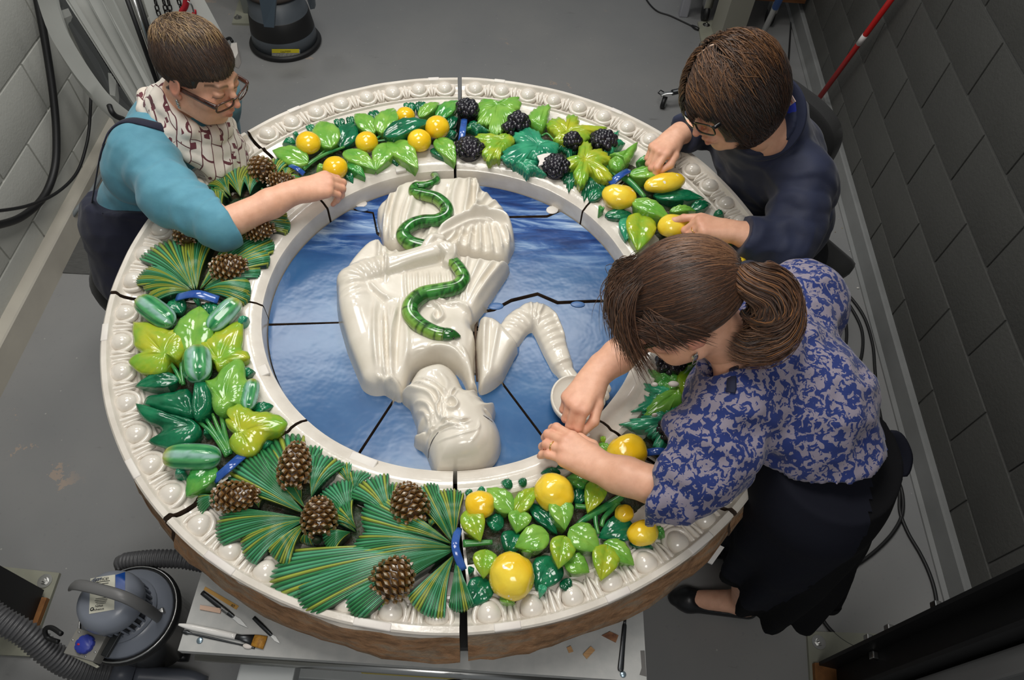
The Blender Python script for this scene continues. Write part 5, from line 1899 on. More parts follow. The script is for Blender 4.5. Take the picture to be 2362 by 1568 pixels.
def nail(parent, q, dorsal, r=.0062):
    d = q[-1] - q[-2]; d = d / np.linalg.norm(d)
    n = np.asarray(dorsal, float); n = n - d * (n @ d); n /= np.linalg.norm(n)
    R = np.stack([np.cross(d, n), d, n], 1)
    v, f = ellipsoid((0, 0, 0), (r * .72, r, .0016), R, 6, 10)
    return obj('fingernail', v + q[-1] + n * .0058 + d * .002, f, NAIL, parent)


NAIL = mat('nail', srgb(236, 190, 172), 0.25)


def strands(R, t, roots, flow, steps, step, c, r, lift, w, pal, stop=None, jit=.05, seed=1, grow=0.0):
    """hair locks that run over the ellipsoid c, r (head axes) following flow(d); one mesh, colour per lock"""
    q = np.random.RandomState(seed)
    d = np.array(roots, float)
    d /= np.linalg.norm(d, axis=1)[:, None]
    n = len(d)
    lf = lift * q.uniform(.35, 1.25, n)
    bow = q.uniform(.6, 1.3, n)
    jd = q.normal(0, jit, (n, 3))
    path, nrm = [], []
    alive = np.ones(n, bool)
    for i in range(steps + 1):
        u = i / steps
        rad = 1 + lf * (math.sin(math.pi * min(1, u * .9 + .1)) * .7 + .3) + grow * u
        p = np.asarray(c) + np.asarray(r) * d * rad[:, None]
        if path and stop is not None:
            st = stop(p)
            alive &= ~st
            p = np.where(alive[:, None], p, path[-1] * .7 + p * .3 if False else path[-1])
        path.append(p); nrm.append(d / np.asarray(r))
        f = flow(d) + jd
        f = f - d * np.sum(f * d, 1)[:, None]
        f /= np.linalg.norm(f, axis=1)[:, None] + 1e-9
        d = d + f * (step * bow)[:, None]
        d /= np.linalg.norm(d, axis=1)[:, None]
    Pp = np.array(path); Nn = np.array(nrm)
    return locks(Pp, Nn, w, pal, q, R, t)


def locks(Pp, Nn, w, pal, q, R, t):
    S, n = Pp.shape[:2]
    Nn = Nn / (np.linalg.norm(Nn, axis=2)[..., None] + 1e-9)
    T = np.gradient(Pp, axis=0)
    T /= np.linalg.norm(T, axis=2)[..., None] + 1e-9
    Sd = np.cross(T, Nn)
    Sd /= np.linalg.norm(Sd, axis=2)[..., None] + 1e-9
    u = np.linspace(0, 1, S)
    pr = w * (np.minimum(1, u * 6 + .35) * np.minimum(1, (1 - u) * 3 + .08))
    ww = pr[:, None, None] * q.uniform(.7, 1.4, n)[None, :, None]
    A, B, Cc = Pp + Sd * ww, Pp + Nn * ww * .8, Pp - Sd * ww
    V = np.stack([A, B, Cc], 2)          # S, n, 3, xyz
    idx = np.arange(S * n * 3).reshape(S, n, 3)
    F = []
    for a, b in ((0, 1), (1, 2), (2, 0)):
        F.append(np.stack([idx[:-1, :, a], idx[1:, :, a], idx[1:, :, b], idx[:-1, :, b]], -1).reshape(-1, 4))
    pal = np.asarray(pal)
    ci = pal[q.randint(0, len(pal), n)] * q.uniform(.8, 1.2, (n, 1))
    tip = 1 + .25 * (u - .4)
    C = ci[None, :, None, :] * tip[:, None, None, None] * np.ones((1, 1, 3, 1))
    Vw = V.reshape(-1, 3) @ R.T + t
    return Vw, np.concatenate(F), C.reshape(-1, 3)


HAIR = NT('hair').set(0.42, 0, 0.45, 0.0, 0.1)
a_ = HAIR.n('ShaderNodeVertexColor', layer_name='Col')
HAIR.base(a_.outputs[0])
HAIR = HAIR.m


def ortho(r, f):
    f = np.array(f, float); f /= np.linalg.norm(f)
    r = np.array(r, float); r -= f * (r @ f); r /= np.linalg.norm(r)
    return np.stack([r, f, np.cross(r, f)], 1)


def sph(n, seed, zmin=-1.0):
    q = np.random.RandomState(seed)
    d = q.normal(0, 1, (n * 3, 3))
    d /= np.linalg.norm(d, axis=1)[:, None]
    return d[d[:, 2] > zmin][:n]


def glasses(parent, R, t, m, w=.062, h=.034, gap=.010, y=.099, z=-.006, th=.0024, temple=.0035, name='eyeglasses'):
    """spectacles in head axes: two rims with panes, bridge, temples"""
    X = lambda p: np.asarray(p) @ R.T + t
    mb = MB()
    lens = MB()
    for sx in (-1, 1):
        cx = sx * (w / 2 + gap / 2 + .002)
        a = np.linspace(0, 2 * np.pi, 29)
        e = 4.0
        px_ = np.sign(np.cos(a)) * np.abs(np.cos(a)) ** (2 / e) * w / 2
        pz = np.sign(np.sin(a)) * np.abs(np.sin(a)) ** (2 / e) * h / 2
        P = np.stack([cx + px_ - sx * 0, np.full_like(a, y) - np.abs(cx + px_) ** 2 * 2.4, z + pz], 1)
        mb.add(*tube(X(P), th, 6, 1.0, up=R[:, 1], cap=False))
        n = len(a) - 1
        lens.add(X(np.vstack([P[:-1], [[cx, y - cx * cx * 2.4 + .002, z]]])), [(i, (i + 1) % n, n) for i in range(n)])
        xo = sx * (w + gap / 2 + .002)
        T = [(xo, y - xo * xo * 2.4, z + h * .28), (xo * 1.06, y - .020, z + h * .30), (xo * 1.10, .03, z + h * .25), (xo * 1.08, -.015, z + h * .10), (xo * 1.05, -.035, z - .016)]
        v, f = tube(X(catmull(T, 5)), [temple, temple, temple * .8, temple * .7], 6, 1.7, up=R[:, 2])
        mb.add(v, f)
    mb.add(*tube(X(catmull([(-gap / 2 - .003, y, z + .006), (0, y + .003, z + .010), (gap / 2 + .003, y, z + .006)], 4)), th, 6))
    o = mb.build(name, m, parent)
    lens.build('lens', GLASS, o)
    return o


GLASS = NT('spectacle_lens').set(0.03, 0, 0.5)
GLASS.b.inputs['Transmission Weight'].default_value = 1.0
GLASS.b.inputs['IOR'].default_value = 1.03
GLASS.b.inputs['Base Color'].default_value = (.95, .96, .95, 1)
GLASS = GLASS.m


def px_of(V):
    q = (np.asarray(V) - CAM_C) @ CAM_R
    return np.stack([CX + F_PX * q[:, 0] / -q[:, 2], CY - F_PX * q[:, 1] / -q[:, 2]], 1)


def peel(V, F, sel, off):
    """faces of a surface whose vertices are all selected, lifted by off, as a surface of its own"""
    N = vnormals(V, F)
    f = F[sel[F].all(1)]
    u = np.unique(f)
    rem = np.zeros(len(V), int); rem[u] = np.arange(len(u))
    return V[u] + N[u] * off, rem[f]
# ------------------------------------------------------------------ person in turquoise, at the needle-spray section
A3 = np.array
R1 = ortho((-.32, -.936, .145), (.896, -.349, -.30))
T1 = A3([-.672, .430, 1.145])
p1 = empty('person', (-1.0, .40, 0), 'seated person in turquoise top, navy apron, scarf and glasses, arm reaching over the frame', 'person')
nk = A3([-.775, .452, 1.000])
shR, shL = A3([-.835, .300, .985]), A3([-.735, .600, .975])
pel = A3([-1.02, .40, .50])
elR = U(515, 520, .955); wrR = U(686, 441, .958)
elL = A3([-.80, .69, .72])
hd1 = head_mesh(R1, T1)
fw = U(735, 428, .955) - wrR
curl = [(.75, .9, .5), (.70, .95, .5), (.70, 1.0, .5), (.75, 1.0, .5)]
hnd, fing, thm = hand_mesh(wrR, fw, (-.05, -.25, 1), -1, curl, .03, ((.030, .045, -.022), (.030, .072, -.036), (.018, .090, -.046)), elR, .040)
core = SDF((-1.30, .10, .02), (-.48, .82, 1.06), .008)
core.cap(nk, T1 - R1[:, 2] * .15 - R1[:, 1] * .045, .060, .052, k=.02)
core.chain([nk - [.02, 0, .07], nk - [.10, .02, .22], pel], [.095, .105, .125], k=.05)
core.cap(shR, shL, .050, k=.05)
core.cap(shR, elR, .046, .038, k=.02).cap(shL, elL, .046, .038, k=.02).cap(elL, A3([-.74, .55, .60]), .036, .026, k=.02)
for s_ in (-1, 1):
    hip = pel + A3([.0, s_ * .10, -.02]); kn = pel + A3([.36, s_ * .12, -.02]); an = pel + A3([.34, s_ * .12, -.43])
    core.chain([hip, kn, an], [.085, .058, .038], k=.03).cap(an, an + A3([.13, 0, -.035]), .035, .026, k=.02)
cv, cf = core.mesh()
bv, bf, bc = join([(cv, cf, np.tile(SKIN_C, (len(cv), 1))), hd1, hnd])
obj('body', bv, bf, SKIN, p1, True, bc)

TURQ = mat('turquoise_knit', srgb(92, 154, 174), 0.75, c2=srgb(84, 145, 166), scale=30, bump=(420, 0.12, 0.002), sheen=0.15)
NAVY = mat('navy_apron', srgb(22, 25, 48), 0.8, bump=(300, 0.15, 0.002), sheen=0.1)
bl_ = SDF((-1.30, .0, .45), (-.40, .85, 1.12), .006)
bl_.cap(nk - [.0, 0, .03], nk + [.006, 0, .004], .074, .062, k=.03)
bl_.chain([nk - [.035, 0, .07], nk - [.105, .01, .20], pel + [.01, 0, .10]], [.115, .130, .140], k=.06)
bl_.cap(shR - [.03, 0, .06], shL - [.03, 0, .06], .085, k=.06)
bl_.cap(shR, shL, .058, k=.05)
e0 = elR + (wrR - elR) * .10
bl_.chain([shR + [.0, .02, .0], shR * .5 + elR * .5 + [-.02, -.02, -.01], elR], [.074, .068, .058], k=.03).cap(elR, e0 + (wrR - elR) * .15, .056, .050, k=.02)
bl_.cut(e0, wrR - elR, .10)
bl_.chain([shL, elL], [.068, .055], k=.03).cap(elL, A3([-.76, .60, .645]), .052, .048, k=.02)
V, F = bl_.mesh()
V = crease(V, F, [(shR, elR, .09, 105, .0062), (elR, e0, .075, 120, .003), (nk, pel, .2, 60, .0035)], rough=.0026)
V = relax(V, F, 1, .4)
obj('top', V, F, TURQ, p1)
# apron: bib and skirt from the waist down, strap over the shoulder
ap = SDF((-1.36, .02, .05), (-.50, .84, .86), .008)
wl = .735
ap.chain([A3([-.885, .42, .80]), pel + [.02, 0, .12], pel + [0, 0, -.02]], [.146, .156, .175], k=.04)
for s_ in (-1, 1):
    hip = pel + A3([0, s_ * .09, -.01]); kn = pel + A3([.36, s_ * .11, -.01])
    ap.cap(hip, kn, .115, .090, k=.06).cap(kn, kn + A3([0.02, 0, -.24]), .085, .085, k=.03)
ap.cut((-1.0, .4, wl), (-.10, .38, 1), .6)
V2, F2 = ap.mesh()
V2 = crease(V2, F2, [], rough=.004)
obj('apron', V2, F2, NAVY, p1)
pp = px_of(V)


def near_line(pp, line, w):
    D = np.full(len(pp), 1e9)
    for a, b in zip(line[:-1], line[1:]):
        a, b = A3(a, ) * 1.0, A3(b) * 1.0
        v = b - a
        t = np.clip(((pp - a) @ v) / (v @ v), 0, 1)
        D = np.minimum(D, np.linalg.norm(pp - a - t[:, None] * v, axis=1))
    return D < w


def strap_on(name, V, F, line, w, m, parent, off=.0035):
    """flat band laid on a cloth surface along a traced line"""
    N = vnormals(V, F)
    pp = px_of(V)
    dist = np.linalg.norm(V - CAM_C, axis=1)
    L = catmull(np.array([(x, y, 0.0) for x, y in line]), 7)[:, :2]
    P, M = [], []
    for q in L:
        d = np.linalg.norm(pp - q, axis=1)
        k = np.where(d < 9)[0]
        if len(k) == 0: continue
        k = k[dist[k] < dist[k].min() + .03]
        P.append(V[k].mean(0)); M.append(N[k].mean(0))
    if len(P) < 4: return None
    P, M = np.array(P), np.array(M)
    for _ in range(3):
        P[1:-1] = (P[:-2] + P[1:-1] * 2 + P[2:]) / 4; M[1:-1] = (M[:-2] + M[1:-1] * 2 + M[2:]) / 4
    M /= np.linalg.norm(M, axis=1)[:, None]
    P = P + M * off
    T = np.gradient(P, axis=0); T /= np.linalg.norm(T, axis=1)[:, None]
    S_ = np.cross(T, M)
    c = [(-1, -.6), (-.9, .25), (0, .6), (.9, .25), (1, -.6), (0, -.9)]
    W = np.stack([P + S_ * (a * w) + M * (b * .003) for a, b in c], 1)
    n, k = len(P), len(c)
    Fs = [(i * k + j, i * k + (j + 1) % k, (i + 1) * k + (j + 1) % k, (i + 1) * k + j) for i in range(n - 1) for j in range(k)] + [tuple(range(k)), tuple((n - 1) * k + j for j in range(k))[::-1]]
    return obj(name, W.reshape(-1, 3), Fs, m, parent)


strap_on('apron_strap', V, F, [(234, 330), (246, 304), (280, 278), (335, 285), (395, 305), (440, 350)], .013, NAVY, p1)
strap_on('apron_strap', V, F, [(236, 330), (216, 400), (208, 460), (206, 490)], .008, NAVY, p1)
# shirt collar flap standing at the nape
cl = catmull([U(322, 262, 1.02), U(332, 236, 1.05), U(360, 232, 1.05), U(395, 262, 1.02)], 6)
# scarf: folded loops around the neck, falling to the chest
s = NT('scarf_cloth').set(0.85, 0, 0.2, 0, 0.2)
co = s.coord()
br = s.n('ShaderNodeTexBrick')
br.inputs['Scale'].default_value = 1.0
br.inputs['Brick Width'].default_value = 0.034
br.inputs['Row Height'].default_value = 0.026
br.inputs['Mortar Size'].default_value = 0.0011
br.inputs['Mortar Smooth'].default_value = 0.0
br.inputs['Color1'].default_value = (*srgb(232, 226, 216), 1)
br.inputs['Color2'].default_value = (*srgb(222, 210, 196), 1)
br.inputs['Mortar'].default_value = (*srgb(104, 60, 66), 1)
mp = s.n('ShaderNodeMapping'); mp.inputs['Rotation'].default_value = (0.9, 0.35, 0.75)
ad = s.n('ShaderNodeVectorMath', operation='ADD')
no = s.n('ShaderNodeTexNoise'); no.inputs['Scale'].default_value = 22
s.l(co, no.inputs['Vector'])
ms = s.n('ShaderNodeVectorMath', operation='SCALE'); ms.inputs['Scale'].default_value = 0.007
s.l(no.outputs['Color'], ms.inputs[0]); s.l(co, ad.inputs[0]); s.l(ms.outputs[0], ad.inputs[1])
s.l(ad.outputs[0], mp.inputs[0]); s.l(mp.outputs[0], br.inputs['Vector'])
ch = s.n('ShaderNodeTexVoronoi'); ch.inputs['Scale'].default_value = 36; ch.distance = 'CHEBYCHEV'
s.l(mp.outputs[0], ch.inputs['Vector'])
spot = s.math('MULTIPLY', s.math('LESS_THAN', ch.outputs['Distance'], 0.26), s.math('GREATER_THAN', s.noise(30, 1, vec=mp.outputs[0]), 0.52))
s.base(s.mix(spot, br.outputs['Color'], srgb(112, 62, 70)))
s.bump(s.noise(300, 2), 0.15, 0.002)
sc_ = SDF((-.95, .25, .86), (-.50, .70, 1.14), .0045)
cN = T1 - R1[:, 2] * .128 - R1[:, 1] * .012
for k_ in range(3):
    ring = []
    for a in np.linspace(0, 2 * np.pi, 15):
        rr = .066 + .010 * k_
        o = R1[:, 0] * math.cos(a) * rr * 1.05 + R1[:, 1] * math.sin(a) * rr * (1.15 + .1 * k_)
        dz = .006 - .022 * k_ - (.038 + .012 * k_) * max(0, math.sin(a)) + .022 * max(0, -math.sin(a))
        ring.append(cN + o + R1[:, 2] * dz)
    sc_.chain(ring, [.021 + .003 * math.sin(i * 2.2 + k_) + .006 * max(0, math.sin(np.linspace(0, 2 * np.pi, 15)[i])) for i in range(15)], k=.006)
base_ = cN + R1[:, 1] * .095 - R1[:, 2] * .07
for k_, (a, b, l) in enumerate([(.03, .0, .09), (.0, .02, .10), (-.03, .01, .09), (.055, -.02, .07)]):
    p_ = base_ + R1[:, 0] * a + R1[:, 1] * b * .5
    sc_.chain([p_, p_ + A3([.012, -.008, -l * .5]), p_ + A3([.004, -.012, -l])], [.026, .027, .022], k=.008)
V, F = sc_.mesh()
V = crease(V, F, [], rough=.004)
obj('scarf', V, F, s.m, p1)

# short hair: dark cap under swept locks
Hc, Hr = A3([0, -.018, .034]), A3([.0805, .1010, .0900])


def cap_hair(R, t, c, r, cuts, name, parent, col, extra=None, res=.004):
    g = SDF(c - r * 1.35, c + r * 1.35, res)
    g.ell(c, r, k=0)
    if extra: extra(g)
    for q in cuts:
        g.ell(q[0], q[1], q[2] if len(q) > 2 else None, k=.006, op='sub')
    V, F = g.mesh()
    V = V + vnormals(V, F) * (vnoise(V, 70.0) * .0012)[:, None]
    return V @ R.T + t, F, np.tile(col, (len(V), 1))


cap1 = cap_hair(R1, T1, Hc, Hr, [((0, .104, -.022), (.074, .072, .090)), ((0, -.02, -.125), (.12, .14, .085)), ((.085, .012, -.045), (.03, .026, .05)), ((-.085, .012, -.045), (.03, .026, .05)), ((.060, .078, .010), (.032, .038, .040)), ((-.060, .078, .010), (.032, .038, .040))], 'hair', p1, A3([.030, .018, .010]))
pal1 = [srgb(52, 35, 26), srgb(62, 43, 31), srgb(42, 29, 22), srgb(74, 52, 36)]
pal1b = [srgb(132, 106, 72), srgb(112, 86, 58), srgb(90, 68, 46), srgb(70, 52, 37), srgb(148, 122, 86)]  # paler locks for the crown: the highlight from above put into the colour
wh = A3([.10, -.62, .78])


def stop1(p):
    x, y, z = p[:, 0], p[:, 1], p[:, 2]
    line = .046 - .012 * np.sin(x * 40 + 1) - x * .10
    return ((y > .030) & (z < line - (.078 - y) * .45)) | (z < -.050 + .02 * np.sin(y * 60)) | ((y > -.025) & (y < .03) & (z < .000))


rt = sph(10500, 3, -.28)
rt = rt[~((rt[:, 1] > .78) & (rt[:, 2] < .30))]
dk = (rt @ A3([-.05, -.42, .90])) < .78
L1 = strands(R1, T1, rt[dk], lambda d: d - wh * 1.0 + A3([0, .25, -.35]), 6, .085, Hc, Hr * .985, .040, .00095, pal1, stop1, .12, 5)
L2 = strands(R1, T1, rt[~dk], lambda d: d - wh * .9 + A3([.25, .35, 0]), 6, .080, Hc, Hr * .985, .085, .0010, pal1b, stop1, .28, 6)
v, f, c = join([cap1, L1, L2])
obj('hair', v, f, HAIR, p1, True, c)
TORT = mat('tortoise_frame', srgb(52, 30, 26), 0.15, c2=srgb(86, 52, 40), scale=60, coat=0.5)
glasses(p1, R1, T1, TORT, y=.106, z=-.019, h=.025, w=.056, gap=.016, th=.0025, temple=.0044)
ev = A3([.0765, -.004, -.050]) @ R1.T + T1
mb = MB()
mb.add(*ellipsoid(ev, (.0035, .0035, .0045), None, 8, 10)); mb.add(*ellipsoid(ev - [0, 0, .008], (.0045, .0045, .005), None, 8, 10)); mb.add(*ellipsoid(ev - [0, 0, .017], (.0032, .0032, .006), None, 8, 10))
mb.build('earring', STEEL, p1)
for i in (0, 1, 2): nail(p1, fing[i], A3([0, 0, 1]) + fw * 3) if False else None

# ------------------------------------------------------------------ person in the navy smock
R2 = ortho((-.314, .877, -.364), (-.768, -.46, -.446))
T2 = A3([.622, .330, 1.225])
p2 = empty('person', (1.08, .58, 0), 'seated person in dark navy smock with chin-length brown hair and glasses, pressing a lemon', 'person')
nk = A3([.775, .415, 1.105])
shR, shL = A3([.720, .560, 1.030]), A3([.865, .275, 1.025])
pel = A3([1.03, .56, .52])
elL = U(1812, 572, .930); wrL = U(1690, 534, .957)
wrR = U(1556, 316, .953); elR = A3([.755, .640, .930])
hd2 = head_mesh(R2, T2)
fwL = U(1585, 510, .962) - wrL
curlL = [(.35, .35, .2), (1.05, 1.3, .8), (1.15, 1.3, .8), (1.2, 1.3, .8)]
hL, fL, tL = hand_mesh(wrL, fwL, (.05, .10, 1), 1, curlL, .02, ((.034, .040, -.022), (.034, .070, -.034), (.018, .094, -.038)), elL, .040, 1.02)
fwR = U(1494, 372, .945) - wrR
curlR = [(.55, .75, .45), (.85, 1.1, .6), (.95, 1.2, .6), (1.0, 1.2, .6)]
hR, fR, tR = hand_mesh(wrR, fwR, (-.15, -.05, 1), -1, curlR, .03, ((.036, .050, -.016), (.044, .082, -.022), (.034, .108, -.030)), elR, .040, 1.0)
core = SDF((.52, -.02, .02), (1.40, .92, 1.14), .008)
core.cap(nk, T2 - R2[:, 2] * .15 - R2[:, 1] * .045, .060, .052, k=.02)
core.chain([nk + [.02, .02, -.08], nk + [.12, .08, -.25], pel], [.095, .11, .13], k=.05)
core.cap(shR, shL, .05, k=.05).cap(shR, elR, .046, .038, k=.02).cap(shL, elL, .046, .038, k=.02)
lat = A3([-.5, .85, 0]); fo = A3([-.85, -.5, 0])
for s_ in (-1, 1):
    hip = pel + lat * .09 * s_; kn = pel + lat * .12 * s_ + fo * .38; an = kn + A3([0, 0, -.44]) - fo * .02
    core.chain([hip, kn, an], [.085, .058, .038], k=.03).cap(an, an + fo * .13 + A3([0, 0, -.035]), .035, .026, k=.02)
cv, cf = core.mesh()
bv, bf, bc = join([(cv, cf, np.tile(SKIN_C, (len(cv), 1))), hd2, hL, hR])
obj('body', bv, bf, SKIN, p2, True, bc)
TROU = mat('black_trousers', srgb(20, 21, 26), .8)
g = SDF((.42, -.1, .02), (1.35, 1.05, .72), .009)
for s_ in (-1, 1):
    hip = pel + lat * .09 * s_; kn = pel + lat * .12 * s_ + fo * .38; an = kn + A3([0, 0, -.38]) - fo * .02
    g.chain([pel + [0, 0, .03], hip, kn, an], [.13, .105, .078, .060], k=.03)
v, f = g.mesh()
obj('trousers', v, f, TROU, p2)
SMOCK = mat('navy_smock', srgb(30, 38, 66), 0.7, c2=srgb(25, 32, 58), scale=20, bump=(350, 0.15, 0.002), sheen=0.12)
g = SDF((.50, -.06, .48), (1.36, .92, 1.20), .006)
hb = T2 - R2[:, 2] * .112 - R2[:, 1] * .052
g.cap(nk - [.0, 0, .04], hb, .098, .082, k=.03)
g.cut(hb, hb - nk, .10)
g.chain([nk + [.02, .02, -.08], nk + [.09, .06, -.20], pel + [-.03, -.02, .12], pel + [-.06, -.03, .02]], [.112, .130, .150, .165], k=.07)
g.cap(shR + [.03, .02, -.06], shL + [.03, .02, -.06], .088, k=.06).cap(shR, shL, .062, k=.05)
cL = U(1712, 545, .957)
g.chain([shL, shL * .5 + elL * .5 + [.01, -.01, -.01], elL], [.074, .070, .066], k=.03).cap(elL, cL + (wrL - elL) * .2, .064, .052, k=.03).cut(cL, wrL - elL, .12)
cR = wrR + (elR - wrR) * .16
g.chain([shR, elR], [.078, .070], k=.03).cap(elR, wrR, .068, .050, k=.03).cut(cR, wrR - elR, .11)
V, F = g.mesh()
V = crease(V, F, [(shL, elL, .10, 80, .0085), (elL, wrL, .09, 90, .005), (shR, elR, .10, 80, .006), (nk, pel, .25, 46, .0055)], rough=.004)
V = relax(V, F, 1, .4)
obj('smock', V, F, SMOCK, p2)
# band collar with the maker's tab, standing round the nape
ax_ = hb - nk; ax_ /= np.linalg.norm(ax_)
cl_l = lat - ax_ * (lat @ ax_); cl_l /= np.linalg.norm(cl_l)
cl_f = np.cross(ax_, cl_l) * -1
if cl_f @ fo < 0: cl_f = -cl_f


def collar_ring(c, r, a0, n):
    return [c + cl_l * math.sin(a) * r - cl_f * math.cos(a) * r * 1.04 - ax_ * .016 * (1 - math.cos(a)) for a in np.linspace(-a0, a0, n)]


v, f = tube(catmull(collar_ring(hb + ax_ * .004, .084, 2.75, 24), 3), .021, 10, .20, up=ax_)
obj('collar', v, f, SMOCK, p2)
BLU = mat('blue_undershirt', srgb(24, 44, 150), 0.7)
v, f = tube(catmull(collar_ring(hb + ax_ * .001, .066, 2.2, 16), 3), .018, 8, .25, up=ax_)
obj('undershirt', v, f, BLU, p2)
a_t = -.35
tdir_ = cl_l * math.sin(a_t) - cl_f * math.cos(a_t)
tp = hb + tdir_ * .078 + ax_ * .020
TAGM = mat('collar_tab_cloth', srgb(226, 196, 186), 0.8)
tz = -tdir_ * .75 + ax_ * .66; tz /= np.linalg.norm(tz)
txx = np.cross(ax_, tdir_); txx = txx - tz * (txx @ tz); txx /= np.linalg.norm(txx)
Rt_ = np.stack([txx, np.cross(tz, txx), tz], 1)
v, f = box((0, 0, 0), (.030, .024, .0015), Rt_)
tg = obj('collar_tab', v + tp, f, TAGM, p2, False)


def text(name, body, size, Rm, pos, m, parent, ext=0.0002, align='CENTER'):
    """flat lettering as a mesh of its own"""
    cu = bpy.data.curves.new(name, 'FONT')
    cu.body = body; cu.size = size; cu.align_x = align; cu.align_y = 'CENTER'; cu.extrude = ext
    t_ = bpy.data.objects.new('type_setting', cu)
    COL.objects.link(t_)
    dg = bpy.context.evaluated_depsgraph_get()
    me = bpy.data.meshes.new_from_object(t_.evaluated_get(dg))
    bpy.data.objects.remove(t_)
    me.materials.clear(); me.materials.append(m)
    me.name = name
    return inst(name, me, parent, m4(Rm, np.asarray(pos)))


RED_INK = mat('red_print', srgb(186, 44, 44), 0.7)
text('lettering', 'RED KAP', .0070, Rt_, tp + tz * .0012, RED_INK, tg)
# bob: full dark volume, parted on her left of centre
Bc, Br = A3([0, -.016, -.008]), A3([.103, .126, .139])
cap2 = cap_hair(R2, T2, Bc, Br * .955, [((0, .134, -.050), (.078, .080, .094)), ((0, -.03, -.205), (.16, .17, .085)), ((0, .06, -.115), (.060, .09, .06))], 'hair', p2, A3([.022, .012, .006]))
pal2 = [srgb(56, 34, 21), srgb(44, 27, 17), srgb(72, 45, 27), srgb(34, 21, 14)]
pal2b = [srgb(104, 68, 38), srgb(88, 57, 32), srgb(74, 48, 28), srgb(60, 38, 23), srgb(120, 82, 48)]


def flow2(d):
    sx = np.sign(d[:, 0] - .12)
    return np.stack([sx * .9 * np.clip(1.1 - np.abs(d[:, 0]), 0, 1), -.15 + .55 * (d[:, 1] > .1) * np.clip(d[:, 2], 0, 1), -1.0 + .7 * np.clip(d[:, 2], 0, 1)], 1)


def stop2(p):
    x, y, z = p[:, 0], p[:, 1], p[:, 2]
    return ((y > .050) & (z < .004 + np.abs(x) * .22 - (.1 - y) * .3 + .008 * np.sin(x * 130)) & (np.abs(x) < .070)) | (z < -.132 + .015 * np.sin(x * 50))


rt = sph(12500, 13, -.72)
rt = rt[~((rt[:, 1] > .60) & (rt[:, 2] < .25) & (np.abs(rt[:, 0]) < .75))]
hi_ = (rt[:, 2] > .35) & (rt @ (R2.T @ A3([-.6, .3, .75])) > .55)  # locks turned up to the lamps, paler: highlight put into their colour
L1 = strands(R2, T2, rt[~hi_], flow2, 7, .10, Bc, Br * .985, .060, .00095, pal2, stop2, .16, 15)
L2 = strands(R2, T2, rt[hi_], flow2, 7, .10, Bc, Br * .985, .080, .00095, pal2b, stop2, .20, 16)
v, f, c = join([cap2, L1, L2])
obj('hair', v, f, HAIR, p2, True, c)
# pale parting line
P = [A3([.012 - .02 * k, .045 - .028 * k, .0]) for k in range(5)]
P = [Bc + Br * (np.append(q[:2] / Br[:2], math.sqrt(max(0, 1 - (q[0] / Br[0]) ** 2 - (q[1] / Br[1]) ** 2)))) * 1.035 for q in P]
v, f = tube(catmull(P, 4) @ R2.T + T2, [.001, .0026, .0026, .001], 6)
obj('hair_parting', v, f, mat('scalp', srgb(206, 178, 156), 0.6), p2)
BLK_F = mat('black_frame', srgb(24, 24, 26), 0.2, coat=0.4)
glasses(p2, R2, T2, BLK_F, y=.106, z=-.012, h=.030, th=.0020, temple=.003)
# pale smoothing tool under the upper hand
tip = (fR[0][-1] + tR[-1]) / 2
v, f = box((0, 0, 0), (.012, .026, .010), frame(fwR, (0, 0, 1)), .004)
tag(obj('smoothing_block', v + tip + A3([0, 0, -.006]), f, mat('white_block', srgb(214, 208, 222), 0.5)), 'small white smoothing block pinched between forefinger and thumb above the lemons', 'tool')
mb = MB()
ax = fL[0][-1] - A3([.01, .02, .012])
rg = fL[2][0] * .5 + fL[2][1] * .5
th_ = np.linspace(0, 2 * np.pi, 17)
dq = fL[2][1] - fL[2][0]; dq /= np.linalg.norm(dq); a1 = np.cross(dq, [0, 0, 1]); a1 /= np.linalg.norm(a1); a2 = np.cross(dq, a1)
v, f = tube([rg + (a1 * math.cos(a) + a2 * math.sin(a)) * .0104 for a in th_], .0013, 6, cap=False)
obj('ring', v, f, mat('gold', srgb(220, 180, 110), 0.2, 1.0), p2)
# ------------------------------------------------------------------ person in the patterned blouse
R3 = ortho((.063, .988, -.141), (-.836, -.025, -.548))
T3 = A3([.413, -.335, 1.254])
p3 = empty('person', (.84, -.53, 0), 'standing person bent forward in blue patterned blouse and dark skirt, brown ponytail', 'person')
nk = A3([.595, -.340, 1.150])
shL, shR = U(1705, 915, 1.115), U(1850, 690, 1.110)
pel = U(1885, 1088, .92)
elL = U(1545, 1132, .995); wrL = U(1385, 1078, .966)
wrR = U(1372, 868, .972); elR = U(1515, 745, 1.005)
hd3 = head_mesh(R3, T3)
fwL = U(1262, 1005, .957) - wrL
hL, fL, tL = hand_mesh(wrL, fwL, (-.10, -.12, 1), 1, [(.35, .75, .5), (.45, .85, .5), (.45, .75, .45), (.30, .55, .35)], .10, ((.036, .040, -.018), (.040, .072, -.028), (.026, .096, -.034)), elL, .041, 1.0)
fwR = U(1318, 945, .962) - wrR
hR, fR, tR = hand_mesh(wrR, fwR, (-.25, -.10, 1), -1, [(.85, .8, .4), (.95, .9, .5), (1.05, .9, .5), (1.1, .9, .5)], .03, ((.036, .050, -.014), (.046, .082, -.024), (.036, .106, -.040)), elR, .038, 1.0)
core = SDF((.25, -.95, -.01), (1.15, .02, 1.22), .008)
core.cap(nk, T3 - R3[:, 2] * .14 - R3[:, 1] * .05, .060, .052, k=.02)
core.chain([nk + [.03, -.02, -.06], nk * .5 + pel * .5 + [.02, 0, .02], pel + [0, 0, .02]], [.085, .09, .095], k=.05)
core.cap(shL, shR, .05, k=.05).cap(shL, elL, .046, .040, k=.02).cap(shR, elR, .046, .038, k=.02)
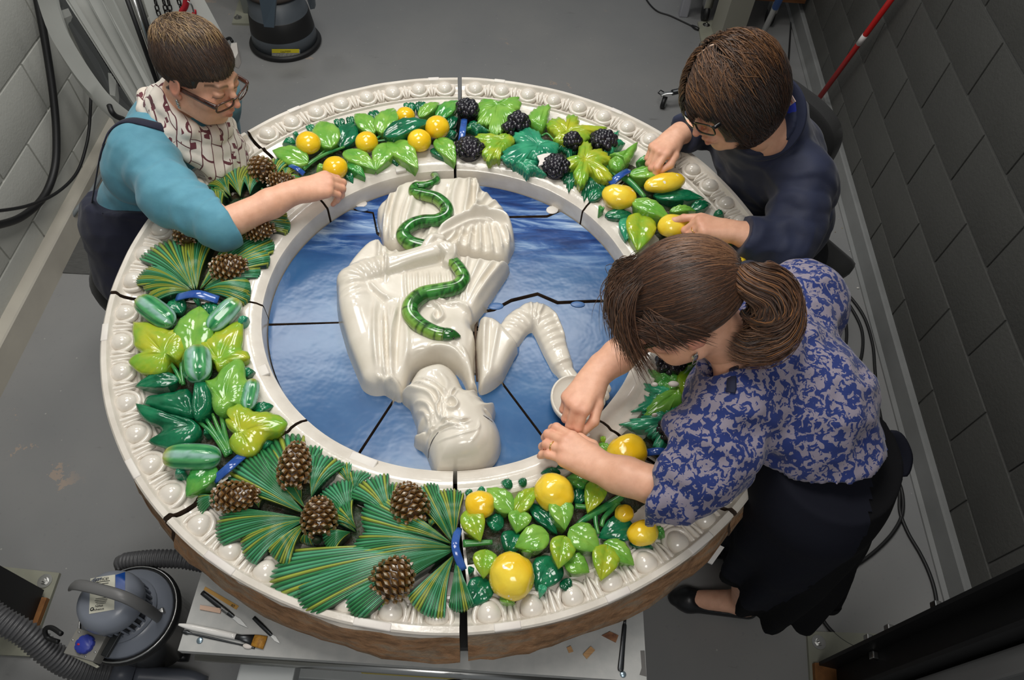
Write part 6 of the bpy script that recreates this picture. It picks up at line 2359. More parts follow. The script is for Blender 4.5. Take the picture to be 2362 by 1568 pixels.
lat = A3([-.30, -.95, 0]); fo = A3([-.95, .30, 0])
for s_, a_x in ((1, 0), (-1, .02)):
    hip = pel + lat * .09 * s_ + [0, 0, -.05]
    an = A3([.865, -.535, .085]) if s_ > 0 else A3([.90, -.36, .085])
    kn = hip * .5 + an * .5 + fo * .04
    core.chain([hip, kn, an], [.070, .048, .034], k=.03).cap(an, an + A3([-.14, .02, -.055]), .036, .026, k=.02).cap(an, an + A3([.03, 0, -.045]), .034, .032, k=.02)
cv, cf = core.mesh()
bv, bf, bc = join([(cv, cf, np.tile(SKIN_C, (len(cv), 1))), hd3, hL, hR])
obj('body', bv, bf, SKIN, p3, True, bc)

# ikat blouse: pale lilac ground with deep blue feathered figures
s = NT('ikat_blouse').set(0.75, 0, 0.25, 0, 0.15)
co = s.coord((1, 1, .8), (.3, .2, .5))
n1 = s.noise(70, 2.5, .6, vec=co, dist=0.9)
n2 = s.noise(300, 2, .6, vec=co)
sm = s.math('ADD', n1, s.math('MULTIPLY', s.math('SUBTRACT', n2, .5), .10))
s.base(s.ramp(sm, [(.485, srgb(140, 132, 146)), (.512, srgb(36, 52, 112))]))
s.bump(s.noise(260, 2), .12, .002)
IKAT = s.m
g = SDF((.24, -.98, .70), (1.10, .06, 1.28), .0062)
g.chain([nk + [.035, -.02, -.075], nk * .55 + pel * .45 + [.02, 0, .02], pel + [-.01, 0, .06]], [.106, .114, .120], k=.06)
g.cap(shL + [.02, .01, -.04], shR + [.03, 0, -.045], .080, k=.06).cap(shL, shR, .062, k=.05)
g.cap(nk + [.01, 0, -.03], nk + [-.015, 0, .005], .080, .074, k=.03)
md = shL * .5 + elL * .5
g.chain([shL, md + [0, -.02, -.01], elL], [.080, .084, .070], k=.03)
cL = elL + (wrL - elL) * .16
g.cap(elL, cL + (wrL - elL) * .1, .066, .060, k=.02).cut(cL, wrL - elL, .11)
g.chain([shR, elR], [.076, .064], k=.03).cap(elR, elR + (wrR - elR) * .12, .060, .054, k=.02).cut(elR + (wrR - elR) * .08, wrR - elR, .09)
# blouse hangs loose below the throat
g.chain([nk + [-.05, -.03, -.05], nk + [-.02, -.05, -.14], nk * .6 + pel * .4 + [-.06, -.02, -.10]], [.050, .085, .100], k=.05)
g.ell(nk + [-.075, -.03, .01], (.055, .060, .060), None, k=.01, op='sub')
g.cut(pel + [0, 0, .12], (.25, -.25, -1), .40)
V, F = g.mesh()
V = crease(V, F, [(shL, elL, .11, 72, .010), (elL, cL, .10, 100, .006), (nk, pel, .25, 44, .008), (shR, elR, .10, 70, .006)], rough=.0055)
V = relax(V, F, 1, .4)
obj('blouse', V, F, IKAT, p3)
strap_on('apron_strap', V, F, [(1686, 905), (1689, 880), (1693, 850), (1700, 810)], .009, mat('navy_strap', srgb(24, 30, 56), .8), p3)
# gathered neckline frill
ring = []
ax_n = nk + A3([-.020, 0, .012])
for i_, a in enumerate(np.linspace(0, 2 * np.pi, 61)):
    rr = .078 + .004 * math.sin(i_ * 1.9)
    ring.append(ax_n + lat * math.cos(a) * rr + fo * math.sin(a) * rr * 1.05 + A3([0, 0, .006 - .050 * max(0, math.sin(a)) + .012 * max(0, -math.sin(a)) + .003 * math.sin(i_ * 2.7)]))
v, f = tube(ring, .011, 8, .6, cap=False)
obj('neck_frill', v, f, IKAT, p3)
for pts in ([(1795, 760, 1.19), (1750, 840, 1.18), (1712, 880, 1.15)],):
    P = catmull([U(*q) for q in pts], 6)

BLACK_C = mat('black_skirt', srgb(10, 10, 13), 0.9, bump=(200, 0.2, 0.003), spec=.2)
APR3 = mat('dark_navy_apron', srgb(12, 14, 26), 0.85, bump=(250, 0.15, 0.003), spec=.25)
g = SDF((.50, -.98, .22), (1.25, -.10, 1.02), .008)
hem = A3([.872, -.505, .40])
g.chain([pel + [.0, 0, .15], pel + [.0, 0, .05], pel + [.01, .01, -.12], hem], [.105, .122, .135, .145], k=.05)
g.cap(pel + lat * .06, hem + lat * .05, .118, .135, k=.05).cap(pel - lat * .06, hem - lat * .08, .118, .135, k=.05)
g.cut(hem + [0, 0, -.02], (0, 0, -1), .45)
g.cut(pel + [0, 0, .20], (-.25, .25, 1), .45)
V, F = g.mesh()
N = vnormals(V, F)
ang = np.arctan2(V[:, 1] - hem[1], V[:, 0] - hem[0])
low = np.clip((pel[2] - V[:, 2]) / .5, 0, 1)
V = V + N * (np.sin(ang * 13 + 2 * vnoise(V, 4.0)) * .016 * low + .004 * vnoise(V, 14.0))[:, None]
hm = (V[:, 2] < hem[2] + .03)
V[hm, 2] += .018 * np.sin(ang[hm] * 7 + 1) + .012 * np.sin(ang[hm] * 17)
obj('skirt', V, F, BLACK_C, p3)
# apron lies over the front and is tied behind
fr = ((V - pel) @ fo > -.07) & (V[:, 2] > .47)
v, f = peel(V, F, fr, .005)
obj('apron', v, f, APR3, p3)
b0 = U(2052, 1045, .97)
mb = MB()
for pts, w in (([(2040, 1075, .95), (2045, 1020, .97), (2065, 1010, .98), (2085, 1050, .96), (2078, 1085, .94), (2062, 1070, .95)], .016), ([(2042, 1080, .95), (2062, 1100, .92), (2068, 1120, .90)], .010),
               ([(2038, 1060, .95), (2034, 1020, .99), (2030, 985, 1.01)], .010)):
    mb.add(*tube(catmull([U(*q) for q in pts], 6), w, 8, .25))
mb.build('apron_bow', APR3, p3)
# flat black shoes
for x, y in ((.865, -.535), (.90, -.36)):
    g = SDF((x - .24, y - .08, -.002), (x + .08, y + .08, .10), .004)
    g.cap((x + .03, y, .030), (x - .15, y + .02, .022), .036, .036, k=0).cap((x - .15, y + .02, .022), (x - .185, y + .024, .018), .036, .022, k=.02)
    g.ell((x - .04, y + .005, .075), (.105, .036, .045), None, k=.006, op='sub')
    g.cut((x, y, .004), (0, 0, -1), .3)
    v, f = g.mesh()
    obj('shoe', v, f, BLACK_PL, p3)

Hc, Hr = A3([0, -.018, .032]), A3([.083, .104, .094])
tie_l = A3([0, -.122, .028])
tdir = (tie_l - Hc) / Hr; tdir /= np.linalg.norm(tdir)
cap3 = cap_hair(R3, T3, Hc, Hr, [((0, .108, -.045), (.070, .070, .090)), ((0, -.01, -.125), (.12, .12, .092)), ((.088, .0, -.040), (.026, .030, .045)), ((-.088, .0, -.040), (.026, .030, .045))], 'hair', p3, A3([.040, .022, .012]))
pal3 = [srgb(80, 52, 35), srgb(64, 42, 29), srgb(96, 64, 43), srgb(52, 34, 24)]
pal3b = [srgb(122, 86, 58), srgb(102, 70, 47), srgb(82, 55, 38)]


def stop3(p):
    x, y, z = p[:, 0], p[:, 1], p[:, 2]
    return (np.linalg.norm(p - tie_l, axis=1) < .022) | ((y > .04) & (z < .030)) | ((z < -.03) & (y > -.06)) | ((np.abs(x) > .06) & (y > -.03) & (y < .02) & (z < .0))


rt = sph(11500, 23, -.55)
rt = rt[~((rt[:, 1] > .55) & (rt[:, 2] < .20)) & ~((rt[:, 2] < -.35) & (rt[:, 1] > -.3))]
up_ = (rt @ (R3.T @ A3([.1, .5, .8]))) > .55  # upward-facing locks take the paler palette, a highlight in the hair colour
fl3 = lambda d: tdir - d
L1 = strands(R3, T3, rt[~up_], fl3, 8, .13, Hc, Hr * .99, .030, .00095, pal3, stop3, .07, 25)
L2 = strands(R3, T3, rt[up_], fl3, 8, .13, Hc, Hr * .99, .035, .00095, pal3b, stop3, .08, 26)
# fringe blown forward over the brow
q = np.random.RandomState(31)
n = 1100
x0 = q.uniform(-.085, .070, n)
st = np.stack([x0 * .55, .045 + q.uniform(-.02, .03, n), .112 + q.uniform(-.006, .004, n)], 1)
tipx = x0 * 1.15 - .012 + q.normal(0, .012, n)
tip = np.stack([tipx, .118 + q.normal(0, .014, n) - np.abs(x0) * .45, -.005 + q.normal(0, .022, n) - np.abs(x0) * .35], 1)
ctl = np.stack([x0 * .95, .120 + q.normal(0, .010, n) - np.abs(x0) * .35, .092 + q.normal(0, .010, n)], 1)
u = np.linspace(0, 1, 9)[:, None, None]
Pp = st * (1 - u) ** 2 + ctl * 2 * u * (1 - u) + tip * u ** 2
Nn = np.repeat((Pp.mean(0) - Hc)[None], 9, 0)
L3 = locks(Pp, Nn, .0011, [*pal3, *pal3b[1:]], q, R3, T3)
# side locks swept from temple past the ear
n = 420
sx = -1
y0 = q.uniform(.03, .085, n)
st = np.stack([np.full(n, -.058) - q.uniform(0, .016, n), y0, .062 - (y0 - .03) * .45 + q.normal(0, .008, n)], 1)
tip = np.stack([np.full(n, -.080) + q.normal(0, .006, n), q.uniform(-.05, .045, n), -.012 + q.normal(0, .012, n)], 1)
ctl = np.stack([np.full(n, -.092), (st[:, 1] + tip[:, 1]) / 2, .045 + q.normal(0, .01, n)], 1)
Pp = st * (1 - u) ** 2 + ctl * 2 * u * (1 - u) + tip * u ** 2
L4 = locks(Pp, np.repeat(A3([-1., 0, .2])[None, None], 9, 0).repeat(n, 1), .0011, pal3, q, R3, T3)
tieW = R3 @ tie_l + T3
zt = tieW[2]
cpath = catmull([tieW, U(1735, 642, zt + .010), U(1772, 668, zt - .005), U(1788, 715, zt - .040), U(1772, 765, zt - .075), U(1728, 792, zt - .100), U(1690, 785, zt - .112)], 4)
n = 1700
th = q.uniform(0, 2 * np.pi, n); ra = np.sqrt(q.uniform(0, 1, n))
T_ = np.gradient(cpath, axis=0); T_ /= np.linalg.norm(T_, axis=1)[:, None]
A_ = np.cross(T_, [0, 0, 1.0]); A_ /= np.linalg.norm(A_, axis=1)[:, None]
B_ = np.cross(A_, T_)
S = len(cpath)
rad = np.interp(np.linspace(0, 1, S), [0, .12, .4, .75, 1], [.011, .032, .050, .050, .030])
tw = np.linspace(0, .9, S)
ofs = ra[None, :] * rad[:, None]
aa = th[None, :] + tw[:, None] + q.normal(0, .12, (1, n))
Pp = cpath[:, None] + A_[:, None] * (np.cos(aa) * ofs)[..., None] + B_[:, None] * (np.sin(aa) * ofs * .8)[..., None]
end = q.uniform(.72, 1.0, n)
Pp = np.stack([np.stack([np.interp(np.linspace(0, e, S), np.linspace(0, 1, S), Pp[:, i, k]) for k in range(3)], 1) for i, e in enumerate(end)], 1)
ph_ = q.uniform(0, 6.28, (1, 8)); grp = q.randint(0, 8, n)
sw_ = np.linspace(0, 1, S)[:, None]
Pp = Pp + A_[:, None] * ((np.sin(sw_ * 9 + ph_[:, grp]) * .010 * sw_)[..., None]) + B_[:, None] * ((np.cos(sw_ * 8 + 1.7 * ph_[:, grp]) * .012 * sw_)[..., None])
Pp[:, :, 2] = np.maximum(Pp[:, :, 2], 1.06)
Nn = Pp - cpath[:, None] + A3([0, 0, .006])
L5 = locks(Pp, Nn, .0013, [*pal3, *pal3b, srgb(140, 92, 50)], q, np.eye(3), np.zeros(3))
v, f, c = join([cap3, L1, L2, L3, L4, L5])
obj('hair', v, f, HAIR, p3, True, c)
th_ = np.linspace(0, 2 * np.pi, 21)
d_ = cpath[2] - cpath[0]; d_ /= np.linalg.norm(d_); a1 = np.cross(d_, [0, 0, 1]); a1 /= np.linalg.norm(a1); a2 = np.cross(d_, a1)
v, f = tube([tieW + d_ * .012 + (a1 * math.cos(a) + a2 * math.sin(a)) * .0155 for a in th_], .007, 8, cap=False)
obj('hair_tie', v, f, mat('dark_hair_tie', srgb(34, 34, 48), .8), p3)
OLV = mat('olive_frame', srgb(58, 50, 34), 0.2, c2=srgb(34, 28, 20), scale=80, coat=.4)
glasses(p3, R3, T3, OLV, y=.106, z=-.010, h=.032, th=.0024, temple=.0032)
ev = A3([-.0775, -.004, -.050]) @ R3.T + T3
mb = MB()
mb.add(*tube([ev, ev - [0, 0, .008]], .0008, 6))
mb.add(*ellipsoid(ev - [0, 0, .016], (.006, .004, .010), None, 8, 12))
mb.add(*tube(catmull([ev + [.0, -.004, 0], ev + [-.004, -.008, -.016], ev + [0, -.006, -.030], ev + [.006, -.004, -.020]], 4), .0009, 6))
mb.build('earring', STEEL, p3)
rg = fL[2][0] * .45 + fL[2][1] * .55
dq = fL[2][1] - fL[2][0]; dq /= np.linalg.norm(dq); a1 = np.cross(dq, [0, 0, 1]); a1 /= np.linalg.norm(a1); a2 = np.cross(dq, a1)
v, f = tube([rg + (a1 * math.cos(a) + a2 * math.sin(a)) * .0106 for a in np.linspace(0, 2 * np.pi, 17)], .0014, 6, cap=False)
obj('ring', v, f, mat('gold_band', srgb(222, 186, 120), .2, 1.0), p3)
# clear shim between her hands
sh_ = tR[-1] + A3([0, 0, -.004])
v, f = box((0, 0, 0), (.016, .024, .0016), rz(.6), .0005)
tag(obj('plastic_shim', v + sh_, f, mat('clear_shim', srgb(226, 224, 222), .15)), 'thin clear plastic shim held between the hands at the mirror rim', 'shim')
# ------------------------------------------------------------------ furniture and equipment
def ray_plane(x, y, p, n):
    d = CAM_R @ np.array([(x - CX) / F_PX, -(y - CY) / F_PX, -1.0])
    n = np.asarray(n, float)
    return CAM_C + d * ((n @ (np.asarray(p) - CAM_C)) / (n @ d))


def prism(pts, dn):
    """solid from a 3-D polygon swept along dn"""
    P = np.asarray(pts, float)
    n = len(P)
    V = np.vstack([P, P + np.asarray(dn)])
    F = [tuple(range(n)), tuple(range(2 * n - 1, n - 1, -1))] + [(i, n + i, n + (i + 1) % n, (i + 1) % n) for i in range(n)]
    nm = np.zeros(3)
    for i in range(n):
        nm += np.cross(P[i], P[(i + 1) % n])
    if nm @ np.asarray(dn) > 0:
        F = [f[::-1] for f in F]
    return V, F


def hose(P, r, pitch, ns=14, amp=.10):
    P = catmull(P, 14)
    ln = np.r_[0, np.cumsum(np.linalg.norm(np.diff(P, axis=0), axis=1))]
    n = int(ln[-1] / pitch * 4)
    t = np.linspace(0, ln[-1], n)
    Q_ = np.stack([np.interp(t, ln, P[:, k]) for k in range(3)], 1)
    rr = r * (1 + amp * np.sin(np.arange(n) * np.pi / 2))
    V, F = tube(Q_, 1.0, ns)
    c = np.repeat(Q_, ns, 0)
    return c + (V - c) * np.repeat(rr, ns)[:, None], F


def bolt(parent, p, r, m, name='bolt'):
    mb = MB()
    mb.add(*lathe([(0, 0), (r * 1.9, 0), (r * 1.9, .003), (r * 1.2, .0036), (0, .0036)], 20, p))
    mb.add(*lathe([(0, .003), (r, .003), (r, r * .9), (0, r * .9)], 6, p))
    mb.add(*lathe([(0, .004), (r * .5, .004), (r * .5, r * 1.5), (0, r * 1.5)], 12, p))
    return mb.build(name, m, parent, sharp=35)


# --- work table
TZ = 0.742
FL, FR, BL, BR = U(410, 1500, TZ), U(1492, 1572, TZ), U(470, 1335, TZ), U(1480, 1410, TZ)
du = (FR - FL) / np.linalg.norm(FR - FL); dv = np.cross([0, 0, 1], du)
w_ = np.linalg.norm(FR - FL)
TABLE_P = mat('table_grey_laminate', srgb(178, 178, 175), 0.5, c2=srgb(168, 169, 167), scale=40)
tb = empty('work_table', [*(FL + du * w_ / 2 + dv * .7)[:2], 0], 'pale grey work table with steel front rail, carrying the roundel', 'table')
dep = 1.45
v, f = prism([FL, FR, FR + dv * dep, FL + dv * dep], (0, 0, -.024))
obj('table_top', v, f, TABLE_P, tb, False)
v, f = prism([FL + dv * .012 + [0, 0, -.024], FR + dv * .012 - [0, 0, .024], FR + dv * .05 - [0, 0, .024], FL + dv * .05 - [0, 0, .024]], (0, 0, -.05))
obj('apron_panel', v, f, TABLE_P, tb, False)
v, f = tube([FL + du * .02 + A3([0, 0, -.050]) + dv * .002, FR - du * .02 + A3([0, 0, -.050]) + dv * .002], .011, 14)
obj('front_rail', v, f, STEEL, tb)
for a in (.05, w_ - .05):
    for b in (.07, dep - .07):
        v, f = box(FL + du * a + dv * b + A3([0, 0, -.383]) , (.045, .045, .718), np.stack([du, dv, [0, 0, 1]], 1), .004)
        obj('leg', v, f, PAINT_GREY, tb, False)
for b in (.07, dep - .07):
    v, f = box(FL + du * w_ / 2 + dv * b + A3([0, 0, -.60]), (w_ - .15, .035, .035), np.stack([du, dv, [0, 0, 1]], 1), .003)
    obj('stretcher', v, f, PAINT_GREY, tb, False)
br = U(620, 1560, .66)
v, f = box(br, (.11, .06, .05), np.stack([du, dv, [0, 0, 1]], 1), .004)
obj('bracket', v, f, PAINT_GREY, tb, False)
YL = mat('yellow_caution_tape', srgb(188, 168, 40), 0.4)
a0, a1 = ray_plane(832, 1548, FL + dv * .0005, dv), ray_plane(1052, 1566, FL + dv * .0005, dv)
v, f = box((a0 + a1) / 2 + A3([0, 0, -.004]), (np.linalg.norm(a1 - a0), .0012, .017), np.stack([du, dv, [0, 0, 1]], 1))
lb = obj('caution_strip', v, f, YL, tb, False)
for x, y in ((461, 1477), (1437, 1555)):
    p = U(x, y, TZ)
    mb = MB()
    mb.add(*lathe([(0, 0), (.0062, 0), (.0062, .001), (.0045, .0022), (0, .0026)], 18, p))
    mb.build('screw', mat('zinc_screw', srgb(150, 170, 182), .3, .8), tb)
mb = MB()
th_ = np.linspace(-.3, math.pi + .3, 15)
pr = U(1055, 1562, .735)
mb.add(*tube([pr + du * math.cos(a) * .019 + A3([0, 0, math.sin(a) * .026]) - dv * .012 for a in th_], .0052, 10))
mb.build('shackle', DARK_STEEL, tb)
# worn corner of the laminate
v, f = prism([U(1477, 1500, TZ + .0004), U(1487, 1500, TZ + .0004), U(1491, 1560, TZ + .0004), U(1475, 1556, TZ + .0004), U(1480, 1540, TZ + .0004)], (0, 0, .0003))
obj('worn_patch', v, f, mat('worn_laminate', srgb(96, 94, 92), .7), tb, False)

# --- tools on the table
def scalpel(a, b, lab, w=.0052, grip=True):
    a, b = U(*a, TZ + .003), U(*b, TZ + .002)
    d = b - a
    L = np.linalg.norm(d)
    o = empty('scalpel', [*((a + b) / 2)[:2], TZ], lab, 'scalpel', 'conservation hand tools')
    v, f = tube(catmull([a, a + d * .3, a + d * .62, a + d * .70], 5), [w * .9, w, w * .85, w * .6], 10, .45)
    obj('handle', v, f, DARK_STEEL, o)
    if grip:
        mb = MB()
        for k in range(8):
            mb.add(*box(a + d * (.44 + k * .018) + A3([0, 0, .002]), (w * 1.9, .0010, .0012), frame(d)))
        mb.build('grip_ridges', STEEL, o)
    s_ = np.cross(d / L, [0, 0, 1])
    q = [a + d * .68 - s_ * w * .5, a + d * .80 - s_ * w * .85, b, a + d * .84 + s_ * w * .8, a + d * .68 + s_ * w * .6]
    v, f = prism(q, (0, 0, .0008))
    obj('blade', v, f, STEEL, o, False)
    return o


scalpel((466, 1366), (572, 1448), 'steel scalpel with ridged grip lying free on the grey table, beside the tan stick')
scalpel((585, 1424), (646, 1484), 'smaller steel scalpel half tucked under the clay rim of the roundel', .0042, False)
# flat brush with a clear handle
a, b = U(412, 1440, TZ + .006), U(612, 1482, TZ + .004)
d = b - a
o = empty('flat_brush', [*((a + b) / 2)[:2], TZ], 'flat paint brush with clear plastic handle and amber bristles, at the table corner', 'brush', 'conservation hand tools')
CLR = mat('clear_acrylic', srgb(224, 222, 218), .12, coat=.5)
v, f = tube(catmull([a, a + d * .06, a + d * .15, a + d * .45, a + d * .66], 5), [.002, .0040, .0055, .0062, .0055], 12, .8)
obj('handle', v, f, CLR, o)
v, f = tube([a + d * .66, a + d * .72, a + d * .86], [.0052, .0056, .0105], 14, .45)
obj('ferrule', v, f, DARK_STEEL, o)
v, f = tube([a + d * .855, a + d * .93, b], [.0105, .0118, .0122], 14, .34)
obj('bristles', v, f, mat('amber_bristle', srgb(186, 134, 44), .6, c2=srgb(150, 100, 28), scale=200, stretch=(1, 1, 1)), o)
a, b = U(420, 1456, TZ + .002), U(588, 1494, TZ + .002)
d = b - a
o = empty('spatula', [*((a + b) / 2)[:2], TZ], 'thin steel modelling spatula with white paste on its tip, beside the clear brush', 'spatula', 'conservation hand tools')
v, f = tube(catmull([a, a + d * .07, a + d * .14, a + d * .4, a + d * .78, a + d * .88, b], 4), [.003, .0042, .0016, .0022, .0014, .003, .0022], 8, .5)
obj('shaft', v, f, DARK_STEEL, o)
v, f = ellipsoid(a + d * .90 + A3([0, 0, .001]), (.0095, .0050, .003), rz(math.atan2(d[1], d[0])), 8, 12)
obj('paste', v, f, FILL_W, o)
a, b = U(1441, 1438, TZ + .003), U(1431, 1548, TZ + .003)
d = b - a
o = empty('palette_knife', [*((a + b) / 2)[:2], TZ], 'long flat steel tool handle pointing from under the roundel to a screw head', 'tool', 'conservation hand tools')
v, f = tube(catmull([a, a + d * .08, a + d * .5, a + d * .93, b], 4), [.003, .0045, .0050, .0062, .004], 12, .35)
obj('handle', v, f, DARK_STEEL, o)
v, f = tube([a - d * .12, a + d * .02], [.0026, .0028], 10, .5)
obj('socket', v, f, BLACK_PL, o)
WOODS = mat('thin_wood', srgb(190, 150, 104), .7, c2=srgb(170, 128, 84), scale=40, stretch=(1, 6, 1))
for pts, lab, m_ in [([(463, 1396), (512, 1404), (509, 1415), (462, 1406)], 'flat tan wooden stick beside the steel scalpel', mat('tan_stick', srgb(204, 172, 150), .7)),
                     ([(1344, 1509), (1362, 1491), (1372, 1500), (1353, 1520)], 'small oblong wood chip lying clear of the roundel on the table', WOODS),
                     ([(1307, 1494), (1316, 1490), (1322, 1503), (1312, 1506)], 'tiny square wood chip peeping from below the black board', WOODS),
                     ([(1388, 1466), (1406, 1457), (1426, 1466), (1420, 1482)], 'dark charred wood wedge beside the long flat steel tool', mat('charred_wood', srgb(96, 56, 36), .7, c2=srgb(150, 104, 70), scale=60))]:
    v, f = prism([U(x, y, TZ + .0002) for x, y in pts], (0, 0, .004))
    tag(obj('wood_shim', v, f, m_, None, False), lab, 'wood chip')
v, f = prism([U(1661, 1257, .80), U(1671, 1262, .80), U(1643, 1301, .80), U(1633, 1296, .80)], (0, 0, -.004))
tag(obj('acrylic_shim', v, f, CLR, None, False), 'clear acrylic shim jutting from under the roundel near the dark skirt', 'shim')
# ruler tucked under the rim
v, f = prism([U(474, 1353, TZ + .0002), U(551, 1398, TZ + .0002), U(545, 1406, TZ + .0002), U(470, 1360, TZ + .0002)], (0, 0, .0015))
ru_ = tag(obj('ruler', v, f, mat('ochre_ruler', srgb(196, 150, 76), .5), None, False), 'ochre ruler half hidden under the clay rim, next to the steel scalpel', 'ruler')
q = U(537, 1397, TZ + .0021)
dd = U(551, 1398, TZ) - U(474, 1353, TZ)
text('lettering', '60', .008, frame(np.cross([0, 0, 1], dd / np.linalg.norm(dd)), (0, 0, 1)), q, BLACK_PL, ru_)

# --- canister vacuum cleaner
VC = A3([-.842, -.650, 0])
va = empty('vacuum_cleaner', VC, 'grey canister vacuum cleaner with blue knob and steel tank, by the table corner', 'vacuum cleaner')
VG = mat('vacuum_blue_grey', srgb(132, 138, 150), .35, coat=.2)
TANK = mat('polished_tank', srgb(120, 118, 114), .22, .9)
v, f = lathe([(0, .03), (.098, .03), (.104, .045), (.106, .20), (.112, .245), (.112, .25), (0, .25)], 40, VC); obj('tank', v, f, TANK, va)
v, f = lathe([(.11, .236), (.124, .238), (.126, .252), (.122, .262), (.112, .266), (.11, .25)], 44, VC, cap=False); obj('rim_band', v, f, BLACK_RUB, va)
v, f = lathe([(.1195, .262), (.1225, .266), (.1195, .270), (.117, .266), (.1195, .262)], 44, VC, cap=False); obj('rim_ring', v, f, STEEL, va)
v, f = lathe([(.0, .262), (.114, .264), (.110, .276), (.090, .292), (.080, .300), (0, .300)], 44, VC); obj('motor_base', v, f, VG, va)
v, f = lathe([(0, .298), (.066, .298), (.066, .356), (0, .356)], 36, VC); obj('motor_core', v, f, BLACK_PL, va)
mb = MB()
for i in range(30):
    a = 2 * math.pi * i / 30
    mb.add(*box(VC + A3([.0695 * math.cos(a), .0695 * math.sin(a), .327]), (.008, .005, .056), rz(a)))
o = mb.build('vent_fins', VG, va, False); o['kind'] = 'stuff'
v, f = lathe([(.0, .352), (.070, .352), (.0765, .360), (.0765, .376), (.071, .396), (.055, .410), (.030, .416), (0, .418)], 44, VC); dome = obj('motor_cap', v, f, VG, va)
v, f = lathe([(.060, .300), (.083, .300), (.083, .306), (.060, .306)], 36, VC); obj('vent_ring', v, f, VG, va)


def on_dome(x, y):
    """point on the domed cap under photograph position x, y"""
    z = .41
    for _ in range(8):
        p = U(x, y, z)
        r = min(math.hypot(p[0] - VC[0], p[1] - VC[1]), .0755)
        z = float(np.interp(r, [0, .03, .055, .071, .0765], [.418, .416, .410, .396, .376]))
    return p


def dome_patch(px, m, name, parent, off=.0012, n=8):
    (x0, y0), (x1, y1), (x2, y2), (x3, y3) = px
    V = []
    for i in range(n + 1):
        for j in range(n + 1):
            s_, t_ = i / n, j / n
            x = (x0 * (1 - s_) + x1 * s_) * (1 - t_) + (x3 * (1 - s_) + x2 * s_) * t_
            y = (y0 * (1 - s_) + y1 * s_) * (1 - t_) + (y3 * (1 - s_) + y2 * s_) * t_
            V.append(on_dome(x, y) + A3([0, 0, off]))
    F = [(i * (n + 1) + j, i * (n + 1) + j + 1, (i + 1) * (n + 1) + j + 1, (i + 1) * (n + 1) + j) for i in range(n) for j in range(n)]
    return obj(name, V, F, m, parent)


LBL = mat('cream_label', srgb(216, 214, 196), .5)
lab_ = dome_patch([(209, 1334), (266, 1325), (264, 1406), (206, 1416)], LBL, 'notice_label', va)
dome_patch([(267, 1326), (289, 1319), (289, 1362), (267, 1357)], mat('blue_sticker', srgb(16, 70, 150), .35), 'blue_sticker', va)
lx = on_dome(262, 1340) - on_dome(212, 1347); lx /= np.linalg.norm(lx)
ly = on_dome(238, 1340) - on_dome(236, 1400); ly = ly - lx * (ly @ lx); ly /= np.linalg.norm(ly)
Rl = np.stack([lx, ly, np.cross(lx, ly)], 1)
INK = mat('black_ink', srgb(30, 30, 34), .6)
text('lettering', 'NOTICE!', .0095, Rl, on_dome(234, 1337) + Rl[:, 2] * .003, INK, lab_)
text('lettering', 'Nilfisk\nAdvance', .0075, Rl, on_dome(229, 1402) + Rl[:, 2] * .003, INK, lab_)
v, f = tube([on_dome(213, 1405) + Rl[:, 2] * .002 + (lx * math.cos(a) + ly * math.sin(a)) * .0034 for a in np.linspace(0, 2 * np.pi, 17)], .0011, 6, cap=False)
obj('logo_ring', v, f, INK, lab_)
mb = MB()
for k, (y, wd_) in enumerate([(1342, .042), (1347, .036), (1352, .030), (1380, .026), (1384, .030), (1388, .026), (1392, .022)]):
    mb.add(*box(on_dome(234, y) + Rl[:, 2] * .0022, (wd_, .0012, .0004), Rl))
o = mb.build('print_lines', INK, lab_, False); o['kind'] = 'stuff'
HND = mat('handle_grey', srgb(112, 112, 112), .4)
hp = [U(166, 1352, .375), U(172, 1349, .425), U(190, 1350, .452), U(240, 1362, .462), U(290, 1378, .455), U(335, 1402, .40), U(362, 1420, .315), U(368, 1426, .280)]
v, f = tube(catmull(hp, 6), .0135, 10, .45, up=(0, 0, 1))
obj('handle', v, f, HND, va)
mb = MB(); mb.add(*box(U(372, 1412, .285), (.020, .014, .026), rz(.5), .003)); mb.add(*tube([U(366, 1424, .275), U(378, 1404, .275)], .004, 8))
mb.build('latch', STEEL, va)
# speed control box on its bracket
BX = U(196, 1486, .335)
ux = U(238, 1500, .335) - U(158, 1478, .335); ux /= np.linalg.norm(ux)
nb_ = (CAM_C - BX) * A3([.25, .25, 1]); nb_ -= ux * (nb_ @ ux); nb_ /= np.linalg.norm(nb_)
Rb = np.stack([ux, np.cross(nb_, ux), nb_], 1)
v, f = box(BX - nb_ * .022, (.080, .060, .044), Rb, .003)
cb = obj('control_box', v, f, mat('control_box_grey', srgb(134, 132, 126), .4), va, sharp=40)
th_ = np.linspace(0, 2 * np.pi, 80, endpoint=False)
rr = .0225 * (1 - .085 * np.clip(np.cos(th_ * 9), 0, 1) ** 2)
V = []
for h, k in ((0, 1), (.009, .98), (.012, .9)):
    V += [BX + A3([0, 0, 0]) + Rb @ A3([.002 + r * k * math.cos(a), r * k * math.sin(a), h]) for r, a in zip(rr, th_)]
n = len(th_)
F = [(j * n + i, j * n + (i + 1) % n, (j + 1) * n + (i + 1) % n, (j + 1) * n + i) for j in range(2) for i in range(n)] + [tuple(2 * n + i for i in range(n))]
kb = obj('knob', V, F, mat('blue_knob', srgb(52, 66, 160), .4), va)
v, f = ellipsoid(BX + Rb @ A3([-.009, -.004, .012]), (.0038, .0025, .001), Rb, 6, 10)
obj('pointer', v, f, mat('red_pointer', srgb(190, 24, 50), .4), kb)
for a, b in ((-.034, .002), (.033, -.010), (.016, -.024), (-.03, .022)):
    v, f = ellipsoid(BX + Rb @ A3([a, b, .0]), (.0028, .0028, .0016), Rb, 6, 8)
    obj('screw', v, f, STEEL, cb)
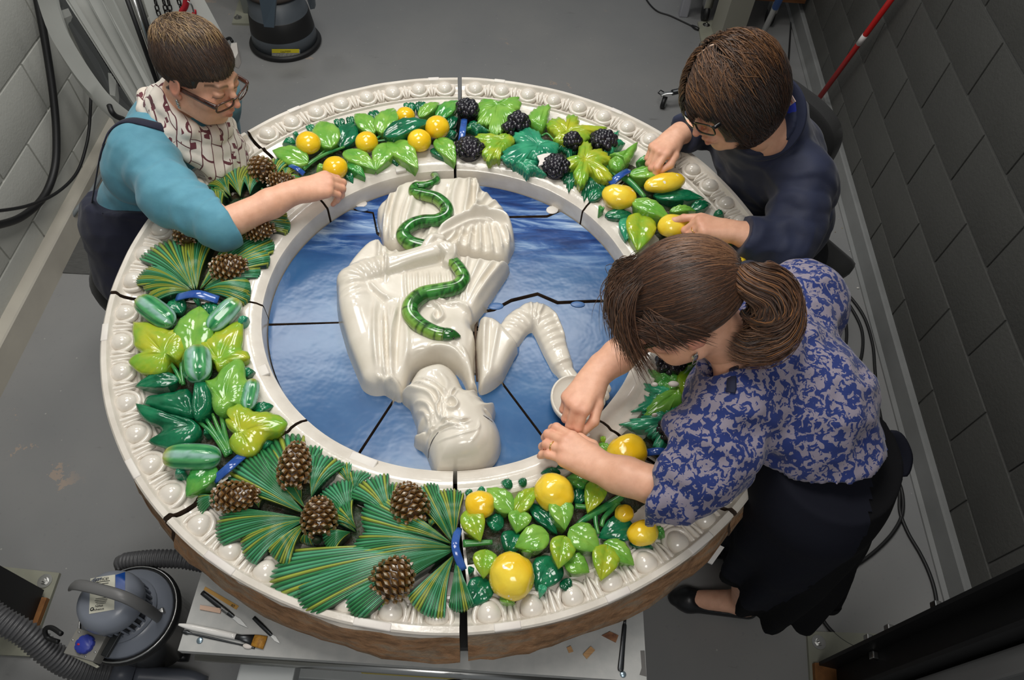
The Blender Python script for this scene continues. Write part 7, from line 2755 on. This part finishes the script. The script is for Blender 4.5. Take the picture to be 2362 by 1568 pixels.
v, f = prism([U(155, 1508, .30), U(190, 1512, .30), U(228, 1536, .30), U(222, 1540, .30), U(180, 1520, .30)], (0, 0, -.006)); obj('bracket', v, f, LBL, va, False)
v, f = box(U(262, 1478, .325), (.018, .075, .012), frame(U(280, 1450, .33) - U(245, 1510, .32)), .002); obj('bracket', v, f, DARK_STEEL, va, False)
HOSE = mat('hose_grey', srgb(84, 84, 86), .4)
v, f = hose([VC + A3([.03, .095, .20]), U(285, 1304, .22), U(320, 1292, .24), U(380, 1288, .24), U(440, 1293, .22), U(520, 1310, .15)], .024, .010); obj('hose', v, f, HOSE, va)
for pts, r in (([(142, 1462, .31), (118, 1447, .30), (104, 1452, .29), (110, 1470, .27), (135, 1480, .27)], .006), ([(240, 1508, .26), (285, 1512, .20), (335, 1495, .18), (360, 1498, .16), (352, 1525, .10), (322, 1545, .02)], .006)):
    v, f = tube(catmull([U(*q) for q in pts], 6), r, 8); obj('power_cord', v, f, BLACK_RUB, va)
for a in np.linspace(.4, 5.6, 4):
    c_ = VC + A3([.095 * math.cos(a), .095 * math.sin(a), .018])
    v, f = tube([c_ - A3([0, .010, 0]), c_ + A3([0, .010, 0])], .018, 14); obj('caster', v, f, BLACK_PL, va)
# the loose hose with its wand crosses the corner
hs = empty('vacuum_hose', U(160, 1530, 0), 'ribbed grey hose with smooth wand end, sweeping across the steel base plate', 'hose')
hpts = [(-60, 1385, .33), (0, 1428, .30), (60, 1462, .26), (120, 1510, .20), (180, 1541, .14), (262, 1552, .10)]
v, f = hose([U(*q) for q in hpts], .030, .0105); obj('ribbed_tube', v, f, HOSE, hs)
WND = mat('wand_grey', srgb(84, 88, 98), .4)
a, b = U(262, 1552, .10), U(310, 1558, .085)
v, f = tube([a, a * .6 + b * .4, b], [.034, .034, .031], 18); obj('cuff', v, f, WND, hs)
v, f = tube(catmull([b, U(370, 1562, .06), U(432, 1568, .035), U(470, 1580, .028)], 5), [.028, .027, .027, .024], 16); obj('wand', v, f, WND, hs)

# --- bolted posts
PLATE = mat('cream_painted_steel', srgb(150, 150, 134), .5, c2=srgb(140, 140, 126), scale=12)
BLK_ST = mat('black_painted_steel', srgb(20, 20, 21), .55)
POST_W = mat('wood_packer', srgb(150, 100, 50), .7, c2=srgb(120, 76, 36), scale=30)


def ibeam(c, R, w, h, t, z0, z1):
    mb = MB()
    for s_ in (-1, 1):
        mb.add(*box(c + R @ A3([s_ * (w / 2 - t / 2), 0, 0]) + A3([0, 0, (z0 + z1) / 2]), (t, h, z1 - z0), R))
    mb.add(*box(c + A3([0, 0, (z0 + z1) / 2]), (w - 2 * t, t, z1 - z0), R))
    return mb


pl = [U(x, y, .012) for x, y in ((-140, 1290), (137, 1321), (68, 1513), (-210, 1500))]
po = empty('gantry_post', [*np.mean(pl, 0)[:2], 0], 'black steel post on a cream base plate, behind the ribbed hose', 'post', 'steel posts bolted to the floor')
v, f = prism(pl, (0, 0, -.012)); obj('base_plate', v, f, PLATE, po, False)
e1 = pl[2] - pl[1]; e1 /= np.linalg.norm(e1); Rp = np.stack([np.cross(e1, [0, 0, 1]), e1, [0, 0, 1]], 1)
bolt(po, U(104, 1340, .012), .011, STEEL)
v, f = prism([U(x, y, .030) for x, y in ((40, 1372), (108, 1378), (80, 1452), (10, 1445))], (0, 0, -.018)); obj('wood_packer', v, f, POST_W, po, False)
cp = U(52, 1403, .03); cp[2] = 0
ibeam(cp, Rp, .085, .105, .012, .03, 2.3).build('column', BLK_ST, po, False)
pl = [U(x, y, .012) for x, y in ((1862, 1455), (2040, 1462), (2040, 1640), (1874, 1640))]
po = empty('gantry_post', [*np.mean(pl, 0)[:2], 0], 'black steel post on a cream base plate near the dark skirt hem', 'post', 'steel posts bolted to the floor')
v, f = prism(pl, (0, 0, -.012)); obj('base_plate', v, f, PLATE, po, False)
bolt(po, U(1888, 1481, .012), .011, STEEL)
v, f = prism([U(x, y, .03) for x, y in ((1879, 1528), (1960, 1532), (1965, 1620), (1884, 1620))], (0, 0, -.018)); obj('wood_packer', v, f, POST_W, po, False)
k1, k2 = U(1889, 1526, .03), U(1893, 1614, .03)
e1 = k2 - k1; wb = np.linalg.norm(e1); e1 /= wb
Rp = np.stack([e1, np.cross([0, 0, 1], e1), [0, 0, 1]], 1)
inn = np.cross([0, 0, 1], e1)
if inn @ (k1 - CAM_C) < 0: inn = -inn
cp = (k1 + k2) / 2 + inn * .055; cp[2] = 0
ibeam(cp, Rp, wb, .11, .010, .03, 1.75).build('column', BLK_ST, po, False)
for x, y in ((2165, 1399), (2056, 1452), (2008, 1474), (2021, 1513)):
    p = ray_plane(x, y, cp - inn * .006, inn)
    v, f = box(p - inn * .006, (.020, .016, .024), Rp, .003)
    obj('channel_nut', v, f, STEEL, po, False)
g2 = cp + e1 * (wb * .5 + .035) + inn * .02
v, f = box(g2 + A3([0, 0, .9]), (.05, .08, 1.74), Rp, .006); obj('grey_channel', v, f, mat('grey_channel_paint', srgb(96, 96, 96), .5), po, False)

# --- seats
SEATF = mat('black_upholstery', srgb(20, 20, 20), .8, bump=(420, .3, .002), sheen=.1)


def star_base(parent, c, zt, n=5, R0=.28, a0=.3):
    v, f = lathe([(0, .085), (.032, .085), (.026, zt), (0, zt)], 18, A3([c[0], c[1], 0])); obj('gas_lift', v, f, BLACK_PL, parent)
    for i in range(n):
        a = a0 + 2 * math.pi * i / n
        d = A3([math.cos(a), math.sin(a), 0])
        v, f = tube([A3([c[0], c[1], .095]), A3([c[0], c[1], .070]) + d * R0], [.026, .017], 8, .7); lg = obj('leg', v, f, BLACK_PL, parent)
        w = A3([c[0], c[1], .028]) + d * R0
        s_ = np.cross(d, [0, 0, 1])
        v, f = tube([w - s_ * .012, w + s_ * .012], .027, 16); obj('caster', v, f, BLACK_PL, lg)


st = empty('work_stool', [-1.03, .40, 0], 'round black stool under the navy apron of the person in turquoise', 'stool')
v, f = lathe([(0, .375), (.17, .375), (.205, .395), (.205, .425), (.175, .445), (0, .45)], 40, A3([-1.03, .40, 0])); obj('seat', v, f, SEATF, st)
star_base(st, (-1.03, .40), .38, a0=.9)
ch = empty('office_chair', [1.06, .60, 0], 'black office chair behind the person in the navy smock', 'chair')
lat2 = A3([-.55, .835, 0]); fo2 = A3([-.835, -.55, 0])
v, f = box((0, 0, 0), (.46, .44, .075), None, .03)
Rc = np.stack([lat2, -fo2, [0, 0, 1]], 1); Rc[:, 1] = np.cross([0, 0, 1], lat2)
obj('seat', v @ Rc.T + A3([1.05, .60, .405]), f, SEATF, ch)
# backrest: rounded shield, wider at the top
tl, tr = U(1838, 206, .98), U(1966, 292, .975)
br_ = U(1897, 490, .60)
axl = (tl - tr) / np.linalg.norm(tl - tr)
axd = br_ - tr; axd -= axl * (axd @ axl) ; hgt = np.linalg.norm(axd); axd /= hgt
axn = np.cross(axl, axd)
if axn @ fo2 < 0: axn = -axn
W0 = .44
V = []
n = 72
for layer, (off, ins) in enumerate(((0, .010), (.008, 0), (.045, 0), (.058, .015))):
    for i in range(n):
        a = 2 * math.pi * i / n
        e = 4.5
        x = math.copysign(abs(math.cos(a)) ** (2 / e), math.cos(a)) * (W0 / 2 - ins)
        y = math.copysign(abs(math.sin(a)) ** (2 / e), math.sin(a)) * (hgt / 2 - ins)
        x *= 1 - .16 * (.5 + y / hgt)
        V.append(tr + axl * (W0 / 2 + x - .004) + axd * (hgt / 2 + y) - axn * (off - .02) + axn * (.03 * (x / W0 * 2) ** 2))
F = [(l * n + i, l * n + (i + 1) % n, (l + 1) * n + (i + 1) % n, (l + 1) * n + i) for l in range(3) for i in range(n)] + [tuple(range(n))[::-1], tuple(3 * n + i for i in range(n))]
obj('backrest', V, F, SEATF, ch, sharp=50)
bc_ = tr + axl * W0 / 2 + axd * hgt * .8 - axn * .05
v, f = tube(catmull([bc_, bc_ + A3([.05, .03, -.16]), A3([1.10, .63, .36]), A3([1.05, .60, .36])], 5), .02, 8, .5); obj('back_bar', v, f, BLACK_PL, ch)
star_base(ch, (1.05, .60), .37, a0=.05)

# --- step stool with trestle feet on top
c0_ = A3([-1.085, 2.37, 0])
ss = empty('step_stool', c0_, 'grey rolling step stool with black bands and yellow caution label', 'step stool')
SG = mat('step_grey', srgb(78, 84, 90), .4)
v, f = lathe([(.0, .012), (.172, .012), (.166, .09), (.158, .10), (.150, .20), (.144, .205), (.140, .295), (.0, .295)], 56, c0_); so = obj('body', v, f, SG, ss)
v, f = lathe([(.16, .004), (.186, .004), (.190, .014), (.184, .026), (.171, .028)], 56, c0_, cap=False); obj('bumper', v, f, BLACK_RUB, ss)
v, f = lathe([(.1655, .094), (.1655, .096), (.1535, .186), (.151, .188)], 56, c0_, cap=False); obj('band', v, f, BLACK_RUB, ss)
v, f = lathe([(.0, .294), (.147, .294), (.150, .302), (.146, .312), (.138, .314), (0, .314)], 56, c0_); obj('tread', v, f, mat('brown_black_tread', srgb(46, 40, 38), .85, c2=srgb(60, 50, 44), scale=14, bump=(200, .4, .003)), ss)


def stool_patch(x0, x1, y0, y1, m, name, parent, off):
    V = []
    n = 10
    for i in range(n + 1):
        for j in range(3):
            x, y = x0 + (x1 - x0) * i / n, y0 + (y1 - y0) * j / 2
            r = .170
            p = None
            for _ in range(6):
                d = CAM_R @ np.array([(x - CX) / F_PX, -(y - CY) / F_PX, -1.0])
                a_, b_, c__ = d[0] ** 2 + d[1] ** 2, 2 * (d[:2] @ (CAM_C - c0_)[:2]), ((CAM_C - c0_)[:2] ** 2).sum() - (r + off) ** 2
                t = (-b_ - math.sqrt(max(0, b_ * b_ - 4 * a_ * c__))) / (2 * a_)
                p = CAM_C + d * t
                r = float(np.interp(p[2], [.012, .09], [.172, .166]))
            V.append(p)
    F = [(i * 3 + j, (i + 1) * 3 + j, (i + 1) * 3 + j + 1, i * 3 + j + 1) for i in range(n) for j in range(2)]
    return obj(name, V, F, m, parent)


cl_ = stool_patch(627, 692, 114, 135, mat('pale_label', srgb(170, 170, 160), .5, c2=srgb(130, 130, 124), scale=160), 'caution_label', ss, .0012)
cy_ = stool_patch(627, 690, 113, 122, mat('yellow_label', srgb(216, 200, 40), .4), 'caution_header', cl_, .002)
pA, pB = A3([c0_[0] + .03, c0_[1] - .172, .08]), None
vs = cy_.data.vertices
ctr = np.mean([np.array(q.co) for q in vs], 0) + origin(cy_)
rd = (ctr - c0_) * A3([1, 1, 0]); rd /= np.linalg.norm(rd)
tx_ = np.cross([0, 0, 1], rd)
Rt2 = np.stack([tx_, np.cross(rd, tx_), rd], 1)
text('lettering', 'CAUTION', .0115, Rt2, ctr + rd * .0065, INK, cl_)
# trestle feet standing on the tread
for pts, lab in (([(596, -12), (637, -12), (632, 64), (609, 62)], 'slate blue tapered steel leg standing on the step stool'), ([(704, -14), (722, -14), (726, 20), (716, 22)], 'slate blue leg at the far side of the step stool tread')):
    bt = [U(*pts[2], .315), U(*pts[3], .315)]
    tp_ = [U(*pts[1], .47), U(*pts[0], .47)]
    q = [bt[1], bt[0], tp_[0], tp_[1]]
    q2 = [p + A3([.0, .030, 0]) for p in q]
    V = np.array(q + q2); F = [(0, 1, 2, 3), (7, 6, 5, 4), (0, 4, 5, 1), (1, 5, 6, 2), (2, 6, 7, 3), (3, 7, 4, 0)]
    tag(obj('trestle_leg', V, F, mat('slate_blue_paint', srgb(74, 88, 100), .45), None, False), lab, 'leg')

# --- cream base plate and column at the back, left
pl = [U(x, y, .012) for x, y in ((563, -40), (535, 53), (588, 55), (640, -40))]
po = empty('gantry_post', [*np.mean(pl, 0)[:2], 0], 'cream base plate with grey column behind the step stool', 'post', 'steel posts bolted to the floor')
v, f = prism(pl, (0, 0, -.012)); obj('base_plate', v, f, PLATE, po, False)
bolt(po, U(549, 41, .012), .011, STEEL)
v, f = prism([U(x, y, .013) for x, y in ((566, -30), (562, 30), (600, 34), (604, -30))], (0, 0, 1.0)); obj('column', v, f, mat('grey_column_paint', srgb(112, 116, 112), .5), po, False)

# --- cream column at the back, right
pl = [U(x, y, .012) for x, y in ((1610, 50), (1622, 120), (1730, 110), (1700, 40))]
po = empty('gantry_post', [*np.mean(pl, 0)[:2], 0], 'tall cream column with bolted base plate behind the brown bob', 'post', 'steel posts bolted to the floor')
v, f = prism(pl, (0, 0, -.012)); obj('base_plate', v, f, PLATE, po, False)
bolt(po, U(1629, 58, .012), .011, STEEL)
cq = [U(x, y, .012) for x, y in ((1640, 62), (1654, 108), (1708, 100), (1690, 56))]
COLM = mat('cream_column_paint', srgb(150, 148, 136), .45)
v, f = prism(cq, (0, 0, 1.1)); obj('column', v, f, COLM, po, False)
# --- wooden cabinet on casters behind it
cw = empty('wood_cabinet', U(1730, 10, 0), 'brown wooden cabinet on casters in the back corner by the cream column', 'cabinet')
q = [U(1598, 6, .17), U(1862, 24, .17)]
dd = (q[1] - q[0]) / np.linalg.norm(q[1] - q[0]); nn = np.cross([0, 0, 1], dd)
q = [w + nn * .07 for w in q]
v, f = prism([q[0], q[1], q[1] + nn * .5, q[0] + nn * .5], (0, 0, .6)); obj('carcass', v, f, mat('brown_wood', srgb(110, 70, 36), .5, c2=srgb(84, 50, 24), scale=10, stretch=(1, 1, 8)), cw, False)
for a in (.12, .5):
    p = q[0] + dd * a + nn * .06
    mb = MB()
    mb.add(*tube([A3([p[0], p[1], .05]) - dd * .014, A3([p[0], p[1], .05]) + dd * .014], .05, 20))
    w = mb.build('wheel', BLACK_RUB, cw)
    v, f = box(A3([p[0], p[1], .125]), (.05, .06, .085), np.stack([dd, nn, [0, 0, 1]], 1), .006); obj('fork', v, f, STEEL, w)
v, f = box(U(1583, 5, .08), (.05, .05, .16), np.stack([dd, nn, [0, 0, 1]], 1), .006); obj('corner_foot', v, f, mat('pale_plastic', srgb(150, 150, 156), .5), cw, False)
# --- poles
a, b = U(1738, 122, .012), U(1797, 0, .44)
d = b - a
po = empty('extension_pole', a, 'silver extension pole with a blue sleeve leaning between column and wall', 'pole')
v, f = tube([a, a + d * .9], .0155, 14); obj('shaft', v, f, mat('brushed_aluminium', srgb(170, 170, 168), .35, .8), po)
v, f = tube([a + d * .88, a + d * 2.2], .018, 14); obj('sleeve', v, f, mat('blue_sleeve', srgb(36, 92, 170), .4), po)
WN = A3([*RN[:2], 0]); WPt = A3([*RP1, 0]) + WN * .05
b = ray_plane(2055, 0, WPt, WN)
a = U(1866, 258, .012)
d = b - a
po = empty('red_pole', a, 'red broom pole leaning on the dark block wall behind the chair', 'pole')
v, f = tube([a, a + d * 1.18], .0125, 14); obj('shaft', v, f, mat('red_pole_paint', srgb(170, 22, 20), .35), po)
t_ = .62
v, f = tube([a + d * .66, a + d * .735], .0131, 14); obj('white_label', v, f, mat('label_white', srgb(214, 208, 206), .5), po)

# --- rolling stand whose caster shows beside the bob
ca = U(1531, 236, .03)
rs = empty('rolling_stand', [*U(1640, 220, 0)[:2], 0], 'rolling stand with a grey caster showing beside the brown bob', 'stand')
mb = MB()
wd_ = A3([.35, .93, 0])
sw_ = np.cross(wd_, [0, 0, 1])
v, f = tube([ca - sw_ * .011, ca + sw_ * .011], .030, 22); wh_ = obj('wheel', v, f, BLACK_RUB, rs)
v, f = tube([ca - sw_ * .0125, ca + sw_ * .0125], .021, 18); obj('hub', v, f, PAINT_GREY, wh_)
v, f = tube(catmull([ca + A3([-.01, 0, .036]) - sw_ * .014, ca + A3([.015, 0, .050]) - sw_ * .016, ca + A3([.04, .0, .060])], 4), .012, 8, .4); obj('fork', v, f, STEEL, rs)
v, f = tube([U(1518, 214, .06), U(1524, 208, .06), U(1534, 214, .06), U(1528, 221, .06), U(1518, 214, .06)], .003, 6); obj('brake_lever', v, f, DARK_STEEL, rs)
v, f = tube([ca + A3([.03, 0, .06]), A3([*U(1640, 220, 0)[:2], .075])], .014, 8); obj('leg', v, f, DARK_STEEL, rs)
for a in (1.2, 3.6):
    c_ = A3([*U(1640, 220, 0)[:2], .03]) + A3([math.cos(a), math.sin(a), 0]) * .12
    v, f = tube([c_ - A3([.012, 0, 0]), c_ + A3([.012, 0, 0])], .030, 16); obj('wheel', v, f, BLACK_RUB, rs)
    v, f = tube([c_ + A3([0, 0, .035]), A3([*U(1640, 220, 0)[:2], .075])], .014, 8); obj('leg', v, f, DARK_STEEL, rs)
v, f = lathe([(0, .06), (.02, .06), (.02, .30), (0, .30)], 14, A3([*U(1640, 220, 0)[:2], 0])); obj('column', v, f, DARK_STEEL, rs)


# --- cords and hanging cables
def cord(name, pts, r, lab, m=BLACK_RUB, z=None, n=8, cat='cable'):
    P = [U(q[0], q[1], (q[2] if len(q) > 2 else r)) for q in pts]
    v, f = tube(catmull(P, n), r, 8)
    return tag(obj(name, v, f, m), lab, cat)


o = cord('power_cable', [(1478, -30), (1493, 2), (1515, 25), (1545, 36), (1575, 50), (1600, 62)], .0045, 'black power cord with plug on the floor by the cream column')
v, f = tube(catmull([U(1596, 59, .008), U(1604, 64, .010), U(1612, 68, .009)], 3), [.006, .011, .009], 10); obj('plug', v, f, BLACK_PL, o)
cord('floor_cable', [(1830, -20), (1826, 30), (1822, 90), (1818, 150), (1812, 215)], .005, 'thin black cord along the floor, past the collar of the smock')
for pts, lab in (([(1850, 590), (1890, 625), (1945, 668), (1990, 725), (2012, 790), (2018, 850), (2024, 920), (2040, 1010)], 'outer of the black floor cables between smock and block wall'),
                 ([(1846, 600), (1885, 640), (1930, 690), (1948, 730), (1953, 775), (1945, 830)], 'inner of the black floor cables, bending under the blouse shoulder'),
                 ([(1850, 595), (1888, 632), (1938, 676), (1975, 730), (1990, 775), (1985, 830), (1960, 880)], 'middle one of three black floor cables near the smock elbow'),
                 ([(2052, 1080), (2078, 1125), (2082, 1180), (2062, 1225), (2020, 1270), (1965, 1310), (1900, 1350)], 'black cable curving back under the skirt from the apron bow'),
                 ([(2060, 1085), (2074, 1130), (2076, 1180), (2094, 1228), (2122, 1276), (2142, 1318), (2156, 1362), (2164, 1415)], 'black cable running from the bow towards the dark post'),
                 ([(1885, 1380), (1890, 1410), (1905, 1440), (1930, 1466), (1956, 1484), (1990, 1500)], 'black cable end beside the cream base plate and skirt hem')):
    cord('floor_cable', pts, .0062, lab)
WL_ = (-1.665, 0, 0)
for pts, r, lab in (([(72, -60), (86, 0), (104, 95), (122, 213), (130, 310), (126, 390), (100, 455), (50, 500), (-10, 520), (-60, 525)], .014, 'thick black hose looped on the pale block wall'),
                    ([(188, -60), (193, 0), (204, 90), (210, 180), (207, 280), (198, 340), (176, 400), (130, 445), (65, 474), (-10, 487), (-60, 490)], .006, 'thin black cable hanging in a curve on the pale wall')):
    P = [ray_plane(x, y, WL_ if r > .01 else (-1.63, 0, 0), (1, 0, 0)) for x, y in pts]
    v, f = tube(catmull(P, 10), r, 10)
    tag(obj('hanging_cable', v, f, BLACK_RUB), lab, 'cable')
cord('grey_cable', [(158, 545, .02), (160, 515, .06), (172, 490, .10), (192, 466, .12), (212, 440, .12), (235, 400, .10)], .009, 'pale grey cable hooked over the baseboard behind the turquoise back', mat('grey_cable', srgb(128, 134, 136), .5))
v, f = prism([U(x, y, .004) for x, y in ((136, 628), (209, 632), (300, 470), (232, 430))], (0, 0, -.003))
tag(obj('floor_plate', v, f, mat('ribbed_dark_plate', srgb(86, 86, 84), .6, c2=srgb(72, 72, 70), scale=30, stretch=(1, 9, 1)), None, False), 'dark grey plate flat on the floor behind the stool', 'plate')

# --- hoist parked along the left wall
zf = lambda y: .82 - .0014 * y
ZP = lambda x, y, dz=0.0: U(x, y, zf(y) + dz)
ho = empty('parked_hoist', [*ZP(300, 150)[:2], 0], 'pale grey lifting hoist with curved rail and channel mast, against the pale wall', 'hoist')
HG = mat('hoist_pale_paint', srgb(192, 193, 188), .4, c2=srgb(182, 183, 178), scale=5)
HW = mat('hoist_dark_web', srgb(96, 98, 98), .5)
out = catmull([(72, -60), (86, 0), (112, 75), (150, 140), (190, 195), (240, 245), (300, 292), (360, 330)], 4)
inn_ = catmull([(112, -60), (128, 0), (152, 65), (182, 120), (218, 175), (258, 225), (312, 268), (372, 305)], 4)
V = [ZP(*p) for p in out] + [ZP(*p) for p in inn_]
n = len(out)
top = np.array(V)
low = top + A3([0, 0, -.05])
V = np.vstack([top, low])
F = [(i, i + 1, n + i + 1, n + i) for i in range(n - 1)] + [(2 * n + i, 3 * n + i, 3 * n + i + 1, 2 * n + i + 1) for i in range(n - 1)] + [(i, 2 * n + i, 2 * n + i + 1, i + 1) for i in range(n - 1)] + [(n + i, n + i + 1, 3 * n + i + 1, 3 * n + i) for i in range(n - 1)]
F += [(0, n, 3 * n, 2 * n), (n - 1, 3 * n - 1, 4 * n - 1, 2 * n - 1)]
obj('curved_rail', V, [f[::-1] for f in F], HG, ho, sharp=40)
v, f = prism([ZP(x, y, -.03) for x, y in ((126, -60), (140, 20), (200, 150), (262, 232), (320, 275), (330, 255), (250, 140), (165, -10), (150, -60))], (0, 0, -.012)); obj('web_plate', v, f, HW, ho, False)
v, f = prism([ZP(x, y, -.03) for x, y in ((176, 66), (196, 120), (240, 195), (258, 222), (262, 182), (230, 120), (205, 70))], (0, 0, .006)); obj('web_panel', v, f, HG, ho, False)
for q in (((144, 48), (168, 40), (176, 56), (152, 66)), ((258, 186), (278, 192), (274, 240), (262, 236))):
    v, f = prism([ZP(x, y, -.03) for x, y in q], (0, 0, .035)); obj('bracket', v, f, HG, ho, False)
mb = MB()
for k in range(46):
    t = k / 45
    p = ZP(168 + (276 - 168) * t, 22 + (196 - 22) * t, -.006)
    mb.add(*box(p, (.010, .007, .010), rz(-.9 + .3 * (k % 2)), .0015))
o = mb.build('drive_chain', BLK_ST, ho, False); o['kind'] = 'stuff'
# channel mast: two flanges and a ribbed face
dn = A3([.02, -.02, -.06])
for q, dz, nm in ((((118, -60), (158, 0), (315, 250), (322, 246), (172, 0), (134, -60)), .02, 'mast_flange'), (((134, -60), (172, 0), (322, 246), (336, 240), (205, 0), (172, -60)), -.02, 'mast_face'),
                  (((172, -60), (205, 0), (336, 240), (352, 228), (238, 0), (205, -60)), -.008, 'mast_face'), (((205, -60), (238, 0), (352, 228), (360, 216), (264, 0), (232, -60)), .012, 'mast_flange'),
                  (((232, -60), (264, 0), (360, 216), (366, 205), (292, 0), (262, -60)), -.03, 'mast_face')):
    v, f = prism([ZP(x, y, dz) for x, y in q], (0, 0, -.05)); obj(nm, v, f, HG, ho, False)
for (x0, y0, x1, y1), r, m_ in (((272, -60, 362, 190), .008, BLK_ST), ((289, -60, 372, 185), .009, STEEL), ((301, -60, 380, 180), .007, BLK_ST)):
    v, f = tube([ZP(x0, y0, .01), ZP(x1, y1, .01)], r, 10); obj('cylinder_rod', v, f, m_, ho)
v, f = prism([ZP(x, y, -.02) for x, y in ((312, -60), (440, -60), (512, 75), (470, 150), (385, 170))], (0, 0, -.02)); obj('side_plate', v, f, HG, ho, False)
for x, y in ((160, 30), (300, 215), (440, 60)):
    p = ZP(x, y, -.05)
    v, f = box(A3([p[0], p[1], p[2] / 2]), (.05, .05, p[2]), None, .004); obj('leg', v, f, HG, ho, False)
v, f = tube(catmull([ZP(252, 243, .02), ZP(258, 258, .03), ZP(268, 268, .02), ZP(285, 275, .0)], 5), .010, 10); obj('hook_handle', v, f, BLACK_RUB, ho)


# --- lifting chains over the plate, links one by one
CHM = mat('dark_chain_steel', srgb(46, 44, 44), .4, .7)


def link_mesh(l=.016, w=.0095, r=.0026):
    t = np.linspace(0, 2 * np.pi, 17)
    P = np.stack([np.where(np.cos(t) > 0, 1, -1) * (l - w) * .55 + np.cos(t) * w * .75, np.sin(t) * w * .75, 0 * t], 1)
    v, f = tube(P, r, 6, cap=False)
    me = new_mesh('link', v, f); me.materials.append(CHM)
    return me


LINK = link_mesh()


def chain_run(pts, lab, dz=.012):
    P = catmull([ZP(x, y, dz) for x, y in pts], 10)
    ln = np.r_[0, np.cumsum(np.linalg.norm(np.diff(P, axis=0), axis=1))]
    e = empty('lifting_chain', P[0], lab, 'chain')
    k = 0
    for s_ in np.arange(.01, ln[-1], .0185):
        p = np.array([np.interp(s_, ln, P[:, i]) for i in range(3)])
        d = np.array([np.interp(min(s_ + .01, ln[-1]), ln, P[:, i]) for i in range(3)]) - np.array([np.interp(s_ - .01, ln, P[:, i]) for i in range(3)])
        R = frame(d, (0, 0, 1))[:, [1, 0, 2]]; R[:, 1] *= -1
        a = .45 if k % 2 else -1.1
        R = R @ np.array([[1, 0, 0], [0, math.cos(a), -math.sin(a)], [0, math.sin(a), math.cos(a)]])
        inst('link', LINK, e, m4(R, p)); k += 1
    return e


chain_run([(352, -40), (358, 0), (364, 25), (372, 50), (380, 80)], 'dark lifting chain nearest the silver rod, hanging behind the short brown hair')
chain_run([(372, -40), (377, 0), (384, 30), (392, 60)], 'second dark chain from the silver rod, left strand of a pair')
chain_run([(382, -40), (388, 0), (394, 30), (400, 60)], 'third dark chain from the silver rod, right strand of a pair')
chain_run([(408, -40), (412, 0), (420, 25)], 'dark chain ending at the red lifting hook')
hk = empty('lifting_hook', ZP(430, 20, .01), 'red forged lifting hook above the short brown hair', 'hook')
RED_P = mat('red_hook_paint', srgb(160, 24, 36), .35)
v, f = tube(catmull([ZP(424, -30, .015), ZP(430, -5, .015), ZP(427, 15, .016), ZP(419, 28, .016), ZP(424, 38, .016), ZP(438, 42, .015), ZP(448, 32, .015), ZP(450, 22, .014)], 6), [.007, .012, .011, .010, .010, .010, .008, .004], 12); obj('hook_body', v, f, RED_P, hk)
v, f = tube(catmull([ZP(432, 2, .026), ZP(442, 12, .026), ZP(447, 28, .024)], 5), .003, 8); obj('safety_latch', v, f, STEEL, hk)
# small white block and dark cap on the floor behind the head
o = empty('white_block', U(540, 118, 0), 'small white foam block on the floor behind the short-haired head', 'block')
v, f = prism([U(x, y, .06) for x, y in ((533, 100), (546, 98), (549, 122), (543, 134), (530, 128))], (0, 0, -.058)); obj('foam', v, f, FILL_W, o, False)
v, f = tube(catmull([U(520, 92, .06), U(530, 88, .07), U(536, 96, .065)], 4), .008, 8); obj('cap', v, f, BLACK_PL, o)

# --- crumbs of paint and plaster under the smock elbow
mb = MB()
for k in range(34):
    p = U(rnd.uniform(1885, 1965), rnd.uniform(455, 620), .002)
    c_ = [srgb(206, 202, 196), srgb(196, 160, 50), srgb(60, 90, 130), srgb(150, 130, 110), srgb(206, 202, 196)][k % 5]
    mb.add(*ellipsoid(p, (rnd.uniform(.001, .004), rnd.uniform(.001, .003), .0016), rz(rnd.uniform(0, 3)), 4, 6), c_)
for x, y, a, b, c_ in ((1893, 522, .012, .007, srgb(196, 150, 40)), (1896, 488, .008, .012, srgb(60, 104, 140)), (1979, 664, .006, .004, srgb(214, 212, 204)), (1903, 500, .005, .016, srgb(150, 140, 130))):
    mb.add(*ellipsoid(U(x, y, .003), (a, b, .003), None, 6, 8), c_)
tag(mb.build('plaster_debris', mat('debris', (1, 1, 1), .8, attr=True)), 'scattered plaster and paint crumbs on the floor beyond the smock elbow', 'debris', kind='stuff')
